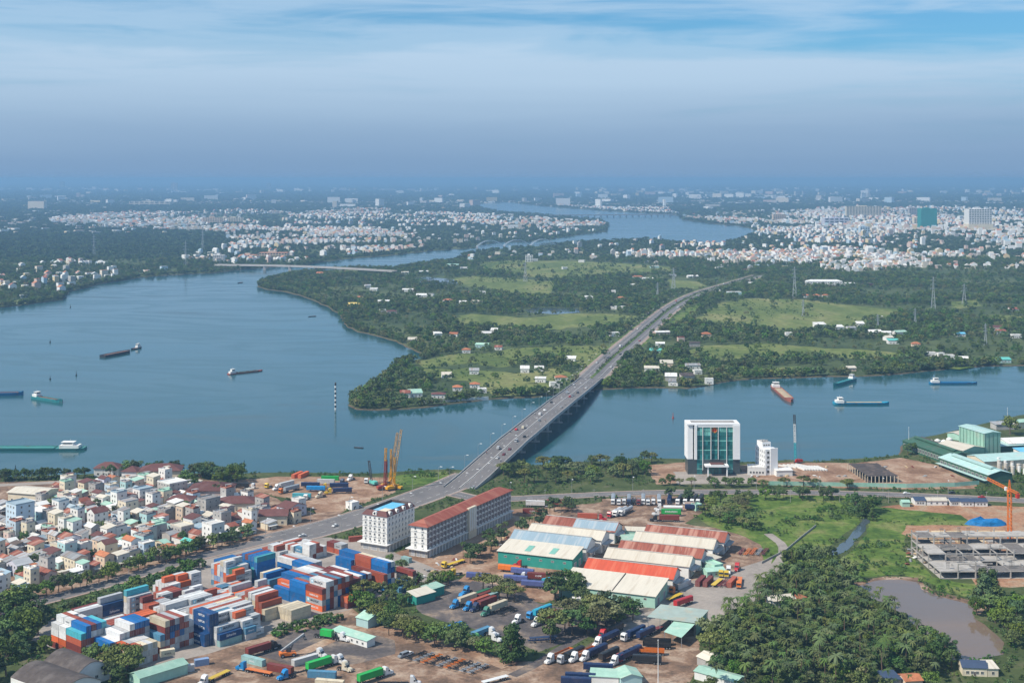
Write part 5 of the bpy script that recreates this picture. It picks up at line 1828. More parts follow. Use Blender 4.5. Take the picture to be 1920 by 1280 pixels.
block('great blue stack', (482, 1095), 'U', [40], [5, 5, 5, 5, 5, 4], 'BBBBT', {(3, 0, 4): 'M', (4, 0, 4): 'B', (3, 0, 2): 'R', (2, 0, 1): 'R', (4, 0, 1): 'M'}, 0.0, 19)
block('low blue rows', (417, 1072), 'U', [40, 20], [[2, 2], [2, 2], [2, 0]], 'BMT', {(0, 0, 1): 'B', (0, 0, 0): 'M', (0, 1, 1): 'B'}, 0.0, 20)
block('mixed corner stack', (441, 1110), 'U', [20, 20], [[4, 0], [4, 3], [4, 4], [5, 4], [5, 5], [4, 4], [4, 4], [4, 3]], 'WSGWOP', {(0, 0, 3): 'O', (0, 0, 2): 'G', (0, 0, 1): 'M', (0, 0, 0): 'M', (1, 0, 3): 'K', (2, 0, 3): 'S', (3, 0, 4): 'W', (1, 0, 2): 'C', (1, 0, 1): 'B', (4, 0, 4): 'C', (5, 0, 3): 'W', (6, 0, 3): 'O', (7, 0, 3): 'W'}, 0.6, 21)
block('steel blue pair', (505, 1108), 'U', [40], [2, 3, 3], 'SBCW', {(0, 0, 1): 'S', (1, 0, 2): 'B', (2, 0, 2): 'C', (0, 0, 0): 'S', (1, 0, 1): 'M'}, 0.3, 22)
block('white back row', (524, 1054), 'U', [20], [2, 3, 3, 3, 2, 2], 'WWGR', {}, 0.8, 23)
block('white hotel-side stack', (580, 1050), 'V', [20, 20], [[3, 2], [3, 2], [3, 3], [2, 2], [2, 2]], 'WWRWM', {(0, 0, 2): 'W', (0, 0, 1): 'W', (2, 0, 2): 'R', (0, 1, 1): 'S'}, 0.7, 24)
block('rear white rows', (536, 1036), 'U', [40], [2, 2, 1, 1], 'WWR', {}, 0.5, 25)
block('orange inner row', (352, 1142), 'U', [20, 20], [[2, 2], [3, 2], [2, 3]], 'RWGO', {}, 0.5, 27)
block('maroon lane stack', (470, 1128), 'U', [20, 20], [[2, 2], [2, 3]], 'MRWG', {}, 0.3, 28)
block('rear mixed rows', (550.0, 1042.3), 'U', [20, 20], [[2, 2], [2, 2], [2, 1]], 'WRWG', {}, 0.5, 29)
block('rust end stack', (676, 1110), 'V', [20], [[2], [3], [3]], 'RMWB', {}, 0.0, 30)
block('hotel-side low row', (640, 1040), 'V', [20, 20], [[2, 2], [2, 2]], 'RWMG', {}, 0.3, 31)
block('blue lane boxes', (752, 1112), 'V', [20], [[1], [2]], 'BS', {}, 0.0, 32)
block('inner western rows', (207.6, 1205.7), 'U', [40, 40], [[3, 3], [3, 3], [3, 3], [3, 2]], 'WWGRO', {}, 0.5, 40)
block('inner middle rows', (316.5, 1181.1), 'U', [40, 40], [[3, 4], [4, 4], [4, 4], [3, 4], [3, 3]], 'WWOWG', {}, 0.5, 41)
block('inner pale rows', (399.8, 1154.7), 'U', [20, 20], [[3, 3], [3, 3], [4, 3], [3, 3], [3, 3], [3, 3]], 'WGWRO', {}, 0.5, 42)
block('inner lane rows', (471.0, 1154.3), 'U', [40], [4, 4, 3, 3, 3, 3, 4, 3, 3], 'WWRCGO', {}, 0.5, 43)
block('inner grey rows', (304.1, 1147.6), 'U', [20, 20], [[3, 3], [3, 3], [3, 3], [2, 3]], 'GWRM', {}, 0.5, 44)
block('inner short rows', (416.3, 1132.7), 'U', [20, 20], [[3, 3], [3, 3], [3, 4]], 'WOGS', {}, 0.5, 45)
block('inner eastern rows', (672.7, 1121.2), 'V', [40, 40], [[4, 4], [4, 4]], 'RBMW', {}, 0.5, 46)
block('inner rear rows', (576.2, 1088.3), 'V', [40, 40], [[3, 3], [3, 3], [3, 3], [3, 3]], 'WRBG', {}, 0.5, 47)
block('lone blue box stack', (404, 1116), 'U', [20], [1], 'B', {(0, 0, 0): 'B'}, 0.0, 26)

# of all stacked boxes the 285 that show largest are things; the rest of the stacks are one mass
from mathutils.bvhtree import BVHTree


def box_corners(q):
    x, y, z, rz, ft = q[:5]
    c, s = math.cos(rz), math.sin(rz)
    L = CL[ft]
    return [Vector((x + c * a - s * b, y + s * a + c * b, z + h)) for h in (0.0, CH_ - 0.03) for a, b in ((0, 0), (L, 0), (L, 2.44), (0, 2.44))]


bv, bf = [], []
for q in QUEUE:
    k = len(bv)
    bv += box_corners(q)
    bf += [tuple(k + a for a in f_) for f_ in ((0, 1, 5, 4), (1, 2, 6, 5), (2, 3, 7, 6), (3, 0, 4, 7), (4, 5, 6, 7))]
tree = BVHTree.FromPolygons(bv, bf)
eye = Vector((0, 0, CH))
score = []
for n_, q in enumerate(QUEUE):
    cs = box_corners(q)
    tot = 0.0
    for f_ in ((0, 1, 5, 4), (1, 2, 6, 5), (2, 3, 7, 6), (3, 0, 4, 7), (4, 5, 6, 7)):
        a, b, c, d = (cs[i] for i in f_)
        nrm = (b - a).cross(d - a)
        mid = (a + c) / 2
        cosv = nrm.normalized().dot((eye - mid).normalized())
        if cosv <= 0:
            continue
        hit = 0
        for i in range(4):
            for j in range(2):
                p = a + (b - a) * ((i + 0.5) / 4) + (d - a) * ((j + 0.5) / 2)
                dirv = p - eye
                L = dirv.length
                r_ = tree.ray_cast(eye, dirv / L, L + 1.0)
                if r_[0] is not None and r_[3] > L - 0.15:
                    hit += 1
        tot += nrm.length * cosv * hit / 8 / mid.y ** 2
    score.append(tot)
order = sorted(range(len(QUEUE)), key=lambda i: -score[i])
for i in order[:285]:
    container(*QUEUE[i])
rest = MB()
for i in order[285:]:
    x, y, z, rz, ft, c = QUEUE[i][:6]
    me = container_mesh(ft, c)[0]
    k = len(rest.v)
    cc, ss = math.cos(rz), math.sin(rz)
    rest.v += [(x + cc * v.co.x - ss * v.co.y, y + ss * v.co.x + cc * v.co.y, z + v.co.z) for v in me.vertices]
    mi_ = rest.mi(CMAT[c])
    for p in me.polygons:
        rest.f.append(tuple(k + t_ for t_ in p.vertices))
        rest.m.append(mi_)
stuff(rest.build('container_stacks'), 'smaller and half-hidden containers filling the yard stacks', 'containers')
print('containers', len(QUEUE), 'seen', sum(1 for v in score if v > 0))

# ---------------------------------------------------------------- the river bridge
def zprof(y):
    return float(np.interp(y, [860, 905, 935, 970, 1030, 1120, 1200, 1290, 1370, 1450, 1530], [0.1, 0.12, 1.8, 4.6, 8.4, 10.4, 10.2, 7.6, 4.4, 1.6, 0.12]))


def lift_px(px_, py_):
    z = 6.0
    for _ in range(12):
        x, y = G(px_, py_, z)
        z = zprof(y)
    return x, y


Lp = [lift_px(*p) for p in ((890, 865), (929, 834), (971, 797), (1014, 761), (1056, 730), (1092, 710))]
Rp = [lift_px(*p) for p in ((896, 899), (929, 876), (969, 851), (1014, 809), (1059, 767), (1098, 733), (1123, 714))]
fl = np.polyfit([p[1] for p in Lp], [p[0] for p in Lp], 2)
fr_ = np.polyfit([p[1] for p in Rp], [p[0] for p in Rp], 2)
ys = np.arange(905.0, 1376.0, 7.0)
BW = 23.0
cen = [((np.polyval(fl, y) + np.polyval(fr_, y)) / 2, y) for y in ys]
zs = [zprof(y) for y in ys]
br = later(thing('river_bridge', 'x', 'bridge', (0, 0, 0)), 'long low concrete road bridge crossing the river', 'bridge')
M_bconc = mat('bridge_concrete', (0.42, 0.40, 0.385), 0.85, var=0.12, scale=0.2, dirt=(0.28, 0.26, 0.25), dirt_amt=0.2)
off = lambda d: offset_line(cen, d)
zz = np.array(zs)
mb = MB()
strip_mesh(mb, off(BW / 2 - 0.5), off(-BW / 2 + 0.5), zz, m=M_road)
mb.build('road_surface', br)
mb = MB()
for d0, d1, za, zb in ((-BW / 2 + 0.5, -BW / 2, 0, 0.0), (BW / 2, BW / 2 - 0.5, 0.0, 0)):
    pass
strip_mesh(mb, off(-BW / 2), off(-BW / 2), zz - 1.6, zz + 1.0, M_bconc)          # outer face, right
strip_mesh(mb, off(-BW / 2 + 0.45), off(-BW / 2), zz + 1.0, zz + 1.0, M_bconc)
strip_mesh(mb, off(-BW / 2 + 0.45), off(-BW / 2 + 0.45), zz, zz + 1.0, M_bconc)
mb.build('parapet', br)
mb = MB()
strip_mesh(mb, off(BW / 2), off(BW / 2), zz + 1.0, zz - 1.6, M_bconc)
strip_mesh(mb, off(BW / 2), off(BW / 2 - 0.45), zz + 1.0, zz + 1.0, M_bconc)
strip_mesh(mb, off(BW / 2 - 0.45), off(BW / 2 - 0.45), zz + 1.0, zz, M_bconc)
mb.build('parapet', br)
mb = MB()
strip_mesh(mb, off(-BW / 2), off(-BW / 2 + 2.2), zz - 1.6, zz - 2.6, M_bconc)
strip_mesh(mb, off(-BW / 2 + 2.2), off(BW / 2 - 2.2), zz - 2.6, zz - 2.6, M_bconc)
strip_mesh(mb, off(BW / 2 - 2.2), off(BW / 2), zz - 2.6, zz - 1.6, M_bconc)
mb.build('deck_underside', br)
mb = MB()
strip_mesh(mb, off(0.35), off(-0.35), zz + 0.45, zz + 0.45, M_bconc)
strip_mesh(mb, off(-0.35), off(-0.35), zz, zz + 0.45, M_bconc)
strip_mesh(mb, off(0.35), off(0.35), zz + 0.45, zz, M_bconc)
mb.build('median_kerb', br)
mk = MB()
for d in (-BW / 4 - 0.2, BW / 4 + 0.2):
    a, b = off(d + 0.1), off(d - 0.1)
    for i in range(0, len(ys) - 1, 2):
        mk.poly([(*a[i], zs[i] + 0.02), (*b[i], zs[i] + 0.02), (b[i][0] * .5 + b[i + 1][0] * .5, b[i][1] * .5 + b[i + 1][1] * .5, (zs[i] + zs[i + 1]) / 2 + 0.02), (a[i][0] * .5 + a[i + 1][0] * .5, a[i][1] * .5 + a[i + 1][1] * .5, (zs[i] + zs[i + 1]) / 2 + 0.02)], M_mark)
for d in (-BW / 2 + 1.2, BW / 2 - 1.2, -0.7, 0.7):
    strip_mesh(mk, off(d + 0.09), off(d - 0.09), zz + 0.02, m=M_mark)
mk.build('lane_markings', br)
for yp in np.arange(985, 1340, 42.0):                                        # piers
    x = (np.polyval(fl, yp) + np.polyval(fr_, yp)) / 2
    zt = zprof(yp) - 2.6
    p = MB()
    p.box(x - 9.5, x + 9.5, yp - 0.9, yp + 0.9, zt - 1.4, zt + 0.05, M_bconc)
    pier = p.build('pier', br)
    for dx in (-6.5, 0.0, 6.5):
        MB().tube((x + dx, yp, WZ - 3), (x + dx, yp, zt - 1.4), 0.9, n=10, m=M_bconc).build('pier_column', pier)
    MB().box(x - 10, x + 10, yp - 1.8, yp + 1.8, WZ - 2, WZ + 0.7, M_bconc).build('pile_cap', pier)
for s in (1, -1):                                                            # approach walls
    w = MB()
    e = [p for p, y in zip(off(s * BW / 2 * 0.998), ys) if y < 965]
    ez = np.array([z for z, y in zip(zs, ys) if y < 965])
    strip_mesh(w, e, e, ez * 0 - 0.3, ez - 1.5, M_bconc)
    strip_mesh(w, e, e, ez - 1.5, ez * 0 - 0.3, M_bconc)
    w.build('approach_wall', br)
paint_world([*off(BW / 2 + 3), *off(-BW / 2 - 3)[::-1]], 4, (0, 1, 2, 3))

# road across the island, with a planted median
hw_px = [(1108, 703), (1140, 677), (1175, 648), (1228, 602), (1262, 574), (1305, 551), (1355, 536.5), (1425, 516)]
hw = smooth_line([cen[-1]] + [G(*p) for p in hw_px[1:]], 2)
hz_ = np.array([zprof(p[1]) + 0.12 for p in hw])
hmb = MB()
strip_mesh(hmb, offset_line(hw, 13.5), offset_line(hw, -13.5), hz_, m=M_road)
hwy = structure(hmb.build('island_road'))
hmb = MB()
strip_mesh(hmb, offset_line(hw, 1.6), offset_line(hw, -1.6), hz_ + 0.15, m=M_lush)
hmb.build('median_strip').parent = hwy
hmb = MB()
for d in (-12.8, -7.4, 7.4, 12.8):
    strip_mesh(hmb, offset_line(hw, d + 0.12), offset_line(hw, d - 0.12), hz_ + 0.03, m=M_mark)
hmb.build('lane_markings').parent = hwy
for s in (1, -1):
    k = MB()
    e0, e1 = offset_line(hw, s * 13.5), offset_line(hw, s * 17.5)
    if s > 0:
        e0, e1 = e1, e0
    strip_mesh(k, e0, e1, hz_ + 0.1, m=M_pave)
    out = e0 if s > 0 else e1
    toe = offset_line(hw, s * 22.0)
    if s > 0:
        strip_mesh(k, toe, out, hz_ * 0 - 0.1, hz_ + 0.1, m=M_lush)
    else:
        strip_mesh(k, out, toe, hz_ + 0.1, hz_ * 0 - 0.1, m=M_lush)
    structure(k.build('pavement'))
paint_world([*offset_line(hw, 19), *offset_line(hw, -19)[::-1]], 4, (0, 1, 2, 3))


# ---------------------------------------------------------------- street lamps
M_lamp = mat('lamp_white', (0.75, 0.75, 0.74), 0.4, var=0.05)
lp = MB().tube((0, 0, 0), (0, 0, 9.0), 0.14, 0.08, 6, M_steel).mesh('pole')
la = MB().tube((0, 0, 9.0), (1.8, 0, 9.6), 0.07, 0.05, 5, M_steel).mesh('arm')
lh = MB().box(1.5, 3.0, -0.35, 0.35, 9.5, 9.8, M_lamp).mesh('lamp_head')


def lamp(x, y, z, rz, base, group):
    o = later(thing('street_lamp', 'x', 'street lamp', (x, y, z), rz), base, 'street lamp', group)
    put('pole', lp, o)
    put('arm', la, o)
    put('lamp_head', lh, o)
    return o


def along(line, step, start=0.0):
    acc, nxt = 0.0, start
    for a, b in zip(line[:-1], line[1:]):
        L = math.hypot(b[0] - a[0], b[1] - a[1])
        while nxt < acc + L:
            t = (nxt - acc) / L
            yield a[0] + (b[0] - a[0]) * t, a[1] + (b[1] - a[1]) * t, math.atan2(b[1] - a[1], b[0] - a[0])
            nxt += step
        acc += L


for s, nm in ((1, 'upstream'), (-1, 'downstream')):
    for x, y, w in along(off(s * (BW / 2 - 0.25)), 31.0, 12.0):
        lamp(x, y, zprof(y) + 0.9, w - s * math.pi / 2, f'white-headed street lamp on the {nm} parapet of the bridge', f'lamps on the {nm} parapet')
for s in (1, -1):
    for x, y, w in along(offset_line(av_line, s * 14.8), 34.0, 10.0):
        lamp(x, y, 0.1, w - s * math.pi / 2, f"street lamp on the {'river' if s > 0 else 'hotel'} side of the avenue", 'lamps along the avenue')
for x, y, w in along(offset_line(hw, 15.0), 60.0, 30.0):
    lamp(x, y, zprof(y) + 0.1, w - math.pi / 2, 'street lamp on the western pavement of the island road', 'lamps along the island road')
rl = smooth_line([G(*p) for p in ((905, 938), (1000, 933), (1100, 928), (1200, 924), (1290, 922), (1400, 922), (1560, 924), (1700, 928), (1840, 934))], 1)
for x, y, w in along(offset_line(rl, 7.2), 42.0, 20.0):
    lamp(x, y, 0.1, w - math.pi / 2, 'street lamp on the verge of the riverside road', 'lamps along the riverside road')
ll = smooth_line([G(*p) for p in ((30, 1139), (130, 1114), (230, 1086), (340, 1052), (430, 1030))], 1)
for x, y, w in along(offset_line(ll, 5.4), 30.0, 8.0):
    lamp(x, y, 0.1, w - math.pi / 2, 'street lamp between the houses and the container yard road', 'lamps along the container yard road')

# ---------------------------------------------------------------- vehicles
VC = {'white': (0.68, 0.68, 0.67), 'blue': (0.015, 0.20, 0.46), 'red': (0.46, 0.025, 0.03), 'green': (0.05, 0.19, 0.13), 'navy': (0.015, 0.03, 0.085), 'grey': (0.26, 0.29, 0.32), 'black': (0.02, 0.022, 0.025),
      'yellow': (0.62, 0.42, 0.03), 'orange': (0.62, 0.16, 0.02), 'silver': (0.42, 0.43, 0.44), 'cyan': (0.03, 0.36, 0.52), 'maroon': (0.18, 0.03, 0.03), 'cream': (0.58, 0.52, 0.40), 'lime': (0.12, 0.40, 0.10), 'slate-blue': (0.085, 0.11, 0.27)}
VM = {k: mat('vehicle_' + k, c, 0.35, var=0.06, scale=0.6, spec=0.5, obj_var=0.1, dirt=(c[0] * 0.6 + 0.08, c[1] * 0.6 + 0.06, c[2] * 0.6 + 0.045), dirt_amt=0.08) for k, c in VC.items()}
M_glassd = glass('vehicle_glass', (0.02, 0.025, 0.03), 0.08)
_wh = {}


def wheel_mesh(r, w):
    if (r, w) not in _wh:
        a = MB().tube((0, -w / 2, 0), (0, w / 2, 0), r, n=12, m=M_black)
        a.tube((0, -w / 2 - 0.01, 0), (0, w / 2 + 0.01, 0), r * 0.55, n=8, m=M_steel)
        _wh[r, w] = a.mesh('wheel')
    return _wh[r, w]


_vm = {}


def tractor_meshes(kind, colr):
    """nose at x = 0 looking along -x, rear at +x"""
    if (kind, colr) in _vm:
        return _vm[kind, colr]
    m = VM[colr]
    body, glz, ch = MB(), MB(), MB()
    if kind == 'nose':
        body.extrude_y([(0.0, 0.55), (0.05, 1.25), (0.35, 1.6), (1.9, 1.85), (1.9, 0.55)], -0.85, 0.85, m)                # bonnet
        body.extrude_y([(0.7, 0.5), (0.6, 1.0), (0.9, 1.25), (1.5, 1.25), (1.75, 0.9), (1.75, 0.5)], -1.2, 1.2, m)          # wings
        body.extrude_y([(1.9, 0.6), (1.9, 1.85), (2.5, 2.75), (2.9, 3.5), (3.4, 3.9), (4.6, 4.0), (4.7, 0.6)], -1.15, 1.15, m)   # cab, sleeper, fairing
        glz.extrude_y([(1.93, 1.95), (2.42, 2.7), (2.40, 2.74), (1.86, 1.95)], -1.0, 1.0, M_glassd)
        glz.box(2.35, 3.1, -1.17, 1.17, 1.95, 2.6, M_glassd)
        ax = (1.2, 5.6, 6.9)
        L = 7.6
    else:
        body.extrude_y([(0.0, 0.5), (0.0, 2.0), (0.22, 3.0), (0.6, 3.6), (2.2, 3.7), (2.25, 0.8), (1.9, 0.6)], -1.2, 1.2, m)
        glz.extrude_y([(-0.02, 2.0), (0.2, 2.9), (0.16, 2.92), (-0.06, 2.0)], -1.05, 1.05, M_glassd)
        glz.box(0.45, 1.25, -1.22, 1.22, 2.0, 2.7, M_glassd)
        body.box(-0.06, 0.1, -1.15, 1.15, 0.45, 0.9, M_dsteel)
        ax = (1.3, 4.4, 5.6)
        L = 6.3
    ch.box(1.5, L, -0.45, 0.45, 0.75, 1.0, M_dsteel)
    ch.tube((2.6, -0.95, 0.75), (4.2, -0.95, 0.75), 0.33, n=8, m=M_steel)
    ch.tube((2.6, 0.95, 0.75), (4.2, 0.95, 0.75), 0.33, n=8, m=M_steel)
    ch.box(ax[1] - 0.2, L - 0.2, -0.5, 0.5, 1.0, 1.18, M_black)
    lights = MB()
    lights.box(-0.04, 0.02, -0.96, -0.64, 0.75, 1.05, M_lamp)
    _vm[kind, colr] = (body.mesh('cab'), glz.mesh('windscreen'), ch.mesh('chassis'), lights.mesh('headlight'), ax, L)
    return _vm[kind, colr]


_tm = {}


def trailer_mesh(kind, colr):
    if (kind, colr) in _tm:
        return _tm[kind, colr]
    m = VM.get(colr, M_dsteel)
    mb = MB()
    L = 12.6
    mb.box(0, L, -0.55, -0.35, 1.05, 1.35, m)
    mb.box(0, L, 0.35, 0.55, 1.05, 1.35, m)
    for k in range(6):
        x = 0.05 + k * (L - 0.3) / 5
        mb.box(x, x + 0.2, -1.22, 1.22, 1.15, 1.36, m)
    mb.box(2.6, 2.9, -0.9, 0.9, 0.05, 1.05, M_dsteel)
    if kind == 'flat':
        mb.box(0, L, -1.22, 1.22, 1.37, 1.47, m)
    if kind == 'tarp':
        mb.box(0, L, -1.22, 1.22, 1.37, 2.0, m)
        n = 7
        for k in range(n):
            x0, x1 = L * k / n, L * (k + 1) / n
            b = 0.05 if k % 2 else -0.03
            mb.extrude_x([(-1.25 - b, 1.6), (1.25 + b, 1.6), (1.2 + b, 3.55), (0.6, 3.85 + b), (-0.6, 3.85 + b), (-1.2 - b, 3.55)], x0 + 0.01, x1 - 0.01, m)
    if kind == 'tank':
        mb.tube((0.3, 0, 2.45), (L - 0.3, 0, 2.45), 1.1, n=16, m=m)
        mb.tube((L * 0.4, 0, 3.5), (L * 0.6, 0, 3.5), 0.25, n=6, m=M_steel)
    if kind == 'gondola':
        for y0, y1 in ((-1.25, -1.17), (1.17, 1.25)):
            mb.box(0, L, y0, y1, 1.37, 2.7, m)
        for x0, x1 in ((0.0, 0.1), (L - 0.1, L)):
            mb.box(x0, x1, -1.17, 1.17, 1.37, 2.7, m)
        mb.box(0.1, L - 0.1, -1.17, 1.17, 1.37, 1.9, M_mud)
        for k in range(9):
            mb.box(0.6 + k * 1.4, 0.75 + k * 1.4, -1.32, -1.25, 1.2, 2.75, m)
    _tm[kind, colr] = mb.mesh('trailer')
    return _tm[kind, colr]


HEAD = R(50.0)
LOADTXT = {None: 'without trailer', 'skel': 'with bare skeletal trailer', 'flat': 'with flat trailer', 'tarp': 'with tarpaulin trailer', 'tank': 'with tank trailer', 'gondola': 'with open gondola trailer', 'cont': 'carrying a container'}


def truck(px_, kind, colr, load=None, lc='black', zone='', ang=HEAD, ft=40, ck=None, let=None):
    x, y = G(*px_)
    b, g, c, hl, ax, L = tractor_meshes(kind, colr)
    tl = 'cont' if ck else load
    desc = f"{colr} {'long-nosed' if kind == 'nose' else 'flat-fronted'} truck {LOADTXT[tl]} {zone}" if not (load in ('tarp', 'flat', 'gondola') and not ck) else f"{colr} truck with {lc} {'tarpaulin' if load == 'tarp' else load} trailer {zone}"
    o = later(thing('semi_truck', 'x', 'truck', (x, y, 0.06), ang), desc, 'truck', f'trucks {zone}')
    put('cab', b, o)
    put('windscreen', g, o)
    put('chassis', c, o)
    put('headlight', hl, o)
    put('headlight', hl, o, (0, 1.6, 0))
    wm_ = wheel_mesh(0.5, 0.35)
    for a in ax:
        for s in (-1.0, 1.0):
            put('wheel', wm_, o, (a, s, 0.5))
    if load:
        t = put('trailer', trailer_mesh(load, lc), o, (L - 1.9, 0, 0))
        for a in (9.4, 10.7, 12.0):
            for s in (-1.0, 1.0):
                put('wheel', wm_, t, (a, s, 0.5))
        if ck:
            lx_ = L - 1.9 + (0.2 if ft == 40 else 3.2)
            cc, ss = math.cos(ang), math.sin(ang)
            ox, oy = lx_, -1.22
            container(x + cc * ox - ss * oy, y + ss * ox + cc * oy, 1.45, ang, ft, ck, f"{CC[ck][0]} {ft}-foot container on a {colr} truck {zone}", 'containers on trucks', 0, let)
    paint_world([(x + math.cos(ang) * a - math.sin(ang) * q, y + math.sin(ang) * a + math.cos(ang) * q) for a, q in ((-1, -2), (L + (11 if load else 0), -2), (L + (11 if load else 0), 2), (-1, 2))], 4)
    return o


def trailer(px_, load, lc, zone, ang=HEAD, ck=None, ft=40, let=None):
    x, y = G(*px_)
    words_ = {'skel': 'bare skeletal trailer', 'flat': 'flat trailer', 'tarp': 'tarpaulin trailer', 'tank': 'tank trailer', 'gondola': 'open gondola trailer'}[load]
    o = later(put('semi_trailer', trailer_mesh(load, lc), None, (x, y, 0.06), ang), f"parked {lc} {words_} {zone}", 'trailer', f'trailers {zone}')
    wm_ = wheel_mesh(0.5, 0.35)
    for a in (9.4, 10.7, 12.0):
        for s in (-1.0, 1.0):
            put('wheel', wm_, o, (a, s, 0.5))
    if ck:
        cc, ss = math.cos(ang), math.sin(ang)
        container(x + cc * 0.2 + ss * 1.22, y + ss * 0.2 - cc * 1.22, 1.45, ang, ft, ck, f"{CC[ck][0]} {ft}-foot container on a parked trailer {zone}", 'containers on trailers', 0, let)
    paint_world([(x + math.cos(ang) * a - math.sin(ang) * q, y + math.sin(ang) * a + math.cos(ang) * q) for a, q in ((-1, -2), (13, -2), (13, 2), (-1, 2))], 4)
    return o


def loose(px_, ft, ck, zone, ang, z=0.08, let=None, end=0):
    x, y = G(*px_)
    o = container(x, y, z, ang, ft, ck, f"{CC[ck][0]} {ft}-foot container standing alone {zone}", 'single containers on the ground', end, let)
    c, s = math.cos(ang), math.sin(ang)
    paint_world([(x + c * a - s * b, y + s * a + c * b) for a, b in ((-1, -1), (CL[ft] + 1, -1), (CL[ft] + 1, 3.4), (-1, 3.4))], 4)
    return o


Z1 = 'in the middle yard'
truck((845, 1142), 'nose', 'blue', 'skel', 'black', Z1, ck='C')
truck((856, 1130), 'nose', 'blue', None, 'black', Z1)
truck((866, 1116), 'nose', 'blue', None, 'black', Z1)
truck((870, 1146), 'nose', 'blue', 'skel', 'black', Z1, ck='R')
truck((883, 1148), 'nose', 'navy', 'skel', 'black', Z1, ck='M')
loose((890, 1124), 40, 'K', 'behind the parked trucks', HEAD)
loose((905, 1131), 40, 'L', 'behind the parked trucks', HEAD)
loose((899, 1126), 40, 'M', 'behind the parked trucks', HEAD)
truck((903, 1156), 'nose', 'green', 'skel', 'black', Z1, ck='C')
trailer((928, 1152), 'skel', 'black', Z1)
trailer((936, 1156), 'skel', 'black', Z1)
truck((962, 1171), 'nose', 'white', None, 'black', Z1)
truck((990, 1162), 'cab', 'blue', 'tarp', 'cyan', Z1)
truck((998, 1176), 'nose', 'white', 'skel', 'black', Z1, ck='R')
trailer((1030, 1166), 'skel', 'navy', Z1)
trailer((1040, 1168), 'skel', 'navy', Z1)
truck((876, 1176), 'nose', 'blue', 'skel', 'black', Z1, R(230), ck='B')
loose((888, 1198), 40, 'S', 'beside the white bobtail trucks', HEAD)
truck((940, 1204), 'nose', 'white', None, 'black', Z1, R(150))
truck((935, 1194), 'nose', 'white', None, 'black', Z1, R(150))
truck((906, 1206), 'nose', 'lime', None, 'black', Z1, R(150))
trailer((990, 1205), 'skel', 'navy', Z1, R(10))
trailer((993, 1201), 'flat', 'navy', Z1, R(10))
Z2 = 'in the southern row'
truck((1023, 1246), 'nose', 'white', 'gondola', 'orange', Z2)
truck((1048, 1245), 'cab', 'silver', 'tarp', 'black', Z2)
truck((1068, 1243), 'nose', 'white', 'gondola', 'orange', Z2)
truck((1089, 1241), 'nose', 'white', 'tarp', 'navy', Z2)
truck((1113, 1214), 'nose', 'white', 'tarp', 'navy', Z2)
truck((1122, 1199), 'nose', 'red', 'tarp', 'black', Z2)
truck((1167, 1203), 'cab', 'white', 'tarp', 'navy', Z2)
trailer((1196, 1200), 'tarp', 'navy', Z2)
truck((1144, 1250), 'nose', 'white', 'tarp', 'navy', Z2)
truck((1158, 1243), 'cab', 'red', 'tarp', 'navy', Z2)
trailer((1126, 1241), 'tarp', 'black', Z2)
truck((1203, 1196), 'cab', 'blue', 'flat', 'maroon', Z2)
trailer((1192, 1225), 'gondola', 'orange', Z2, R(-8))
trailer((1186, 1242), 'tarp', 'black', Z2, R(-8))
trailer((1205, 1214), 'gondola', 'black', Z2, R(-6))
trailer((1206, 1207), 'gondola', 'black', Z2, R(-6))
trailer((1052, 1284), 'tarp', 'navy', Z2, R(-8))
trailer((1094, 1258), 'tarp', 'navy', Z2, R(-8))
trailer((1060, 1276), 'tarp', 'navy', Z2, R(-8))
Z3 = 'on the dirt yard'
truck((526, 1213), 'nose', 'black', 'skel', 'black', Z3, R(226), ck='M')
truck((656, 1203), 'nose', 'white', 'skel', 'black', Z3, R(158), ft=20, ck='E')
loose((452, 1240), 40, 'L', 'on the dirt yard', R(-32), let='cr40')
loose((500, 1256), 40, 'M', 'on the dirt yard', R(-24))
loose((552, 1250), 40, 'W', 'on the dirt yard', R(42))
loose((576, 1270), 40, 'S', 'on the dirt yard', R(-8))
loose((590, 1286), 40, 'C', 'at the yard edge', R(-12))
loose((338, 1262), 20, 'G', 'beside the mint tin shed', R(26))
loose((366, 1250), 20, 'P', 'beside the mint tin shed', R(26))
loose((302, 1246), 20, 'C', 'by the yard gate', R(28), 3.2, 'mk20')
truck((640, 1240), 'nose', 'white', 'skel', 'black', Z3, R(224), ck='E', let='ev40')
truck((736, 1262), 'nose', 'white', 'skel', 'black', Z3, R(224), ck='E', let='ev40')
truck((612, 1234), 'nose', 'white', None, 'black', Z3, R(150))
truck((650, 1246), 'nose', 'white', None, 'black', Z3, R(150))
truck((660, 1260), 'nose', 'cream', None, 'black', Z3, R(150))
truck((443, 1254), 'nose', 'blue', 'flat', 'orange', Z3, R(-26))
truck((520, 1276), 'nose', 'blue', 'skel', 'black', Z3, R(40))
truck((372, 1288), 'nose', 'white', 'flat', 'yellow', Z3, R(60))
truck((790, 1284), 'nose', 'white', 'skel', 'black', Z3, R(180))
trailer((905, 1284), 'flat', 'white', Z3, R(35))
for k in range(9):
    trailer((762 + k * 14.5, 1240 + k * 3.2), 'skel', 'orange' if k in (2, 5) else 'grey' if k % 3 else 'black', 'among the empty trailers', R(52))
Z4 = 'by the riverside road'
cols4 = ['white', 'white', 'white', 'navy', 'black', 'maroon', 'white', 'white', 'white', 'white']
for k, px_ in enumerate((1149, 1160, 1170, 1179, 1188, 1197, 1206, 1215, 1225, 1236)):
    truck((px_, 947 + (k % 2)), 'cab', cols4[k], 'tarp' if k % 3 == 0 else 'skel', 'grey', Z4, R(84))
truck((1254, 946), 'cab', 'navy', 'tarp', 'navy', Z4, R(80))
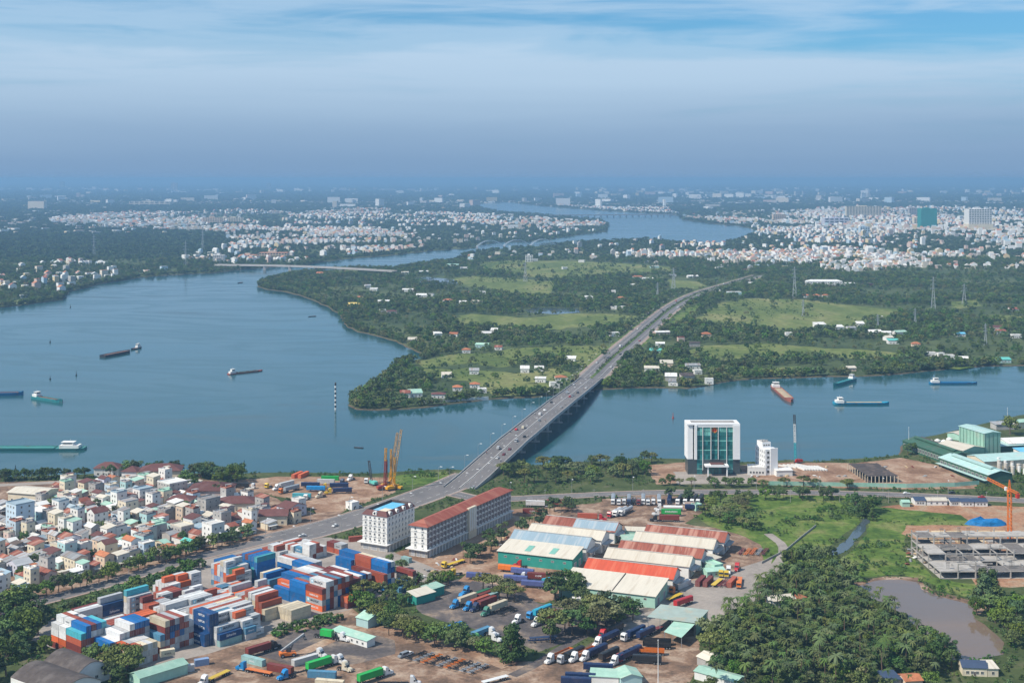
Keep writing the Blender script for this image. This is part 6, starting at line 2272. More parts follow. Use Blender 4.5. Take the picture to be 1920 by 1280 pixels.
for k, px_ in enumerate((1270, 1284, 1297, 1308)):
    truck((px_, 947), 'cab', 'white', 'tarp', 'black', Z4, R(72))
truck((1138, 976), 'nose', 'red', 'skel', 'black', Z4, R(172), ck='R')
truck((1141, 971), 'cab', 'red', 'tank', 'white', Z4, R(60))
truck((1152, 969), 'cab', 'white', 'tank', 'silver', Z4, R(60))
truck((1163, 968), 'cab', 'silver', 'tank', 'silver', Z4, R(60))
truck((1222, 966), 'nose', 'white', 'skel', 'black', Z4, R(-4), ck='E', let='ev40')
truck((1226, 957), 'nose', 'white', 'tank', 'white', Z4, R(-4))
truck((1218, 977), 'nose', 'black', 'skel', 'black', Z4, R(-4), ck='M')
trailer((1284, 956), 'tarp', 'navy', Z4, R(-6))
Z5 = 'beside the red-roofed hotel'
loose((980, 962), 40, 'M', 'beside the red-roofed hotel', R(-4), let='kl40')
truck((1035, 951), 'cab', 'white', 'skel', 'black', Z5, R(174), ck='W')
truck((1078, 950), 'nose', 'maroon', 'skel', 'black', Z5, R(174), ck='M')
loose((752, 1052), 20, 'L', 'below the red-roofed hotel', VA)
loose((655, 1016), 40, 'R', 'beside the white five-storey hotel', R(20))
truck((830, 1066), 'cab', 'yellow', 'flat', 'yellow', Z5, R(50))
truck((846, 1079), 'cab', 'yellow', None, 'yellow', Z5, R(20))
Z6 = 'below the teal warehouse'
trailer((935, 1070), 'tarp', 'orange', Z6, R(-20))
trailer((959, 1076), 'tarp', 'slate-blue', Z6, R(-20))
trailer((945, 1090), 'tarp', 'slate-blue', Z6, R(-14))
trailer((978, 1100), 'tarp', 'slate-blue', Z6, R(-14))
truck((968, 1086), 'nose', 'white', 'skel', 'black', Z6, R(-10), ck='M', let='kl40')
trailer((1018, 1098), 'tarp', 'cyan', Z6, R(30))
trailer((875, 1085), 'tarp', 'slate-blue', Z6, R(-14))
truck((962, 1062), 'nose', 'red', None, 'red', Z6, R(-20))
Z7 = 'behind the bright red roof'
for k, (px_, ck) in enumerate(((1312, 'M'), (1326, 'M'), (1371, 'R'))):
    loose((px_, 1100 + k), 40, ck, 'behind the bright red roof', R(66))
trailer((1337, 1101), 'flat', 'yellow', Z7, R(62))
trailer((1348, 1102), 'skel', 'maroon', Z7, R(62))
trailer((1358, 1102), 'skel', 'maroon', Z7, R(62))
truck((1385, 1104), 'cab', 'orange', 'flat', 'orange', Z7, R(78))
truck((1380, 1072), 'nose', 'red', None, 'red', Z7, R(70))
truck((1366, 1078), 'nose', 'white', None, 'white', Z7, R(80))
truck((1352, 1083), 'cab', 'yellow', None, 'yellow', Z7, R(80))
truck((1362, 1084), 'cab', 'yellow', None, 'yellow', Z7, R(80))
trailer((1266, 1140), 'tarp', 'red', Z7, R(44))
trailer((1252, 1128), 'flat', 'yellow', Z7, R(50))
loose((1272, 1106), 40, 'W', 'beside the bright red roofed warehouse', R(50))
truck((1258, 1114), 'cab', 'orange', None, 'orange', Z7, R(50))
for k in range(5):
    trailer((1386 + k * 11, 1042 + (k % 2)), 'skel', ('maroon', 'orange', 'orange', 'grey', 'maroon')[k], 'at the meadow edge', R(68))
Z8 = 'on the riverside dirt yard'
loose((552, 897), 40, 'O', 'on the river bank', R(70))
loose((564, 897), 40, 'O', 'on the river bank', R(70))
truck((478, 916), 'cab', 'white', 'tarp', 'black', Z8, R(168))
truck((498, 916), 'cab', 'yellow', None, 'yellow', Z8, R(60))
truck((512, 920), 'nose', 'white', 'skel', 'black', Z8, R(52), ck='W')
truck((524, 926), 'cab', 'orange', 'tarp', 'grey', Z8, R(52))
loose((548, 933), 40, 'T', 'on the riverside dirt yard', R(-6))
truck((572, 938), 'cab', 'white', None, 'white', Z8, R(80))
truck((592, 934), 'nose', 'cream', None, 'cream', Z8, R(40))
trailer((565, 914), 'tarp', 'navy', Z8, R(-4))
trailer((575, 921), 'tarp', 'blue', Z8, R(-4))
truck((608, 926), 'nose', 'yellow', 'tarp', 'navy', Z8, R(10))
truck((606, 916), 'cab', 'yellow', 'tarp', 'navy', Z8, R(4))
loose((594, 906), 40, 'W', 'on the riverside dirt yard', R(-6))
loose((602, 900), 40, 'E', 'on the riverside dirt yard', R(-4))
truck((652, 902), 'nose', 'white', None, 'white', Z8, R(62))
truck((686, 907), 'cab', 'white', None, 'white', Z8, R(85))
truck((640, 908), 'cab', 'navy', None, 'navy', Z8, R(60))


# cars and motorbikes on the roads
def car_mesh(colr, van=False):
    if ('car', colr, van) in _vm:
        return _vm['car', colr, van]
    m = VM[colr]
    b, g = MB(), MB()
    if van:
        b.extrude_y([(0, 0.35), (0, 0.95), (0.9, 1.2), (1.5, 2.1), (5.2, 2.15), (5.3, 0.35)], -0.95, 0.95, m)
        g.box(1.6, 4.9, -0.97, 0.97, 1.3, 1.85, M_glassd)
        g.extrude_y([(0.93, 1.26), (1.46, 2.05), (1.40, 2.05), (0.85, 1.24)], -0.85, 0.85, M_glassd)
        L = 5.3
    else:
        b.extrude_y([(0, 0.35), (0, 0.75), (1.2, 0.95), (1.9, 1.42), (3.3, 1.45), (4.0, 1.0), (4.5, 0.9), (4.5, 0.35)], -0.88, 0.88, m)
        g.extrude_y([(1.22, 0.98), (1.86, 1.40), (1.80, 1.42), (1.12, 0.98)], -0.78, 0.78, M_glassd)
        g.box(1.9, 3.3, -0.9, 0.9, 1.0, 1.33, M_glassd)
        L = 4.5
    _vm['car', colr, van] = (b.mesh('body'), g.mesh('windows'), L)
    return _vm['car', colr, van]


def car(x, y, z, ang, colr, base, van=False, group=None):
    b, g, L = car_mesh(colr, van)
    o = later(thing('van' if van else 'car', 'x', 'van' if van else 'car', (x, y, z + 0.03), ang), base, 'van' if van else 'car', group)
    put('body', b, o)
    put('windows', g, o)
    for a in (0.85, L - 0.9):
        for s in (-0.8, 0.8):
            put('wheel', wheel_mesh(0.33, 0.22), o, (a, s, 0.33))
    return o


bx_ = lambda y, d: (offset_line(cen, d)[int((y - 905) / 7)][0], y)
for y, d, colr, van, what in ((985, 6.0, 'maroon', False, 'dark red car at the foot of the bridge'), (999, 6.2, 'maroon', False, 'second dark red car at the foot of the bridge'), (1022, 5.0, 'silver', True, 'silver minibus coming off the bridge'),
                              (1075, -3.5, 'cream', True, 'cream van in the middle of the bridge'), (1250, 5.5, 'black', False, 'black car near the far end of the bridge'), (1228, 4.6, 'grey', False, 'grey car near the far end of the bridge'), (1150, -4.5, 'white', False, 'white car halfway over the bridge')):
    x, yy = bx_(y, -d)
    car(x, yy, zprof(yy), R(76) + (math.pi if d < 0 else 0), colr, what, van)
for k in range(12):
    yy, d = 975 + k * 31.0, (3.2, -3.4, 7.8, -7.6)[k % 4]
    cl_ = ('white', 'silver', 'black', 'red', 'grey')[k % 5]
    x, _y = bx_(yy, -d)
    car(x, yy, zprof(yy), R(76) + (math.pi if d < 0 else 0), cl_, f'{cl_} car in the bridge traffic', k % 4 == 1, 'cars in the bridge traffic')
for px_, ang, colr, what in (((666, 952), 20, 'silver', 'silver pickup-like car on the avenue beside the hotel'), ((884, 916), 60, 'silver', 'silver car turning off the avenue'), ((560, 1006), 25, 'white', 'white car on the avenue by the container yard'),
                             ((624, 988), 60, 'white', 'white car on the avenue near the white hotel'), ((1778, 925), 2, 'black', 'black car on the riverside road'), ((1834, 933), 2, 'red', 'red car on the riverside road near the crane'),
                             ((1706, 926), 182, 'white', 'white car on the riverside road by the hoarding'), ((760, 1230), 52, 'white', 'white pickup on the dirt lane')):
    x, y = G(*px_)
    car(x, y, 0.06, R(ang), colr, what)
x, y = G(748, 1234)
car(x, y, 0.06, R(48), 'grey', 'grey minibus parked by the empty trailers', True)
for k in range(14):
    p = hw[int(4 + k * (len(hw) - 8) / 14)]
    d = (-9.5, 9.5, -5, 5)[k % 4]
    q = offset_line(hw, d)[int(4 + k * (len(hw) - 8) / 14)]
    car(q[0], q[1], zprof(q[1]) + 0.14, R(62) + (0 if d < 0 else math.pi), ('white', 'silver', 'black', 'white', 'red')[k % 5], f"{('white', 'silver', 'black', 'white', 'red')[k % 5]} car on the island road", k % 5 == 3, 'cars on the island road')

M_skin = mat('skin', (0.36, 0.21, 0.14), 0.6, var=0.1)
M_shirts = [mat('shirt_' + n, c, 0.8, var=0.1) for n, c in (('blue', (0.06, 0.12, 0.3)), ('red', (0.4, 0.05, 0.05)), ('white', (0.6, 0.6, 0.6)), ('grey', (0.2, 0.2, 0.2)))]
bike = MB()
bike.extrude_y([(0.3, 0.45), (0.15, 1.05), (0.35, 1.05), (0.6, 0.55), (1.0, 0.7), (1.8, 0.8), (1.8, 0.65), (1.2, 0.4)], -0.14, 0.14, M_dsteel)
bike.box(0.2, 0.3, -0.35, 0.35, 1.0, 1.06, M_dsteel)
bike_me = bike.mesh('frame')


def rider_mesh(m):
    b = MB()
    b.tube((1.15, 0, 0.78), (1.05, 0, 1.30), 0.17, 0.2, 8, m)           # trunk
    b.tube((1.05, 0, 1.30), (1.03, 0, 1.42), 0.07, 0.06, 6, M_skin)
    b.tube((1.03, 0, 1.42), (1.01, 0, 1.66), 0.11, 0.09, 8, M_lamp)     # helmet
    for s in (-1, 1):
        b.tube((1.05, 0.2 * s, 1.25), (0.72, 0.28 * s, 1.08), 0.06, 0.05, 6, m)
        b.tube((0.72, 0.28 * s, 1.08), (0.3, 0.3 * s, 1.05), 0.05, 0.04, 6, M_skin)
        b.tube((1.15, 0.1 * s, 0.8), (0.72, 0.17 * s, 0.74), 0.10, 0.08, 6, M_dsteel)
        b.tube((0.72, 0.17 * s, 0.74), (0.8, 0.17 * s, 0.32), 0.07, 0.05, 6, M_dsteel)
    return b.mesh('person')


riders = [rider_mesh(m) for m in M_shirts]
spots = [(968, 8.5), (992, -8.8), (1015, 8.2), (1040, 9.0), (1058, -8.6), (1100, 8.6), (1130, -8.4), (1175, 8.8), (1205, -8.8), (1275, 8.4), (1310, -8.0)]
for k, (yb, d) in enumerate(spots):
    x, yy = bx_(yb, -d)
    sh = ('blue', 'red', 'white', 'grey')[k % 4]
    a = R(76) + (math.pi if d < 0 else 0)
    o = later(put('motorbike', bike_me, None, (x, yy, zprof(yy) + 0.02), a), 'small motorbike being ridden along the bridge kerb', 'motorbike', 'motorbikes on the bridge')
    for w in (0.25, 1.55):
        put('wheel', wheel_mesh(0.28, 0.1), o, (w, 0, 0.28))
    later(put('person', riders[k % 4], None, (x, yy, zprof(yy) + 0.02), a), f'rider in {sh} shirt and white helmet on a bridge motorbike', 'person', 'riders on the bridge')

# ---------------------------------------------------------------- boats and marks on the river
M_hullb = {k: mat('hull_' + k, c, 0.5, var=0.12, dirt=(0.16, 0.10, 0.07), dirt_amt=0.12) for k, c in
           {'black': (0.03, 0.03, 0.035), 'red': (0.32, 0.06, 0.04), 'blue': (0.02, 0.17, 0.34), 'teal': (0.03, 0.22, 0.24), 'green': (0.06, 0.24, 0.22), 'rust': (0.30, 0.10, 0.07), 'cyan': (0.02, 0.27, 0.42)}.items()}
M_sand = mat('cargo_sand', (0.40, 0.31, 0.21), 0.95, var=0.25, scale=0.3)
M_hold = mat('hold_brown', (0.16, 0.085, 0.065), 0.8, var=0.25, scale=0.3)


def boat(base, bow, stern, beam, col, house=True, cargo=None, fb=1.6, cat='barge', house_l=0.16, crane=False):
    (bx, by), (sx, sy) = G(*bow, WZ), G(*stern, WZ)
    L, rz = math.hypot(bx - sx, by - sy), math.atan2(by - sy, bx - sx)
    o = later(thing('river_barge' if cat == 'barge' else 'tug_boat' if cat == 'tug' else 'small_boat', 'x', cat, (sx, sy, WZ), rz), base, cat)
    m = M_hullb[col]
    st = [(0.0, 0.80, 0.25), (0.05, 0.97, 0.12), (0.3, 1.0, 0.0), (0.75, 1.0, 0.0), (0.88, 0.84, 0.1), (0.95, 0.52, 0.3), (1.0, 0.06, 0.6)]
    hb, n = MB(), len(st)
    ring = []
    for t, w, sh in st:
        x, z = t * L, fb * (1 + sh)
        hw_ = beam / 2 * w
        ring.append([(x - (0.03 * L if t > 0.9 else 0) * 0, -hw_ * 0.86, -0.5), (x, -hw_, z), (x, hw_, z), (x, hw_ * 0.86, -0.5)])
    for a, b in zip(ring[:-1], ring[1:]):
        hb.poly([a[0], b[0], b[1], a[1]], m)
        hb.poly([a[2], b[2], b[3], a[3]], m)
    hb.poly(ring[0], m)
    hb.build('hull', o)
    dk = MB()
    for a, b in zip(ring[:-1], ring[1:]):
        q = [(p[0], p[1] * 0.97, p[2] - 0.25) for p in (a[1], b[1], b[2], a[2])]
        dk.poly(q, m if cargo else M_hold)
    dk.build('deck', o)
    h0, h1 = (0.2, 0.86) if house else (0.06, 0.9)
    if cargo:
        c = MB()
        x0, x1, w, z = L * h0, L * h1, beam * 0.40, fb
        for a in ((x0, x1, -w - 0.15, -w), (x0, x1, w, w + 0.15), (x0 - 0.15, x0, -w, w), (x1, x1 + 0.15, -w, w)):
            c.box(a[0], a[1], a[2], a[3], z - 0.3, z + 0.55, m)
        c.build('hold_coaming', o)
        k = MB()
        nn = 7
        for i in range(nn):
            xa, xb = x0 + (x1 - x0) * i / nn, x0 + (x1 - x0) * (i + 1) / nn
            za, zb = z + 0.3 + (0.3 if i % 2 else 0.0), z + 0.3 + (0.0 if i % 2 else 0.3)
            k.poly([(xa, -w, z), (xb, -w, z), (xb, 0, zb), (xa, 0, za)], cargo)
            k.poly([(xa, 0, za), (xb, 0, zb), (xb, w, z), (xa, w, z)], cargo)
        k.build('cargo', o)
    if house:
        hx, hl = L * 0.035, L * house_l
        MB().box(hx, hx + hl, -beam * 0.36, beam * 0.36, fb - 0.2, fb + 2.2, M_white).build('deckhouse', o)
        wh_ = MB().box(hx + hl * 0.3, hx + hl * 0.85, -beam * 0.28, beam * 0.28, fb + 2.2, fb + 4.4, M_white).build('wheelhouse', o)
        MB().box(hx + hl * 0.25, hx + hl * 0.92, -beam * 0.32, beam * 0.32, fb + 4.4, fb + 4.6, M_white).build('wheelhouse_roof', o)
        for s in (-1, 1):
            MB().box(hx + hl * 0.36, hx + hl * 0.8, s * beam * 0.28 - 0.05, s * beam * 0.28 + 0.05, fb + 3.2, fb + 4.0, M_glass).build('window', wh_)
        MB().box(hx + hl * 0.85, hx + hl * 0.87, -beam * 0.24, beam * 0.24, fb + 3.2, fb + 4.0, M_glass).build('window', wh_)
        MB().tube((hx + hl * 0.5, 0, fb + 4.6), (hx + hl * 0.5, 0, fb + 7.0), 0.1, 0.05, 5, M_white).build('mast', o)
    return o


boat('black open barge with rust-brown hold behind a small tug', (243, 660), (192, 670), 11, 'black', False, M_hold, 2.2)
boat('small black tug with white wheelhouse towing the black barge', (246, 656), (263, 652), 5, 'black', True, None, 1.4, 'tug', 0.4)
boat('slim red barge with white wheelhouse low in the water', (492, 695), (428, 702), 6, 'red', True, M_hullb['green'], 0.9)
boat('bright blue barge cut off by the picture edge', (44, 740), (-42, 742), 10, 'blue', False, M_hold, 2.6)
boat('teal barge with white wheelhouse and brown hold', (117, 755), (63, 746), 8, 'teal', True, M_hold, 2.2)
boat('long green tanker barge with two-deck white wheelhouse', (-120, 842), (160, 842), 11, 'green', True, M_hullb['green'], 1.5, 'barge', 0.13)
boat('rust-red empty barge seen end on', (1484, 754), (1452, 726), 10, 'rust', True, M_sand, 2.0, 'barge', 0.1)
boat('teal boat with dark hull near the far bank', (1563, 724), (1602, 713), 7, 'teal', True, M_hullb['teal'], 2.4)
boat('long blue barge with sand-coloured hold', (1667, 757), (1563, 757), 11, 'cyan', True, M_sand, 1.5, 'barge', 0.14)
boat('slim blue barge with white wheelhouse by the wooded bank', (1832, 719), (1743, 719), 8, 'blue', True, M_hullb['blue'], 1.3)
boat('tiny dark rowing boat off the bridge', (664, 839), (681, 840), 1.8, 'black', False, None, 0.5, 'boat')
boat('tiny dark boat near the low far bridge', (446, 531), (454, 530), 5, 'black', False, None, 1.2, 'boat')
boat('dark moored boat under the jetty bushes', (578, 594), (592, 593), 4, 'black', False, None, 0.8, 'boat')
for px_, py_, c, h in ((94, 642, 'black', 4), (143, 704, 'black', 4.5), (94, 711, 'black', 3), (1262, 784, 'red', 4), (458, 872, 'black', 3), (29, 881, 'black', 3), (132, 576, 'black', 4)):
    x, y = G(px_, py_, WZ)
    o = later(thing('buoy', 'x', 'buoy', (x, y, WZ)), f'{c} channel buoy on the open river', 'buoy', 'channel buoys')
    MB().tube((0, 0, -0.4), (0, 0, 0.9), 1.1, 0.9, 12, M_hullb[c]).build('float', o)
    MB().tube((0, 0, 0.9), (0, 0, h), 0.5, 0.12, 8, M_hullb[c]).build('cage', o)
    MB().tube((0, 0, h), (0, 0, h + 0.6), 0.35, 0.3, 8, M_hullb[c]).build('topmark', o)
x, y = G(629, 768, WZ)
o = later(thing('beacon_pole', 'x', 'beacon', (x, y, WZ)), 'tall black-and-white striped beacon pole in the river', 'beacon')
for k in range(12):
    MB().tube((0, 0, k * 2.0 - (1 if k == 0 else 0)), (0, 0, k * 2.0 + 2.0), 0.75, n=10, m=M_hullb['black'] if k % 2 else M_white).build('band', o)
MB().tube((0, 0, 24), (0, 0, 25.2), 1.0, 0.2, 10, M_hullb['black']).build('lantern', o)


# ---------------------------------------------------------------- cranes and machines
def lattice(mb, a, b, w, n, m, t=0.12, w1=None):
    a, b = Vector(a), Vector(b)
    w1 = w if w1 is None else w1
    d = (b - a).normalized()
    s = d.orthogonal().normalized()
    u = d.cross(s)
    cor = lambda f, k: a.lerp(b, f) + (s * (1 if k in (0, 3) else -1) + u * (1 if k < 2 else -1)) * ((w + (w1 - w) * f) / 2)
    for k in range(4):
        mb.bar(cor(0, k), cor(1, k), t, m)
        for i in range(n):
            f0, f1 = i / n, (i + 1) / n
            p, q = (k, (k + 1) % 4) if i % 2 else ((k + 1) % 4, k)
            mb.bar(cor(f0, p), cor(f1, q), t * 0.6, m)
    return mb


def crawler(base, px_, rz, body_m, boom, parts, mast=None):
    """boom: (top x, top z, colour list)"""
    x, y = G(*px_)
    o = later(thing('crawler_crane', 'x', 'crane', (x, y, 0), rz), base, 'crane')
    for s in (-1.6, 1.6):
        MB().extrude_y([(-2.6, 0.5), (-2.2, 0.0), (2.2, 0.0), (2.6, 0.5), (2.2, 1.0), (-2.2, 1.0)], s - 0.4, s + 0.4, M_dsteel).build('track', o)
    MB().extrude_y([(-3.4, 1.2), (-3.4, 2.8), (-1.0, 3.2), (2.2, 2.8), (2.2, 1.2)], -1.5, 1.5, body_m).build('upper_body', o)
    MB().box(1.2, 2.6, 0.7, 1.6, 1.3, 3.4, body_m).build('cab', o)
    tx, tz = boom
    n = len(parts)
    for k, m in enumerate(parts):
        f0, f1 = k / n, (k + 1) / n
        lattice(MB(), (2.0 + (tx - 2) * f0, 0, 1.6 + (tz - 1.6) * f0), (2.0 + (tx - 2) * f1, 0, 1.6 + (tz - 1.6) * f1), 1.15, max(3, int(tz / n / 1.8)), m, 0.24).build('boom_section', o)
    MB().bar((-2.6, 0, 3.0), (tx, 0, tz), 0.09, M_dsteel).build('pendant_cable', o)
    MB().bar((tx + 0.2, 0, tz), (tx + 0.3, 0, tz * 0.55), 0.08, M_dsteel).build('hoist_cable', o)
    if mast:
        lattice(MB(), (3.4, 0, 0.3), (3.4, 0, mast[0]), 0.9, int(mast[0] / 1.8), mast[1], 0.22).build('leader', o)
        MB().box(3.0, 3.9, -0.5, 0.5, mast[0] * 0.55, mast[0] * 0.75, M_dsteel).build('pile_hammer', o)
    keep_clear((x - 4, y - 4), 0, 8, 8)
    return o


M_tan = mat('paint_tan', (0.55, 0.36, 0.17), 0.6, var=0.15)
M_tealp = mat('paint_teal', (0.05, 0.42, 0.46), 0.5, var=0.1)
crawler('orange piling rig with tall leaning tan boom', (732, 919), R(40), M_cyellow, (9.0, 40.0), [M_cyellow, M_tan, M_tan, M_tan], (22, M_cyellow))
crawler('maroon-masted piling rig with upright boom', (716, 918), R(30), M_hullb['red'], (3.0, 28.0), [M_hullb['red'], M_hullb['red'], M_cyellow], (20, M_hullb['red']))
crawler('orange piling rig with slim tan boom beside the maroon mast', (724, 914), R(20), M_cyellow, (8.0, 37.0), [M_cyellow, M_tan, M_tan], (26, M_cyellow))
crawler('small green crawler crane with short black boom', (700, 909), R(130), M_rteal, (5.5, 16.0), [M_dsteel, M_dsteel])
crawler('red crawler crane with upright teal and white boom on the bank', (1496, 868), R(200), M_red, (3.0, 36.0), [M_tealp, M_tealp, M_white, M_white, M_dsteel])
x, y = G(748, 917)
o = later(thing('excavator', 'x', 'excavator', (x, y, 0), R(150)), 'orange excavator with slanting arm beside the piling rigs', 'excavator')
for s in (-1.2, 1.2):
    MB().extrude_y([(-2.0, 0.4), (-1.7, 0), (1.7, 0), (2.0, 0.4), (1.7, 0.9), (-1.7, 0.9)], s - 0.3, s + 0.3, M_dsteel).build('track', o)
MB().extrude_y([(-2.4, 1.0), (-2.4, 2.3), (0.3, 2.5), (0.3, 3.2), (1.8, 3.2), (2.0, 1.0)], -1.3, 1.3, M_cyellow).build('body', o)
MB().bar((1.6, 0, 1.8), (5.5, 0, 7.5), 0.55, M_cyellow).bar((5.5, 0, 7.5), (8.4, 0, 4.5), 0.45, M_cyellow).build('arm', o)
MB().extrude_y([(8.0, 3.4), (8.4, 4.6), (9.3, 3.8), (9.0, 2.9)], -0.6, 0.6, M_dsteel).build('bucket', o)

# tower crane on the building site
x, y = G(1893, 1016)
o = later(thing('tower_crane', 'x', 'tower crane', (x, y, 0), R(98)), 'orange tower crane over the concrete frame', 'tower crane')
MB().box(-2.4, 2.4, -2.4, 2.4, 0, 0.8, M_concrete).build('base', o)
lattice(MB(), (0, 0, 0.8), (0, 0, 29), 1.9, 14, M_orange, 0.32).build('mast', o)
MB().box(-1.2, 1.2, -1.2, 1.2, 29, 30, M_orange).build('slewing_ring', o)
MB().box(0.8, 2.2, 0.9, 2.1, 29.6, 31.6, M_lamp).build('cab', o)
lattice(MB(), (0, 0, 30.2), (26, 0, 30.8), 1.3, 14, M_orange, 0.22).build('jib', o)
lattice(MB(), (0, 0, 30.2), (-10, 0, 30.2), 1.3, 6, M_orange, 0.22).build('counter_jib', o)
lattice(MB(), (0, 0, 30), (0, 0, 36), 1.4, 4, M_orange, 0.25, 0.3).build('tower_head', o)
MB().box(-10, -7.6, -0.7, 0.7, 27.6, 30.0, M_red).build('counterweight', o)
MB().bar((0, 0, 36), (18, 0, 31), 0.12, M_dsteel).bar((0, 0, 36), (-9, 0, 30.6), 0.12, M_dsteel).build('tie_bar', o)
x, y = G(1850, 982)
M_tarp = mat('tarpaulin_blue', (0.008, 0.15, 0.38), 0.45, var=0.35, scale=0.5)
tp = MB()
r_ = random.Random(4)
n = 16
ring = [[(math.cos(2 * math.pi * k / n) * 13 * f * r_.uniform(0.86, 1.08), math.sin(2 * math.pi * k / n) * 6 * f * r_.uniform(0.93, 1.07), h * r_.uniform(0.6, 1.15)) for k in range(n)] for f, h in ((1, 0.05), (0.85, 2.6), (0.55, 3.6))]
for a, b in zip(ring[:-1], ring[1:]):
    for k in range(n):
        tp.poly([a[k], a[(k + 1) % n], b[(k + 1) % n], b[k]], M_tarp)
tp.poly(ring[-1], M_tarp)
later(tp.build('tarpaulin_heap', None, (x, y, 0)), 'long heap covered with bright blue tarpaulin beside the tower crane', 'heap')

# reach stacker on the front yard
x, y = G(540, 1230)
o = later(thing('reach_stacker', 'x', 'reach stacker', (x, y, 0.06), R(20)), 'orange container reach stacker with raised grey boom', 'reach stacker')
MB().extrude_y([(-3.8, 0.8), (-3.8, 2.2), (-1.0, 2.3), (0.0, 1.9), (3.4, 1.7), (3.4, 0.8)], -1.6, 1.6, M_orange).build('body', o)
MB().box(-0.8, 1.0, -0.7, 0.7, 2.2, 3.9, M_dsteel).build('cab', o)
MB().bar((-3.0, 0, 2.6), (7.2, 0, 9.0), 0.95, M_steel).build('boom', o)
MB().bar((0.8, 0.6, 1.8), (2.2, 0.5, 5.4), 0.3, M_dsteel).bar((0.8, -0.6, 1.8), (2.2, -0.5, 5.4), 0.3, M_dsteel).build('lift_ram', o)
MB().box(6.6, 7.8, -3.0, 3.0, 7.2, 7.8, M_dsteel).bar((7.2, 0, 9), (7.2, 0, 7.5), 0.5, M_dsteel).build('spreader', o)
for a in (-2.6, 2.2):
    for s in (-1.5, 1.5):
        put('wheel', wheel_mesh(0.85, 0.6), o, (a, s, 0.85))

# concrete piles stacked on the bank
M_pile = mat('pile_white', (0.66, 0.65, 0.62), 0.8, var=0.1, obj_var=0.08)
for k in range(9):
    x, y = G(1508 + k * 5.2, 882 + 0.1 * k)
    later(MB().box(0, 1.1, 0, 14, 0.03, 1.1, M_pile).build('concrete_pile', None, (x, y, 0), R(18)), 'white concrete pile lying in the row by the red crane', 'pile', 'concrete piles on the bank')
for k in range(5):
    x, y = G(1484 + k * 8, 878 - k * 0.5)
    later(MB().box(0, 1.0, 0, 12, 0.03, 1.0, M_pile).build('concrete_pile', None, (x, y, 0), R(40)), 'white concrete pile lying slantwise behind the row', 'pile', 'slanting concrete piles on the bank')
for k in range(70):                                                          # scrap and rubble pieces on the dirt sites
    z_ = k % 3
    px_, py_ = ((1400 + k * 61 % 420, 876 + k * 17 % 34), (790 + k * 43 % 170, 1000 + (k * 29 % 60)), (1700 + k * 31 % 60, 1020 + k * 19 % 40))[z_]
    if z_ == 1:
        py_ = 1068 - (px_ - 800) * 0.42 + (k * 7 % 16)
    x, y = G(px_, py_)
    m = (M_plank, M_rawc, M_rrust, M_steel, M_white)[k % 5]
    s_ = MB()
    for q in range(3):
        s_.box(-1.2 + q * 0.5, 0.9 + q * 0.5, -0.6 + q * 0.3, 0.4 + q * 0.35, q * 0.35, 0.33 + q * 0.35, m)
    zone = ('on the riverside dirt', 'beside the red-roofed hotel', 'beside the concrete frame')[z_]
    later(s_.build('scrap_heap', None, (x, y, 0.03), k * 1.7), f"{('plank', 'concrete', 'rust-red', 'steel', 'white')[k % 5]} scrap heap {zone}", 'scrap heap', f'scrap heaps {zone}')

# ---------------------------------------------------------------- power pylons and masts
M_pyl = mat('pylon_steel', (0.42, 0.44, 0.45), 0.5, var=0.1)


def pylon(px_, h, base, w=7.0):
    x, y = G(*px_)
    o = later(thing('power_pylon', 'x', 'pylon', (x, y, 0), R(20)), base, 'pylon', 'power pylons')
    k = 0.32 * max(1.0, y / 1900)
    lattice(MB(), (0, 0, 0), (0, 0, h * 0.55), w, 5, M_pyl, k, w * 0.4).build('lower_tower', o)
    lattice(MB(), (0, 0, h * 0.55), (0, 0, h), w * 0.4, 6, M_pyl, k * 0.8, w * 0.12).build('upper_tower', o)
    for z, r in ((0.66, 1.0), (0.78, 0.85), (0.9, 0.7)):
        MB().bar((-w * r, 0, h * z), (w * r, 0, h * z), k * 1.2, M_pyl).bar((-w * r, 0, h * z), (0, 0, h * z + 2.2), k * 0.7, M_pyl).bar((w * r, 0, h * z), (0, 0, h * z + 2.2), k * 0.7, M_pyl).build('cross_arm', o)


for p, h in (((1490, 560), 56), ((1750, 583), 54), ((1506, 593), 26), ((1808, 570), 34), ((1848, 648), 28), ((1716, 612), 26), ((1646, 622), 24), ((1263, 541), 40), ((176, 480), 58), ((348, 500), 62), ((380, 470), 70), ((985, 528), 40), ((1233, 557), 26)):
    pylon(p, h, 'grey lattice power pylon beyond the river' if p[0] < 1000 else 'grey lattice power pylon standing among island trees', 7.0 if h > 30 else 3.6)
for p, h, what in (((1704, 842), 17, 'thin white mast at the corner of the factory quay'), ((1889, 805), 18, 'thin white mast beside the round quay tree'), ((1234, 1282), 18, 'pale utility pole by the southern trailers'), ((210, 948), 24, 'thin lattice aerial among the town houses')):
    x, y = G(*p)
    o = later(thing('mast', 'x', 'mast', (x, y, 0)), what, 'mast')
    MB().tube((0, 0, 0), (0, 0, h), 0.22, 0.1, 6, M_lamp).build('pole', o)
    MB().tube((0, 0, h), (0, 0, h + 0.5), 0.2, 0.2, 6, M_lamp).build('cap', o)
for k in range(11):
    px_ = 930 + k * 92
    x, y = G(px_, 941 + 0.012 * max(0, px_ - 1500))
    if px_ > 1900:
        break
    o = later(thing('utility_pole', 'x', 'utility pole', (x, y, 0)), 'concrete utility pole on the near side of the riverside road', 'utility pole', 'poles along the riverside road')
    MB().tube((0, 0, 0), (0, 0, 8.5), 0.13, 0.09, 6, M_rawc).build('pole', o)
    MB().box(-0.9, 0.9, -0.07, 0.07, 7.8, 7.95, M_steel).build('crossbar', o)

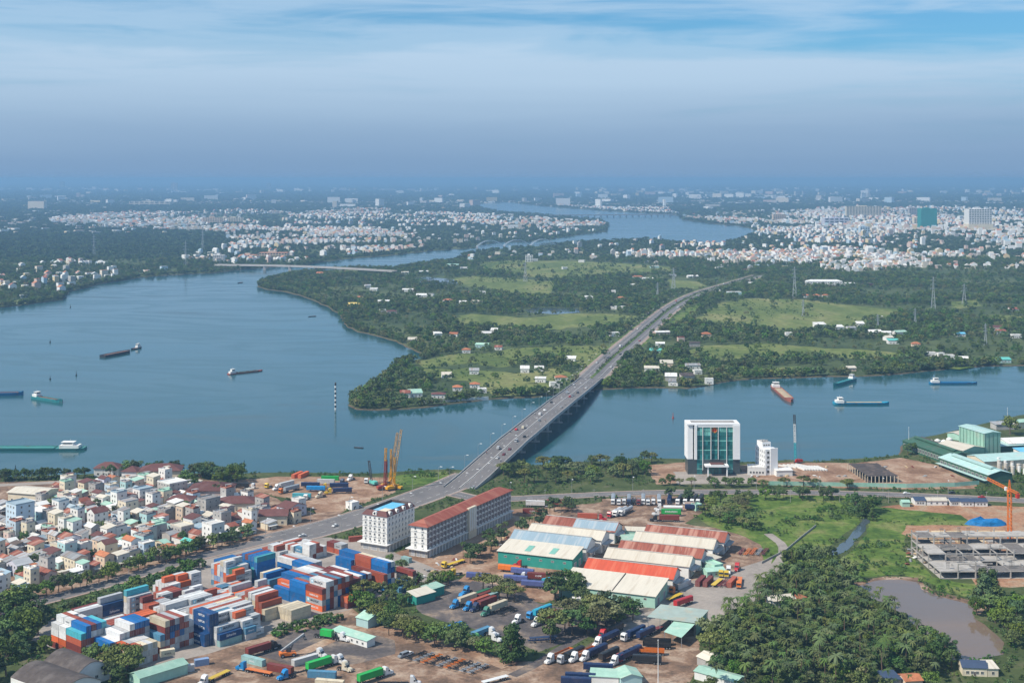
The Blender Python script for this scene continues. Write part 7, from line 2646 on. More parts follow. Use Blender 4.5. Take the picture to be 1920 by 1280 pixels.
# ---------------------------------------------------------------- the far bridges
o = later(thing('far_bridge', 'x', 'bridge', (0, 0, 0)), 'low concrete bridge over the side channel', 'bridge')
A, B = Vector(G(405, 496, 8)), Vector(G(742, 508, 8))
d = (B - A).normalized()
nrm = Vector((-d.y, d.x))
prev = None
segs = 14
for k in range(segs):
    a, b = A.lerp(B, k / segs), A.lerp(B, (k + 1) / segs)
    za, zb = (8 + 3.5 * math.sin(math.pi * (k + q) / segs) for q in (0, 1))
    q = MB()
    w = nrm * 6
    for s0, s1, e0, e1 in ((-1, 1, 0, 0),):
        q.poly([(*(a - w), za), (*(b - w), zb), (*(b + w), zb), (*(a + w), za)], M_road)
        for s in (-1, 1):
            q.poly([(*(a + w * s), za - 2.4), (*(b + w * s), zb - 2.4), (*(b + w * s), zb + 1.1), (*(a + w * s), za + 1.1)], M_bconc)
    q.build('deck_span', o)
    if 1 < k < 9 and k % 2 == 0:
        p = MB()
        p.box(a.x - 3, a.x + 3, a.y - 5, a.y + 5, WZ - 1, za - 2.4, M_bconc)
        p.build('pier', o)
o = later(thing('arch_bridge', 'x', 'bridge', (0, 0, 0)), 'white steel railway bridge with three tied arches', 'bridge')
M_wsteel = mat('white_steel', (0.75, 0.77, 0.80), 0.5, var=0.05)
A, B = Vector(G(893, 463, 4)), Vector(G(1042, 459, 4))
for k in range(3):
    a, b = A.lerp(B, k / 3 + 0.01), A.lerp(B, (k + 1) / 3 - 0.01)
    dd_ = (b - a)
    nrm = Vector((-dd_.y, dd_.x)).normalized() * 4
    for s in (-1, 1):
        q = MB()
        pt = lambda f: (*(a + dd_ * f + nrm * s), 6 + 17 * math.sin(math.pi * f) ** 0.8)
        for i in range(10):
            q.bar(pt(i / 10 + 1e-4), pt((i + 1) / 10 - 1e-4), 1.3, M_wsteel)
            if i:
                p_ = pt(i / 10)
                q.bar((p_[0], p_[1], 6), p_, 0.5, M_wsteel)
        q.bar((*(a + nrm * s), 6), (*(b + nrm * s), 6), 1.6, M_wsteel)
        q.build('arch', o)

    q = MB()
    q.box(a.x - 3, a.x + 3, a.y - 6, a.y + 6, WZ - 1, 5.0, M_bconc)
    q.build('pier', o)
o = later(thing('far_bridge', 'x', 'bridge', (0, 0, 0)), 'long many-pier bridge across the wide upper river', 'bridge')
A, B = Vector(G(1030, 404, 10)), Vector(G(1268, 402, 10))
q = MB()
q.poly([(A.x, A.y - 8, 12), (B.x, B.y - 8, 12), (B.x, B.y + 8, 12), (A.x, A.y + 8, 12)], M_road)
q.poly([(A.x, A.y - 8, 8), (B.x, B.y - 8, 8), (B.x, B.y - 8, 13.5), (A.x, A.y - 8, 13.5)], M_bconc)
q.build('deck', o)
for k in range(1, 20):
    p = A.lerp(B, k / 20)
    MB().box(p.x - 3.5, p.x + 3.5, p.y - 6, p.y + 6, WZ - 1, 8.0, M_bconc).build('pier', o)

# ---------------------------------------------------------------- the near town on the left bank
WN = {'white': M_white, 'cream': M_cream, 'grey': M_grey, 'pale blue': M_blue, 'lilac': M_lilac, 'pink': M_pink, 'peach': M_peach, 'cyan': M_cyan}
RN = {'white sheet': M_rwhite, 'cream sheet': M_rcream, 'grey sheet': M_rgrey, 'orange tile': M_rtile, 'maroon tile': M_rmaroon, 'rust-red sheet': M_rrust, 'mint sheet': M_rmint, 'blue-grey sheet': M_rblue, 'teal sheet': M_rteal, 'dark sheet': M_rdark}
NEARH = []


def town_house(P, L, D, h, kind, wall, roof, base, rise=1.4, wins=True, rz=VA, balcony=None, name='town_house'):
    """P: ground corner nearest the viewer; L towards the left, D away to the right"""
    p = P if isinstance(P, Vector) else Vector(G(*P))
    loc = (p.x - math.cos(rz) * L, p.y - math.sin(rz) * L)
    fl_ = max(1, int(round(h / 3.3)))
    ws = []
    if wins:
        for k in range(fl_):
            ws.append(('f', 0.9 + k * 3.2, 1.4, 1.1, max(1, int(L / 3.2))))
            ws.append(('b', 0.9 + k * 3.2, 1.4, 1.1, max(1, int(D / 4.5))))
    o = building(name, base, 'house', loc, L, D, rz, h, kind, rise, WN[wall], RN[roof], 0.35, ws, False, 'houses of the riverside town')
    put('door', W_door, o, (L, D * 0.25, 0), math.pi / 2, (1.0, 1, 2.1))
    if balcony:
        for k in range(1, fl_):
            MB().box(L, L + 1.1, 0.2, D - 0.2, k * 3.2 - 0.15, k * 3.2, M_white).build('balcony', o)
            MB().box(L + 1.0, L + 1.1, 0.2, D - 0.2, k * 3.2, k * 3.2 + 0.9, balcony).build('railing', o)
    c = p - Vector((math.cos(rz), math.sin(rz))) * (L / 2) + Vector((-math.sin(rz), math.cos(rz))) * (D / 2)
    NEARH.append((c, max(L, D) / 2, min(L, D) / 2))
    return o


H_ = [
    ((397, 1019), 9.5, 9, 10.5, 'flat', 'white', 'white sheet', 'tall white house with roof terrace beside the roadside trees', 0, None),
    ((246, 1050), 9, 6, 10.5, 'gable_x', 'white', 'orange tile', 'narrow white house with orange balconies and orange roof', 1.4, M_orange),
    ((270, 1053), 5.5, 7, 9.5, 'flat', 'pale blue', 'white sheet', 'pale blue three-storey house beside the orange balconies', 0, M_white),
    ((177, 992), 8, 9.5, 9.5, 'gable_y', 'white', 'maroon tile', 'white gabled house with rows of dark windows', 2.4, None),
    ((84, 1098), 14, 7, 5.6, 'gable_x', 'pink', 'rust-red sheet', 'pink hall with red roof and arched windows by the road', 1.6, None),
    ((30, 998), 12, 12, 16, 'flat', 'pale blue', 'blue-grey sheet', 'tall pale blue block at the picture edge', 0, None),
    ((74, 984), 17, 9, 7.0, 'flat', 'cyan', 'white sheet', 'long cyan house with a row of white-framed windows', 0, None),
    ((196, 1068), 9, 6, 7.0, 'gable_x', 'peach', 'orange tile', 'peach house with tiled roof near the road trees', 1.4, M_white),
    ((32, 1082), 11, 9, 6.0, 'gable_y', 'lilac', 'grey sheet', 'lilac gabled house at the picture edge', 2.2, None),
    ((124, 1032), 9, 9, 6.4, 'gable_x', 'lilac', 'rust-red sheet', 'lilac house with bright red roof amid grey roofs', 2.0, None),
    ((140, 1072), 14, 8, 6.6, 'gable_x', 'cream', 'grey sheet', 'cream house with long grey roof behind the road trees', 1.4, None),
    ((197, 1048), 8, 8, 8.0, 'gable_y', 'cream', 'maroon tile', 'cream gabled house with brown roof', 1.8, None),
    ((386, 966), 9, 11, 9.5, 'flat', 'grey', 'grey sheet', 'raw grey concrete house with open top floor beside maroon roofs', 0, None),
    ((318, 934), 14, 14, 9.0, 'flat', 'grey', 'white sheet', 'large grey flat-roofed house near the river trees', 0, None),
    ((236, 972), 9, 9, 10.0, 'flat', 'cream', 'grey sheet', 'weathered cream block under the aerial', 0, None),
    ((262, 948), 8, 10, 10.0, 'flat', 'white', 'blue-grey sheet', 'white house with stepped terraces and blue awning', 0, M_white),
    ((340, 1010), 11, 9, 6.5, 'flat', 'grey', 'cream sheet', 'grey-beige walled house next to the tall white house', 0, None),
    ((356, 1033), 9, 6, 4.5, 'gable_x', 'cyan', 'teal sheet', 'cyan cottage with teal roof by the road', 1.2, None),
    ((290, 1012), 5, 8, 8.0, 'flat', 'grey', 'mint sheet', 'grey house with mint rooftop shelter', 0, None),
    ((560, 960), 7, 6, 7.5, 'flat', 'white', 'white sheet', 'small white office at the edge of the riverside yard', 0, None),
    ((660, 956), 6, 6, 4.0, 'flat', 'white', 'white sheet', 'white gatehouse by the avenue', 0, None),
    ((542, 972), 12, 14, 6.0, 'gable_x', 'lilac', 'maroon tile', 'large maroon-roofed house below the riverside yard', 2.2, None),
]
for P, L, D, h, kd, wl, rf, what, rise, bal in H_:
    town_house(P, L, D, h, kd, wl, rf, what, rise, True, VA, bal)
for A, B, D, h, kd, rise, wm, rm, what in (
        ((15, 941), (78, 946), 18, 6.5, 'gable_x', 1.6, M_cream, M_rcream, 'open-sided cream hall with pale roof near the promenade'),
        ((176, 893), (222, 893), 12, 6.0, 'hip', 3.2, M_white, M_rmaroon, 'white villa with maroon hip roof by the promenade trees'),
        ((228, 899), (256, 900), 11, 6.0, 'hip', 3.0, M_white, M_rmaroon, 'smaller white villa with maroon hip roof'),
        ((262, 902), (338, 900), 16, 7.0, 'hip', 3.6, M_cream, M_rmaroon, 'long cream villa with wide maroon hip roof'),
        ((312, 952), (356, 953), 12, 5.0, 'hip', 2.6, M_white, M_rmaroon, 'maroon-roofed low hall left of the grey concrete house'),
        ((350, 938), (430, 938), 20, 6.5, 'hip', 4.0, M_pink, M_rmaroon, 'great maroon hip-roofed hall of the pagoda court'),
        ((408, 958), (478, 957), 15, 5.0, 'hip', 3.0, M_cream, M_rmaroon, 'maroon hip-roofed hall beside the riverside yard'),
        ((486, 985), (538, 984), 12, 6.0, 'gable_x', 2.4, M_cream, M_rmaroon, 'maroon gabled hall above the roadside trees')):
    loc, L, rz = frame_from_px(A, B)
    building('town_hall', what, 'house', loc, L, D, rz, h, kd, rise, wm, rm, 0.8, (('f', 1.0, 1.6, 1.4, max(2, int(L / 4))),), True, 'houses of the riverside town')
    NEARH.append((Vector((loc[0] + math.cos(rz) * L / 2, loc[1] + math.sin(rz) * L / 2 + D / 2)), L / 2, D / 2))

# the other houses stand in rows parallel to the road
TOWN = [(-40, 950), (90, 946), (110, 914), (250, 902), (330, 902), (440, 920), (500, 960), (600, 978), (520, 1002), (420, 1020), (330, 1045), (220, 1076), (120, 1102), (20, 1125), (-60, 1140)]


def inside(poly, x, y):
    c = False
    for i in range(len(poly)):
        (xa, ya), (xb, yb) = poly[i], poly[i - 1]
        if (ya > y) != (yb > y) and x < (xb - xa) * (y - ya) / (yb - ya) + xa:
            c = not c
    return c


r_ = random.Random(21)
o0 = Vector(G(20, 1118))
rooflist = ['white sheet'] * 5 + ['cream sheet'] * 6 + ['grey sheet'] * 8 + ['orange tile'] * 2 + ['maroon tile'] * 4 + ['rust-red sheet'] * 5 + ['mint sheet'] * 2 + ['blue-grey sheet'] * 2 + ['dark sheet']
walllist = ['white'] * 11 + ['cream'] * 5 + ['grey'] * 9 + ['pale blue', 'lilac', 'pink', 'peach', 'cyan']
n_fill = 0
b_ = 3.0
for row in range(36):
    depth = r_.uniform(7.0, 11.0)
    a_ = -70.0
    while a_ < 290:
        Ld = r_.uniform(4.0, 7.5)
        L = depth * r_.uniform(0.82, 0.98)
        p = o0 + uu * a_ - vv * b_
        px_, py_ = PX(p.x, p.y)
        c = p - vv * (L / 2) + uu * (Ld / 2)
        cx, cy = PX(c.x, c.y)
        cv = int(cover_at(np.array([c.x]), np.array([c.y]))[0])
        if inside(TOWN, cx, cy) and px_ > -60 and all((c - q).length > 0.8 * max(a1, a2) + 0.25 * (L + Ld) for q, a1, a2 in NEARH) and n_fill < 262 and r_.random() < 0.93:
            fl_ = r_.choice([1, 1, 1, 1, 1, 2, 2, 3])
            kd = r_.choice(['gable_x', 'gable_y', 'mono', 'monox', 'gable_x', 'mono']) if fl_ < 2 else r_.choice(['gable_x', 'mono', 'flat', 'flat']) if fl_ < 3 else r_.choice(['flat', 'flat', 'mono'])
            wl, rf = r_.choice(walllist), r_.choice(rooflist)
            if kd == 'flat' and 'tile' in rf:
                rf = 'grey sheet'
            st = ('one', 'two', 'three')[fl_ - 1]
            town_house(p, L, Ld, fl_ * 3.2 + r_.uniform(0, 0.8), kd, wl, rf, f"{wl} {st}-storey house with {rf} roof, riverside town", r_.uniform(0.6, 1.6), fl_ > 1 or r_.random() < 0.5, VA + r_.uniform(-0.05, 0.05))
            n_fill += 1
            th = NEARH and COL.objects[-1].parent
            if th is not None and fl_ > 1 and kd == 'flat':
                q = MB().tube((L * 0.3, Ld * 0.5, fl_ * 3.2 + 0.9), (L * 0.3, Ld * 0.5, fl_ * 3.2 + 2.2), 0.55, n=8, m=M_steel)
                q.build('water_tank', th)
                MB().box(L * 0.5, L * 0.95, Ld * 0.2, Ld * 0.9, fl_ * 3.2 + 2.6, fl_ * 3.2 + 2.72, RN[r_.choice(rooflist)]).build('terrace_roof', th)
            elif th is not None and r_.random() < 0.6:
                MB().extrude_y([(L, 2.9), (L + 1.8, 2.3), (L + 1.8, 2.4), (L, 3.0)], 0.2, Ld - 0.2, RN[r_.choice(rooflist)]).build('awning', th)
        a_ += Ld + r_.choice([0.15, 0.15, 0.3, 2.2])
    b_ += depth + r_.choice([0.3, 0.6, 3.2])

# ---------------------------------------------------------------- houses scattered over the island: (px, py, width, roof, wall, shape)
ISL = """600 516 16 o w g|652 513 14 r w g|662 575 26 y y m|672 562 22 o p h|718 586 10 w w f|735 589 20 p k h|720 570 26 w w g|765 547 26 w w g|700 546 14 w w m|690 540 10 g w g|790 558 22 w w g|806 555 14 g w f
838 567 18 o w h|868 571 12 w w g|895 570 26 c o g|872 551 12 o p h|905 552 10 w w f|773 643 14 c g m|822 632 12 w w m|850 632 14 o w g|912 630 16 w w m|926 624 10 w w g|904 652 30 m c g|874 662 13 o w h|934 656 10 r w g
822 747 26 p w h|858 733 13 o w h|890 727 14 o w h|780 745 24 m w m|760 746 14 r w g|838 709 15 c w g|889 702 14 g w g|984 699 12 w w m|1011 696 13 w w g|1013 717 17 w w g|1053 714 20 o w h|1041 728 14 w w f|1070 678 14 w w m|905 737 10 w w f
1196 523 24 o w h|1215 526 24 w w g|1190 538 14 w w g|1148 549 12 w w f|1165 563 16 o w h|1105 561 14 w w m|1150 580 10 w w f|1166 580 10 w w f|1155 631 14 w w f|1244 628 34 w r g|1325 632 18 o p h|1278 640 8 r r f|1238 651 14 w w g|1228 664 22 t c m
1303 650 20 d g g|1222 697 30 c w m|1250 688 24 c p m|1300 692 30 g w g|1310 702 10 w w f|1258 714 20 w g m|1292 714 26 d g m|1330 720 10 w w f|1262 723 14 g w m|1410 535 14 w w m|1345 548 10 w w f|1378 553 34 w t f|1300 521 26 w w g|1262 519 14 w w f
1595 535 24 w w g|1630 536 24 d b h|1514 558 12 o w h|1532 558 13 o w h|1550 558 12 o w h|1540 615 24 w w m|1576 618 12 w w m|1598 620 16 g w g|1614 612 12 w w m|1642 628 26 w g g|1662 629 16 w w g|1692 629 24 m w g|1670 639 12 c w g|1676 645 20 t w m
1718 650 14 o p h|1802 631 18 b w g|1868 618 24 p r g|1878 627 20 r w g|1908 634 16 w w f|1905 584 24 r w g|1782 673 14 w w f|1766 669 8 w w f|1806 678 14 w w g|1596 696 20 c p g|1882 680 30 t t m|1748 668 10 w w f|1480 632 8 w w f|1650 600 8 w w f
1060 505 9 w w f|1395 508 16 r p f|1350 505 16 w w f|1228 503 20 w c f|1090 492 12 w w f|1000 490 24 w w f|870 505 18 w w g|848 500 30 m w m|795 512 20 w w g|760 514 14 c w g"""
RK = {'o': ('orange-tiled', M_rtile), 'r': ('red-roofed', M_rrust), 'y': ('yellow-roofed', M_yellow), 'w': ('white-roofed', M_rwhite), 'p': ('maroon-roofed', M_rmaroon), 'g': ('grey-roofed', M_rgrey), 'c': ('cream-roofed', M_rcream), 'm': ('mint-roofed', M_rmint), 't': ('teal-roofed', M_rteal), 'd': ('dark-roofed', M_rdark), 'b': ('blue-roofed', M_tankblue)}
WK = {'w': ('white', M_white), 'y': ('yellow', M_yellow), 'p': ('peach', M_peach), 'k': ('pink', M_pink), 'g': ('grey', M_grey), 'o': ('orange', M_peach), 'c': ('cyan', M_cyan), 'r': ('red', M_pink), 't': ('teal', M_cyan), 'b': ('brown', M_rrust)}
for ent in ISL.replace('\n', '|').split('|'):
    a, b, w, rf, wl, sh = ent.split()
    a, b, w = float(a), float(b), float(w)
    s = (b - HY) / CH
    w = w * 0.62 / s + 5
    x, y = G(a - w * s / 2, b)
    kd = {'g': 'gable_x', 'h': 'hip', 'm': 'mono', 'f': 'flat'}[sh]
    D = min(w, 12) * r_.uniform(0.7, 1.0)
    h = r_.uniform(3.6, 5.0) if sh != 'f' else r_.uniform(3.6, 5.5)
    spot = 'above the pastures' if b < 545 else 'near the eastern bank' if a > 1420 else 'by the island road' if a > 1060 else 'on the river point' if b > 690 else 'among the western trees' if a < 800 else 'in the island orchards'
    building('island_house', f"{RK[rf][0]} {WK[wl][0]} house {spot}", 'house', (x, y), w, D, r_.uniform(-0.25, 0.3), h, kd, r_.uniform(1.2, 2.6), WK[wl][1], RK[rf][1], 0.5, (('f', 1.0, 1.4, 1.3, max(1, int(w / 4))),), True, 'houses on the island')
    paint_world([(x - 4, y - 30), (x + w + 4, y - 30), (x + w + 4, y), (x - 4, y)], 6, (1,))
px_building('island_villa', 'large white colonnaded mansion among island trees', 'villa', (1513, 536), (1580, 536), 18, 9.0, 'hip', 3.0, M_white, M_rwhite, (('f', 1.0, 2.4, 2.0, 14), ('f', 5.2, 2.0, 2.0, 14)))
A, B = Vector(G(782, 757)), Vector(G(916, 748))
w_ = later(thing('river_wall', 'x', 'wall', (A.x, A.y, 0), math.atan2(B.y - A.y, B.x - A.x)), 'long white riverside garden wall on the island point', 'wall')
for k in range(14):
    MB().box(k * (B - A).length / 14 + 0.05, (k + 1) * (B - A).length / 14 - 0.05, -0.3, 0.3, -2.4, 2.6, M_white).build('wall_panel', w_)

# ---------------------------------------------------------------- the city behind: painted map, then houses
for poly in ([(-260, 520), (0, 512), (60, 495), (180, 490), (250, 503), (330, 509), (260, 517), (190, 528), (120, 545), (100, 560), (-260, 590)],
             [(90, 408), (200, 399), (440, 394), (560, 398), (700, 392), (890, 403), (1000, 405), (1100, 412), (1136, 420), (1130, 432), (1040, 444), (940, 450), (880, 455), (800, 466), (640, 482), (560, 494), (440, 500), (340, 505), (330, 478), (430, 462), (420, 440), (330, 432), (100, 425)],
             [(872, 474), (1000, 466), (1090, 456), (1225, 451), (1420, 440), (1500, 470), (1520, 512), (1430, 510), (1330, 506), (1250, 498), (1150, 491), (1060, 486), (960, 485), (880, 492)],
             [(1290, 456), (1400, 446), (1424, 434), (1410, 426), (1282, 410), (1275, 404), (1400, 396), (1590, 390), (1920, 392), (2180, 396), (2180, 505), (1800, 505), (1700, 500), (1600, 512), (1480, 515)],
             [(1040, 386), (1250, 391), (1276, 402), (1140, 394)]):
    paint(poly, 2, (1,))
HV, HF, HC = [], [], []


def add_house(x, y, w, d, h, rz, roof, wc, rc):
    c, s = math.cos(rz), math.sin(rz)
    k = len(HV)
    q = [(-w / 2, -d / 2), (w / 2, -d / 2), (w / 2, d / 2), (-w / 2, d / 2)]
    q = [(x + c * a - s * b, y + s * a + c * b) for a, b in q]
    HV.extend([(*p, -0.2) for p in q] + [(*p, h) for p in q])
    fs = [(0, 1, 5, 4), (1, 2, 6, 5), (2, 3, 7, 6), (3, 0, 4, 7)]
    cs = [wc] * 4
    if roof:
        rise = roof * d
        for e in (-w / 2, w / 2):
            HV.append((x + c * e, y + s * e, h + rise))
        fs += [(4, 5, 9, 8), (6, 7, 8, 9), (5, 6, 9), (7, 4, 8)]
        cs += [rc, rc, wc, wc]
    else:
        fs.append((4, 5, 6, 7))
        cs.append(rc)
    HF.extend(tuple(k + i for i in f_) for f_ in fs)
    HC.extend(cs)


WALLC = [(0.76, 0.75, 0.73)] * 6 + [(0.64, 0.57, 0.47)] * 3 + [(0.58, 0.44, 0.38), (0.45, 0.56, 0.64), (0.42, 0.40, 0.38), (0.62, 0.50, 0.30)]
ROOFC = [(0.66, 0.65, 0.62)] * 3 + [(0.46, 0.20, 0.11)] * 2 + [(0.36, 0.15, 0.11), (0.36, 0.36, 0.37), (0.50, 0.47, 0.42), (0.30, 0.40, 0.44), (0.48, 0.28, 0.22)]
FRONT = []
for y0, y1, step in ((1900, 3600, 15.0), (3600, 5600, 18.0), (5600, 10500, 27.0)):
    gx_, gy_ = grid_points(y0, y1, step)
    cv = cover_at(gx_, gy_)
    nz = value_noise(gx_ + 9000, gy_, 260.0, 2)
    nz2 = value_noise(gx_ + 70000, gy_ * 0.6, 900.0, 4)
    big = y0 > 5000
    ok = (cv == 2) & (rng.random(len(gx_)) < np.clip((nz * 0.6 + nz2 * 0.4 - np.where(gx_ < -300, 0.50, np.where(gy_ < 4700, 0.515, 0.47))) * 6.0, 0.03, 0.80))
    for x, y in zip(gx_[ok], gy_[ok]):
        if 0.22 < x / y and y > 3600 and r_.random() < 0.12:
            h, w, d = r_.uniform(11, 24), r_.uniform(9, 18), r_.uniform(12, 20)
        else:
            h, w, d = r_.choice([4, 4.5, 7, 7.5, 10, 11, 14]), r_.uniform(6, 11) * (1.35 if big else 1), r_.uniform(9, 16) * (1.3 if big else 1)
        FRONT.append((y, x, w, d, h, r_.choice((0, 0, 0.25, 0.3)), r_.choice(WALLC), r_.choice(ROOFC)))
gx_, gy_ = grid_points(5000, 26000, 70.0)                                   # sparse settlement out to the horizon
cv = cover_at(gx_, gy_)
nz = value_noise(gx_ + 30000, gy_, 2300.0, 7)
ok = (cv != 5) & (rng.random(len(gx_)) < np.clip((nz - 0.44) * 2.6, 0.02, 0.5) * np.where(gy_ < 11000, 0.7, 1.0))
for x, y in zip(gx_[ok], gy_[ok]):
    b = r_.random() * (0.8 if y < 9000 else 1)
    FRONT.append((y, x, r_.uniform(12, 30) if b < 0.8 else r_.uniform(50, 130), r_.uniform(12, 40), r_.uniform(5, 12) if b < 0.97 else r_.uniform(20, 60), 0, r_.choice(WALLC), r_.choice(ROOFC)))
FRONT.sort()
M_cityw = [mat(f'city_wall_{i}', c, 0.85, var=0.12, scale=0.2) for i, c in enumerate(dict.fromkeys(WALLC))]
WL = list(dict.fromkeys(WALLC))
cw = {c: m for c, m in zip(WL, M_cityw)}
cr_ = {c: mat(f'city_roof_{i}', c, 0.8, var=0.15, scale=0.2) for i, c in enumerate(dict.fromkeys(ROOFC))}
n_ind = 0
for (y, x, w, d, h, rf, wc, rc) in FRONT:
    rz = 0.5 * math.sin(x / 420.0) + 0.4 * math.sin(y / 610.0) + (math.pi / 2 if r_.random() < 0.4 else 0) + r_.uniform(-0.06, 0.06)
    if n_ind < 12 and abs(x / y) < 0.37:
        n_ind += 1
        side = 'on the western shore' if x < 0 else 'at the near edge of the city'
        building('city_house', f"{'pale' if wc[2] > 0.5 else 'tan' if wc[0] > 0.5 else 'grey'} {'tall' if h > 9 else 'low'} {'gabled' if rf else 'flat-roofed'} house {side}", 'house', (x, y), w, d, rz, h, 'gable_x' if rf else 'flat', max(0.5, rf * d), cw[wc], cr_[rc], 0.3, (('f', 1.0, 1.5, 1.4, 2),), True, 'houses at the edge of the city', clear=False)
    else:
        add_house(x, y, w, d, h, rz, rf, wc, rc)
me = bpy.data.meshes.new('distant_houses')
me.from_pydata(HV, [], HF)
mm = [cw[c] for c in WL] + list(cr_.values())
for m in mm:
    me.materials.append(m)
ci = {**{('w', c): i for i, c in enumerate(WL)}}
allc = {}
for i, c in enumerate(WL):
    allc[c] = i
for i, c in enumerate(cr_):
    allc.setdefault(c, len(WL) + i)
me.polygons.foreach_set('material_index', [allc[c] for c in HC])
me.update()
stuff(put('distant_houses', me), 'mass of small pale houses of the distant city', 'houses')
print('city houses', len(FRONT), 'near fill', n_fill)


# ---------------------------------------------------------------- larger buildings of the city
def block_tower(name, base, px0, px1, py, top, D, wm, floors, bays, winm=None, roofm=None, pod=None, cat='building'):
    s = (py - HY) / CH
    x, y = G(px0, py)
    W_, hh_ = (px1 - px0) / s, (py - top) / s
    o = later(thing(name, 'x', cat, (x, y, 0)), base, cat)
    MB().box(0, W_, 0, D, -0.2, hh_, wm, roofm).build('wall', o)
    MB().box(W_ * 0.3, W_ * 0.6, D * 0.3, D * 0.7, hh_, hh_ + 4, wm).build('roof_house', o)
    for k in range(floors):
        z = hh_ * (k + 0.35) / floors
        for q in range(bays):
            xa, xb = W_ * (q + 0.16) / bays, W_ * (q + 0.84) / bays
            MB().box(xa, xb, -0.25, 0.0, z, z + hh_ / floors * 0.5, winm or M_glass).build('window', o)
    if pod:
        MB().box(-W_ * 0.04, W_ * 1.04, -6, D, -0.2, hh_ * pod, M_cream).build('podium', o)
    keep_clear((x, y), 0, W_, D, 4)


M_net = mat('scaffold_net', (0.02, 0.22, 0.20), 0.8, var=0.15, scale=0.05)
block_tower('apartment_slab', 'long white apartment slab on the city skyline', 1587, 1653, 408, 387, 30, M_cream, 9, 12)
block_tower('netted_tower', 'tower wrapped in teal scaffold net', 1727, 1757, 430, 391, 50, M_net, 9, 5, M_net)
block_tower('white_tower', 'wide white high-rise with stepped top', 1817, 1860, 432, 392, 60, M_white, 12, 9, None, None, 0.3)
block_tower('glass_block', 'pale blue block in front of the city', 1613, 1631, 441, 425, 30, M_blue, 5, 4)
block_tower('mall_block', 'grey and red shopping hall in the city', 1546, 1592, 424, 409, 60, M_lilac, 3, 5)
block_tower('cream_block', 'cream block by the bay shore', 1450, 1474, 413, 402, 40, M_peach, 4, 6)
block_tower('tall_block', 'narrow cream block left of the netted tower', 1714, 1726, 425, 408, 30, M_cream, 6, 3)
block_tower('city_block', 'grey city block behind the netted tower', 1705, 1722, 405, 390, 30, M_grey, 6, 4)
block_tower('riverside_hotel', 'white riverside block near the low bridge', 399, 420, 494, 478, 14, M_white, 6, 6)
block_tower('apartment_row', 'long tan apartment row in the western city', 380, 416, 418, 408, 20, M_peach, 4, 8)
block_tower('apartment_row', 'second long tan apartment row in the western city', 419, 456, 417, 408, 20, M_cream, 4, 8)
block_tower('distant_tower', 'lone pale tower on the western horizon', 112, 119, 356, 340, 80, M_grey, 6, 2)
block_tower('distant_tower', 'lone pink-grey tower on the horizon', 320, 331, 359, 343, 90, M_pink, 6, 2)
block_tower('distant_tower', 'faint tower on the middle horizon', 500, 507, 356, 343, 90, M_grey, 6, 2)
block_tower('water_tower_block', 'small white block beside the pasture', 985, 999, 491, 479, 14, M_white, 4, 3)
block_tower('market_hall', 'orange-roofed market hall by the side channel', 485, 538, 483, 474, 40, M_peach, 2, 10, None, M_rtile)
block_tower('market_hall', 'smaller orange-roofed hall by the side channel', 448, 480, 486, 478, 30, M_peach, 2, 6, None, M_rtile)
block_tower('market_hall', 'long factory hall with tan front far to the west', 242, 318, 386, 378, 80, M_cream, 2, 8, None, M_rwhite)

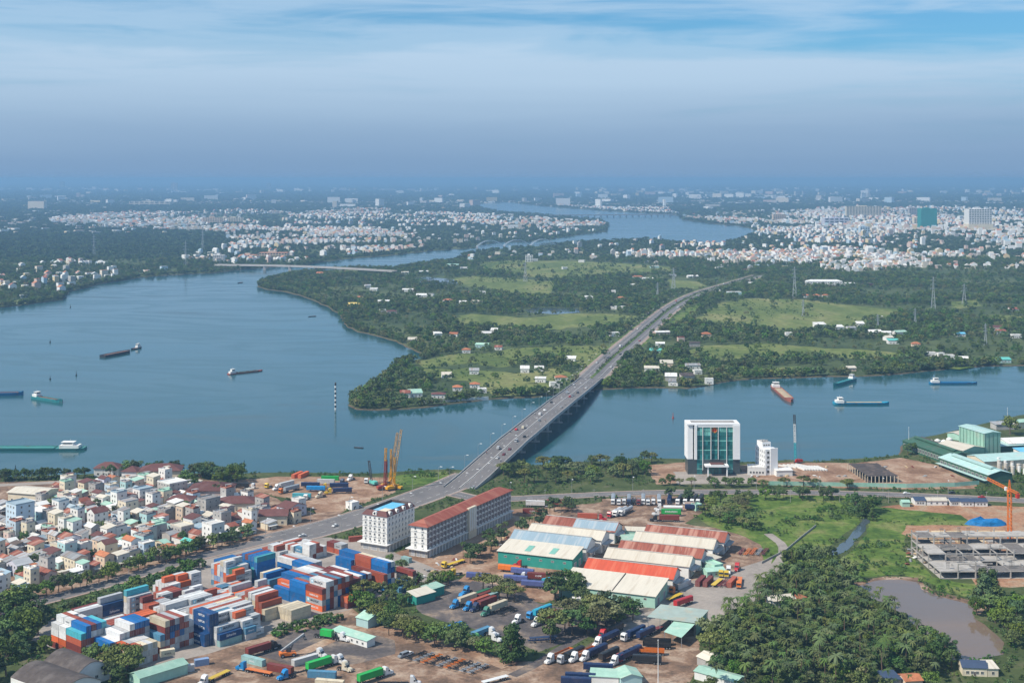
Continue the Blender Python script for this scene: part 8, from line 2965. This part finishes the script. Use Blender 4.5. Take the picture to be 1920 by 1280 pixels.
# ---------------------------------------------------------------- vegetation
KP = {'b': ('broad', 'leafy green tree'), 'd': ('dark', 'dark dense tree'), 's': ('spread', 'olive spreading tree'), 'c': ('cone', 'dark conical tree'), 'p': ('palm', 'coconut palm'), 'u': ('bush', 'leafy green shrub')}
clusters = [
    ([(-20, 1150), (60, 1142), (84, 1170), (70, 1195), (40, 1225), (30, 1262), (-20, 1285)], 24, 'ddbd', 9, 14, 'in the wood west of the containers', 4.5),
    ([(90, 1158), (130, 1140), (240, 1103), (330, 1070), (372, 1056), (380, 1066), (300, 1098), (220, 1128), (140, 1152), (100, 1165)], 34, 'ubu', 3.0, 6, 'in the hedge behind the containers', 2.5),
    ([(10, 1130), (120, 1104), (230, 1074), (330, 1042), (470, 1004), (480, 1008), (340, 1050), (240, 1081), (130, 1110), (14, 1136)], 26, 'bdb', 6.5, 10, 'along the town road', 5.0),
    ([(0, 900), (160, 894), (160, 897), (0, 903)], 15, 'd', 7, 8.5, 'in the promenade row', 4.5),
    ([(170, 890), (350, 886), (350, 892), (180, 896)], 12, 'bdp', 7, 11, 'behind the riverside villas', 4.5),
    ([(338, 900), (380, 890), (450, 900), (450, 925), (400, 938), (352, 930)], 18, 'bdb', 8, 13, 'between the villas and the riverside yard', 5.0),
    ([(150, 1245), (200, 1250), (260, 1262), (290, 1250), (290, 1280), (160, 1290)], 9, 'sbd', 8, 12, 'around the barrel-roofed depots', 5.0),
    ([(5, 1210), (90, 1212), (150, 1215), (150, 1225), (90, 1222), (30, 1240)], 9, 'bud', 4, 8, 'in front of the western containers', 4.0),
    ([(648, 1128), (690, 1126), (690, 1152), (648, 1146)], 5, 'bs', 7, 11, 'at the edge of the eastern containers', 4.0),
    ([(700, 1122), (740, 1108), (800, 1092), (850, 1080), (860, 1094), (820, 1112), (770, 1130), (720, 1152)], 17, 'bsb', 5, 8, 'between containers and truck yard', 5.0),
    ([(510, 1185), (560, 1170), (640, 1155), (690, 1140), (690, 1150), (600, 1178), (520, 1196)], 14, 'u', 2.5, 4, 'on the verge below the containers', 2.5),
    ([(690, 1170), (740, 1160), (760, 1180), (840, 1200), (930, 1220), (920, 1232), (830, 1216), (740, 1196)], 20, 'sbd', 6, 10, 'between the two truck yards', 4.5),
    ([(944, 1232), (975, 1236), (975, 1250), (944, 1248)], 3, 'c', 13, 15, 'at the lane junction', 3.0),
    ([(1030, 1106), (1080, 1100), (1090, 1128), (1040, 1132)], 8, 'dsd', 10, 14, 'in front of the cream warehouse', 5.0),
    ([(1090, 1136), (1180, 1150), (1190, 1162), (1120, 1190), (1060, 1196), (1030, 1206), (1026, 1190), (1090, 1160)], 20, 'dbs', 8, 13, 'beside the lane to the truck shed', 5.0),
    ([(905, 1105), (960, 1118), (980, 1132), (930, 1128)], 6, 's', 6, 9, 'behind the middle yard trucks', 5.0),
    ([(868, 1046), (930, 1012), (980, 985), (1030, 960), (1080, 946), (1085, 955), (1020, 985), (970, 1012), (930, 1035), (880, 1058)], 30, 'pdp', 7, 10, 'in the dark palm row by the red-roofed hotel', 3.5),
    ([(925, 880), (990, 878), (1080, 873), (1200, 866), (1276, 870), (1270, 890), (1180, 900), (1080, 905), (960, 908), (925, 900)], 40, 'bdsdp', 7, 11, 'on the bank right of the bridge', 6.0),
    ([(1210, 910), (1290, 908), (1420, 908), (1600, 914), (1600, 918), (1420, 914), (1290, 914)], 16, 'bsb', 5, 8, 'in front of the glass tower', 5.0),
    ([(1240, 936), (1330, 934), (1450, 930), (1570, 932), (1570, 938), (1400, 940), (1260, 942)], 14, 'bd', 6, 9, 'on the near verge of the riverside road', 6.0),
    ([(1305, 950), (1350, 940), (1400, 950), (1420, 1000), (1380, 1005), (1330, 990), (1300, 975)], 18, 'sbs', 6, 9, 'at the meadow corner', 5.0),
    ([(1600, 945), (1645, 955), (1640, 985), (1610, 980)], 7, 'cd', 7, 12, 'where the canal meets the road', 4.0),
    ([(1800, 1130), (1850, 1120), (1915, 1140), (1920, 1220), (1890, 1215), (1850, 1180), (1810, 1150)], 14, 'bdb', 7, 11, 'on the far bank of the brown pond', 5.0),
    ([(1838, 1120), (1870, 1118), (1868, 1136), (1842, 1136)], 3, 'c', 14, 17, 'beside the concrete frame', 3.0),
    ([(1884, 812), (1896, 812), (1896, 816), (1884, 816)], 1, 'b', 15, 16, 'on the factory quay', 3.0),
    ([(1702, 848), (1712, 846), (1712, 852), (1702, 854)], 2, 'd', 8, 9, 'at the dark factory hall', 3.0),
    ([(1440, 1062), (1560, 1050), (1600, 1090), (1600, 1120), (1500, 1110), (1430, 1120)], 20, 'bdb', 8, 12, 'at the head of the palm grove', 5.0),
    ([(690, 1062), (750, 1056), (760, 1070), (700, 1076)], 6, 'bu', 4, 7, 'at the feet of the hotels', 4.0),
    ([(1310, 1216), (1360, 1196), (1420, 1180), (1440, 1215), (1400, 1268), (1320, 1266)], 12, 'sbd', 8, 12, 'at the near corner of the palm grove', 5.0),
    ([(1740, 1205), (1780, 1238), (1790, 1262), (1730, 1270), (1710, 1230)], 8, 'bpd', 8, 12, 'between grove and pond', 4.0),
    ([(20, 925), (120, 925), (420, 940), (520, 985), (420, 1010), (200, 1070), (30, 1090)], 40, 'bud', 4, 8, 'in town house gardens', 4.0),
]
placed = []


def far_enough(x, y, d):
    return all((x - a) ** 2 + (y - b) ** 2 > d * d for a, b in placed[-70:])


r_ = random.Random(77)
n_tree = 0
for poly, n, kinds, h0, h1, phrase, gap in clusters:
    w = [G(*p) for p in poly]
    xs, ys_ = [p[0] for p in w], [p[1] for p in w]
    got = tries = 0
    while got < n and tries < n * 60:
        tries += 1
        x, y = r_.uniform(min(xs), max(xs)), r_.uniform(min(ys_), max(ys_))
        if not inside(w, x, y) or not far_enough(x, y, gap * (0.7 if tries > n * 30 else 1)):
            continue
        c = int(cover_at(np.array([x]), np.array([y]))[0])
        if c == 5 or (c == 4 and 'town' not in phrase and 'hotel' not in phrase and 'verge' not in phrase and 'truck' not in phrase and 'containers' not in phrase and 'tower' not in phrase and tries < n * 30):
            continue
        k = r_.choice(kinds)
        h = r_.uniform(h0, h1) * (0.5 if k == 'u' and h1 > 6 else 1)
        o = plant_tree(KP[k][0], x, y, h, 'x', cat='shrub' if k == 'u' else 'tree', name={'u': 'shrub', 'p': 'palm_tree', 'c': 'conical_tree'}.get(k))
        later(o, f"{KP[k][1]} {phrase}", 'shrub' if k == 'u' else 'tree', f"{'shrubs' if k == 'u' else 'trees'} {phrase}")
        placed.append((x, y))
        got += 1
        n_tree += 1

# palms of the grove: the nearest as single palms, the rest as one mass
GROVE = [(1330, 1195), (1400, 1145), (1430, 1100), (1560, 1085), (1620, 1125), (1680, 1160), (1720, 1200), (1740, 1240), (1760, 1300), (1330, 1300)]
wg = [G(*p) for p in GROVE]
gp = []
for x in np.arange(min(p[0] for p in wg), max(p[0] for p in wg), 3.6):
    for y in np.arange(min(p[1] for p in wg), max(p[1] for p in wg), 3.6):
        a, b = x + r_.uniform(-1.6, 1.6), y + r_.uniform(-1.6, 1.6)
        if inside(wg, a, b) and int(cover_at(np.array([a]), np.array([b]))[0]) not in (4, 5):
            gp.append((a, b))
gp.sort(key=lambda p: p[1])
pick = set(range(0, len(gp), max(1, len(gp) // 60)))
mass = []
for i, (x, y) in enumerate(gp):
    if i in pick and n_tree < 500:
        o = plant_tree('palm', x, y, r_.uniform(11, 14.5), 'x', cat='tree')
        later(o, 'tall coconut palm in the palm grove by the pond', 'tree', 'palms of the pond grove')
    else:
        mass.append((x, y))
mass = np.array(mass)
kinds = rng.choice(7, len(mass), p=[0.34, 0.32, 0.07, 0.06, 0.09, 0.06, 0.06])
scatter_stuff('palm_grove', np.column_stack([mass, np.zeros(len(mass))]), np.where(kinds < 2, rng.uniform(0.6, 1.25, len(mass)), rng.uniform(0.35, 0.85, len(mass))), kinds,
              LOW['palm'] + [TREE['broad'][0][0], TREE['broad'][1][0], TREE['dark'][0][0], TREE['dark'][1][0], LOW['olive'][0]], 'dense mass of coconut palms and broadleaf trees beside the pond', 'palm grove')

# boundary wall across the meadow
bw = later(thing('boundary_wall', 'x', 'wall', (0, 0, 0)), 'low grey boundary wall slanting across the meadow', 'wall')
for a, b in zip([(1428, 1056), (1474, 1032), (1500, 1010)], [(1474, 1032), (1500, 1010), (1530, 986)]):
    A, B = Vector(G(*a)), Vector(G(*b))
    for k in range(6):
        p = A.lerp(B, k / 6)
        MB().box(0.02, (B - A).length / 6 - 0.02, -0.12, 0.12, 0, 1.1, M_rawc).build('wall_panel', bw, (p.x, p.y, 0), math.atan2((B - A).y, (B - A).x))

# low growth on open near ground
gx_, gy_ = grid_points(540, 1010, 3.4)
cv = cover_at(gx_, gy_)
nz = value_noise(gx_ + 900, gy_, 22.0, 5)
ok = ((cv == 0) & (nz > 0.40) & (rng.random(len(gx_)) < 0.75)) | ((cv == 3) & (nz > 0.47) & (rng.random(len(gx_)) < 0.60))
x, y = gx_[ok], gy_[ok]
scatter_stuff('undergrowth', np.column_stack([x, y, np.zeros(len(x))]), rng.uniform(0.2, 0.85, len(x)) ** 1.3 * np.where(cv[ok] == 3, np.where(nz[ok] > 0.60, 1.5, 0.6), 1.0), rng.integers(0, 2, len(x)), LOW['bush'], 'low shrubs and weeds over the open ground of the near bank', 'undergrowth')

# woods of the island and the western bank
P_, S_, I_ = [], [], []
meshes = LOW['broad'] + LOW['dark'] + LOW['olive'] + LOW['palm'] + LOW['bush']
gx_, gy_ = grid_points(1185, 3500, 8.2)
cv = cover_at(gx_, gy_)
nz = value_noise(gx_ + 4000, gy_, 120.0, 11)
rr = rng.random(len(gx_))
ok = ((cv == 7) & (rr < 0.8)) | ((cv == 1) & (rr < np.clip((nz - 0.33) * 4.0, 0.12, 0.93))) | ((cv == 3) & (nz > 0.50) & (rr < 0.30)) | ((cv == 2) & (rr < 0.5)) | ((cv == 6) & (rr < 0.38))
x, y = gx_[ok], gy_[ok]
k = rng.choice(len(meshes), len(x), p=[.14, .13, .13, .12, .12, .12, .06, .05, .03, .03, .04, .03])
sc = rng.uniform(0.45, 1.08, len(x)) * (0.7 + 0.55 * nz[ok])
gd = ((cv[ok] == 6) & (rng.random(len(x)) < 0.86)) | ((cv[ok] == 3) & (rng.random(len(x)) < 0.85))
sc = np.where(gd, rng.uniform(0.3, 0.9, len(x)), sc)
k = np.where(gd, rng.integers(10, 12, len(x)), k)
# trees that stand over the shore
lin = np.array([p for p in far_w if 1180 < p[1] < 3400 and abs(p[0]) < 1500])
t_ = rng.integers(0, len(lin) - 1, 3200)
f_ = rng.random((3200, 1))
sh = lin[t_] * (1 - f_) + lin[t_ + 1] * f_
dirn = lin[t_ + 1] - lin[t_]
far_gap = np.linalg.norm(dirn, axis=1) < 60
nl = np.column_stack([dirn[:, 1], -dirn[:, 0]]) / (np.linalg.norm(dirn, axis=1)[:, None] + 1e-6)
c0 = cover_at(*(sh + nl * 8).T)
nl[c0 == 5] *= -1
sh = sh + nl * rng.uniform(0.5, 11, (3200, 1))
c1 = cover_at(sh[:, 0], sh[:, 1])
sh = sh[far_gap & ((c1 == 1) | (c1 == 3) | (c1 == 2) | (c1 == 7))]
x, y = np.concatenate([x, sh[:, 0]]), np.concatenate([y, sh[:, 1]])
k = np.concatenate([k, rng.choice([0, 1, 2, 3, 4, 5, 6, 7, 10, 11, 10, 11], len(sh))])
sc = np.concatenate([sc, rng.uniform(0.5, 1.0, len(sh))])
scatter_stuff('island_woods', np.column_stack([x, y, np.zeros(len(x))]), sc, k, meshes, 'mixed trees and shrubs covering the river island and the western bank', 'woods')
# median trees of the island road
med = [(a, b, zprof(b)) for a, b, w in along(hw, 13.0, 60.0)]
scatter_stuff('median_shrubs', np.array(med), rng.uniform(0.25, 0.45, len(med)), rng.integers(0, 3, len(med)), LOW['dark'], 'row of small trees on the median of the island road', 'median planting')
# distant woods
X_, Y_, S2 = [], [], []
for y0, y1, step, s0 in ((3500, 6500, 17.0, 0.75), (6500, 12000, 34.0, 1.15), (12000, 24000, 95.0, 2.2), (24000, 62000, 250.0, 4.5)):
    gx_, gy_ = grid_points(y0, y1, step)
    cv = cover_at(gx_, gy_)
    nz = value_noise(gx_ + 40000, gy_, 700.0, 13)
    rr = rng.random(len(gx_))
    ok = ((cv == 1) & (rr < np.clip((nz - 0.25) * 4, 0.25, 0.97))) | ((cv == 2) & (rr < (0.70 if y0 < 5000 else 0.5)))
    X_.append(gx_[ok])
    Y_.append(gy_[ok])
    S2.append(rng.uniform(0.7, 1.3, ok.sum()) * s0 * np.where(cv[ok] == 2, 0.65, 1.0))
x, y, sc = np.concatenate(X_), np.concatenate(Y_), np.concatenate(S2)
scatter_stuff('distant_woods', np.column_stack([x, y, np.zeros(len(x))]), sc, rng.integers(0, 3, len(x)), LOW['far'], 'dark woods and gardens spreading to the horizon', 'woods')
print('trees', n_tree, 'grove', len(gp), 'island', len(k), 'distant', len(x))

# ---------------------------------------------------------------- finish the labels
for base, objs in LAB.items():
    if len(objs) == 1:
        continue
    objs.sort(key=lambda o: PX(o.location.x, o.location.y)[0])
    if len(objs) > 90:
        continue
    for k, o in enumerate(objs):
        o['label'] = f"{base}, {ordinal(k + 1)} from the left"

# ---------------------------------------------------------------- haze: one closed box of air round the camera and the whole scene
hm = bpy.data.materials.new('haze_air')
hm.use_nodes = True
ht = hm.node_tree
ht.nodes.clear()
pv = N(ht, 'ShaderNodeVolumePrincipled')
pv.inputs['Color'].default_value = (0.29, 0.51, 0.785, 1)
pv.inputs['Density'].default_value = 0.97e-4
pv.inputs['Anisotropy'].default_value = 0.1
hout = N(ht, 'ShaderNodeOutputMaterial')
ht.links.new(pv.outputs[0], hout.inputs['Volume'])
hb = MB()
hb.box(-90000, 90000, -3000, 90000, -8.0, CH + 14.0, hm)
hz_o = stuff(hb.build('haze'), 'pale blue haze over the whole river plain', 'haze')
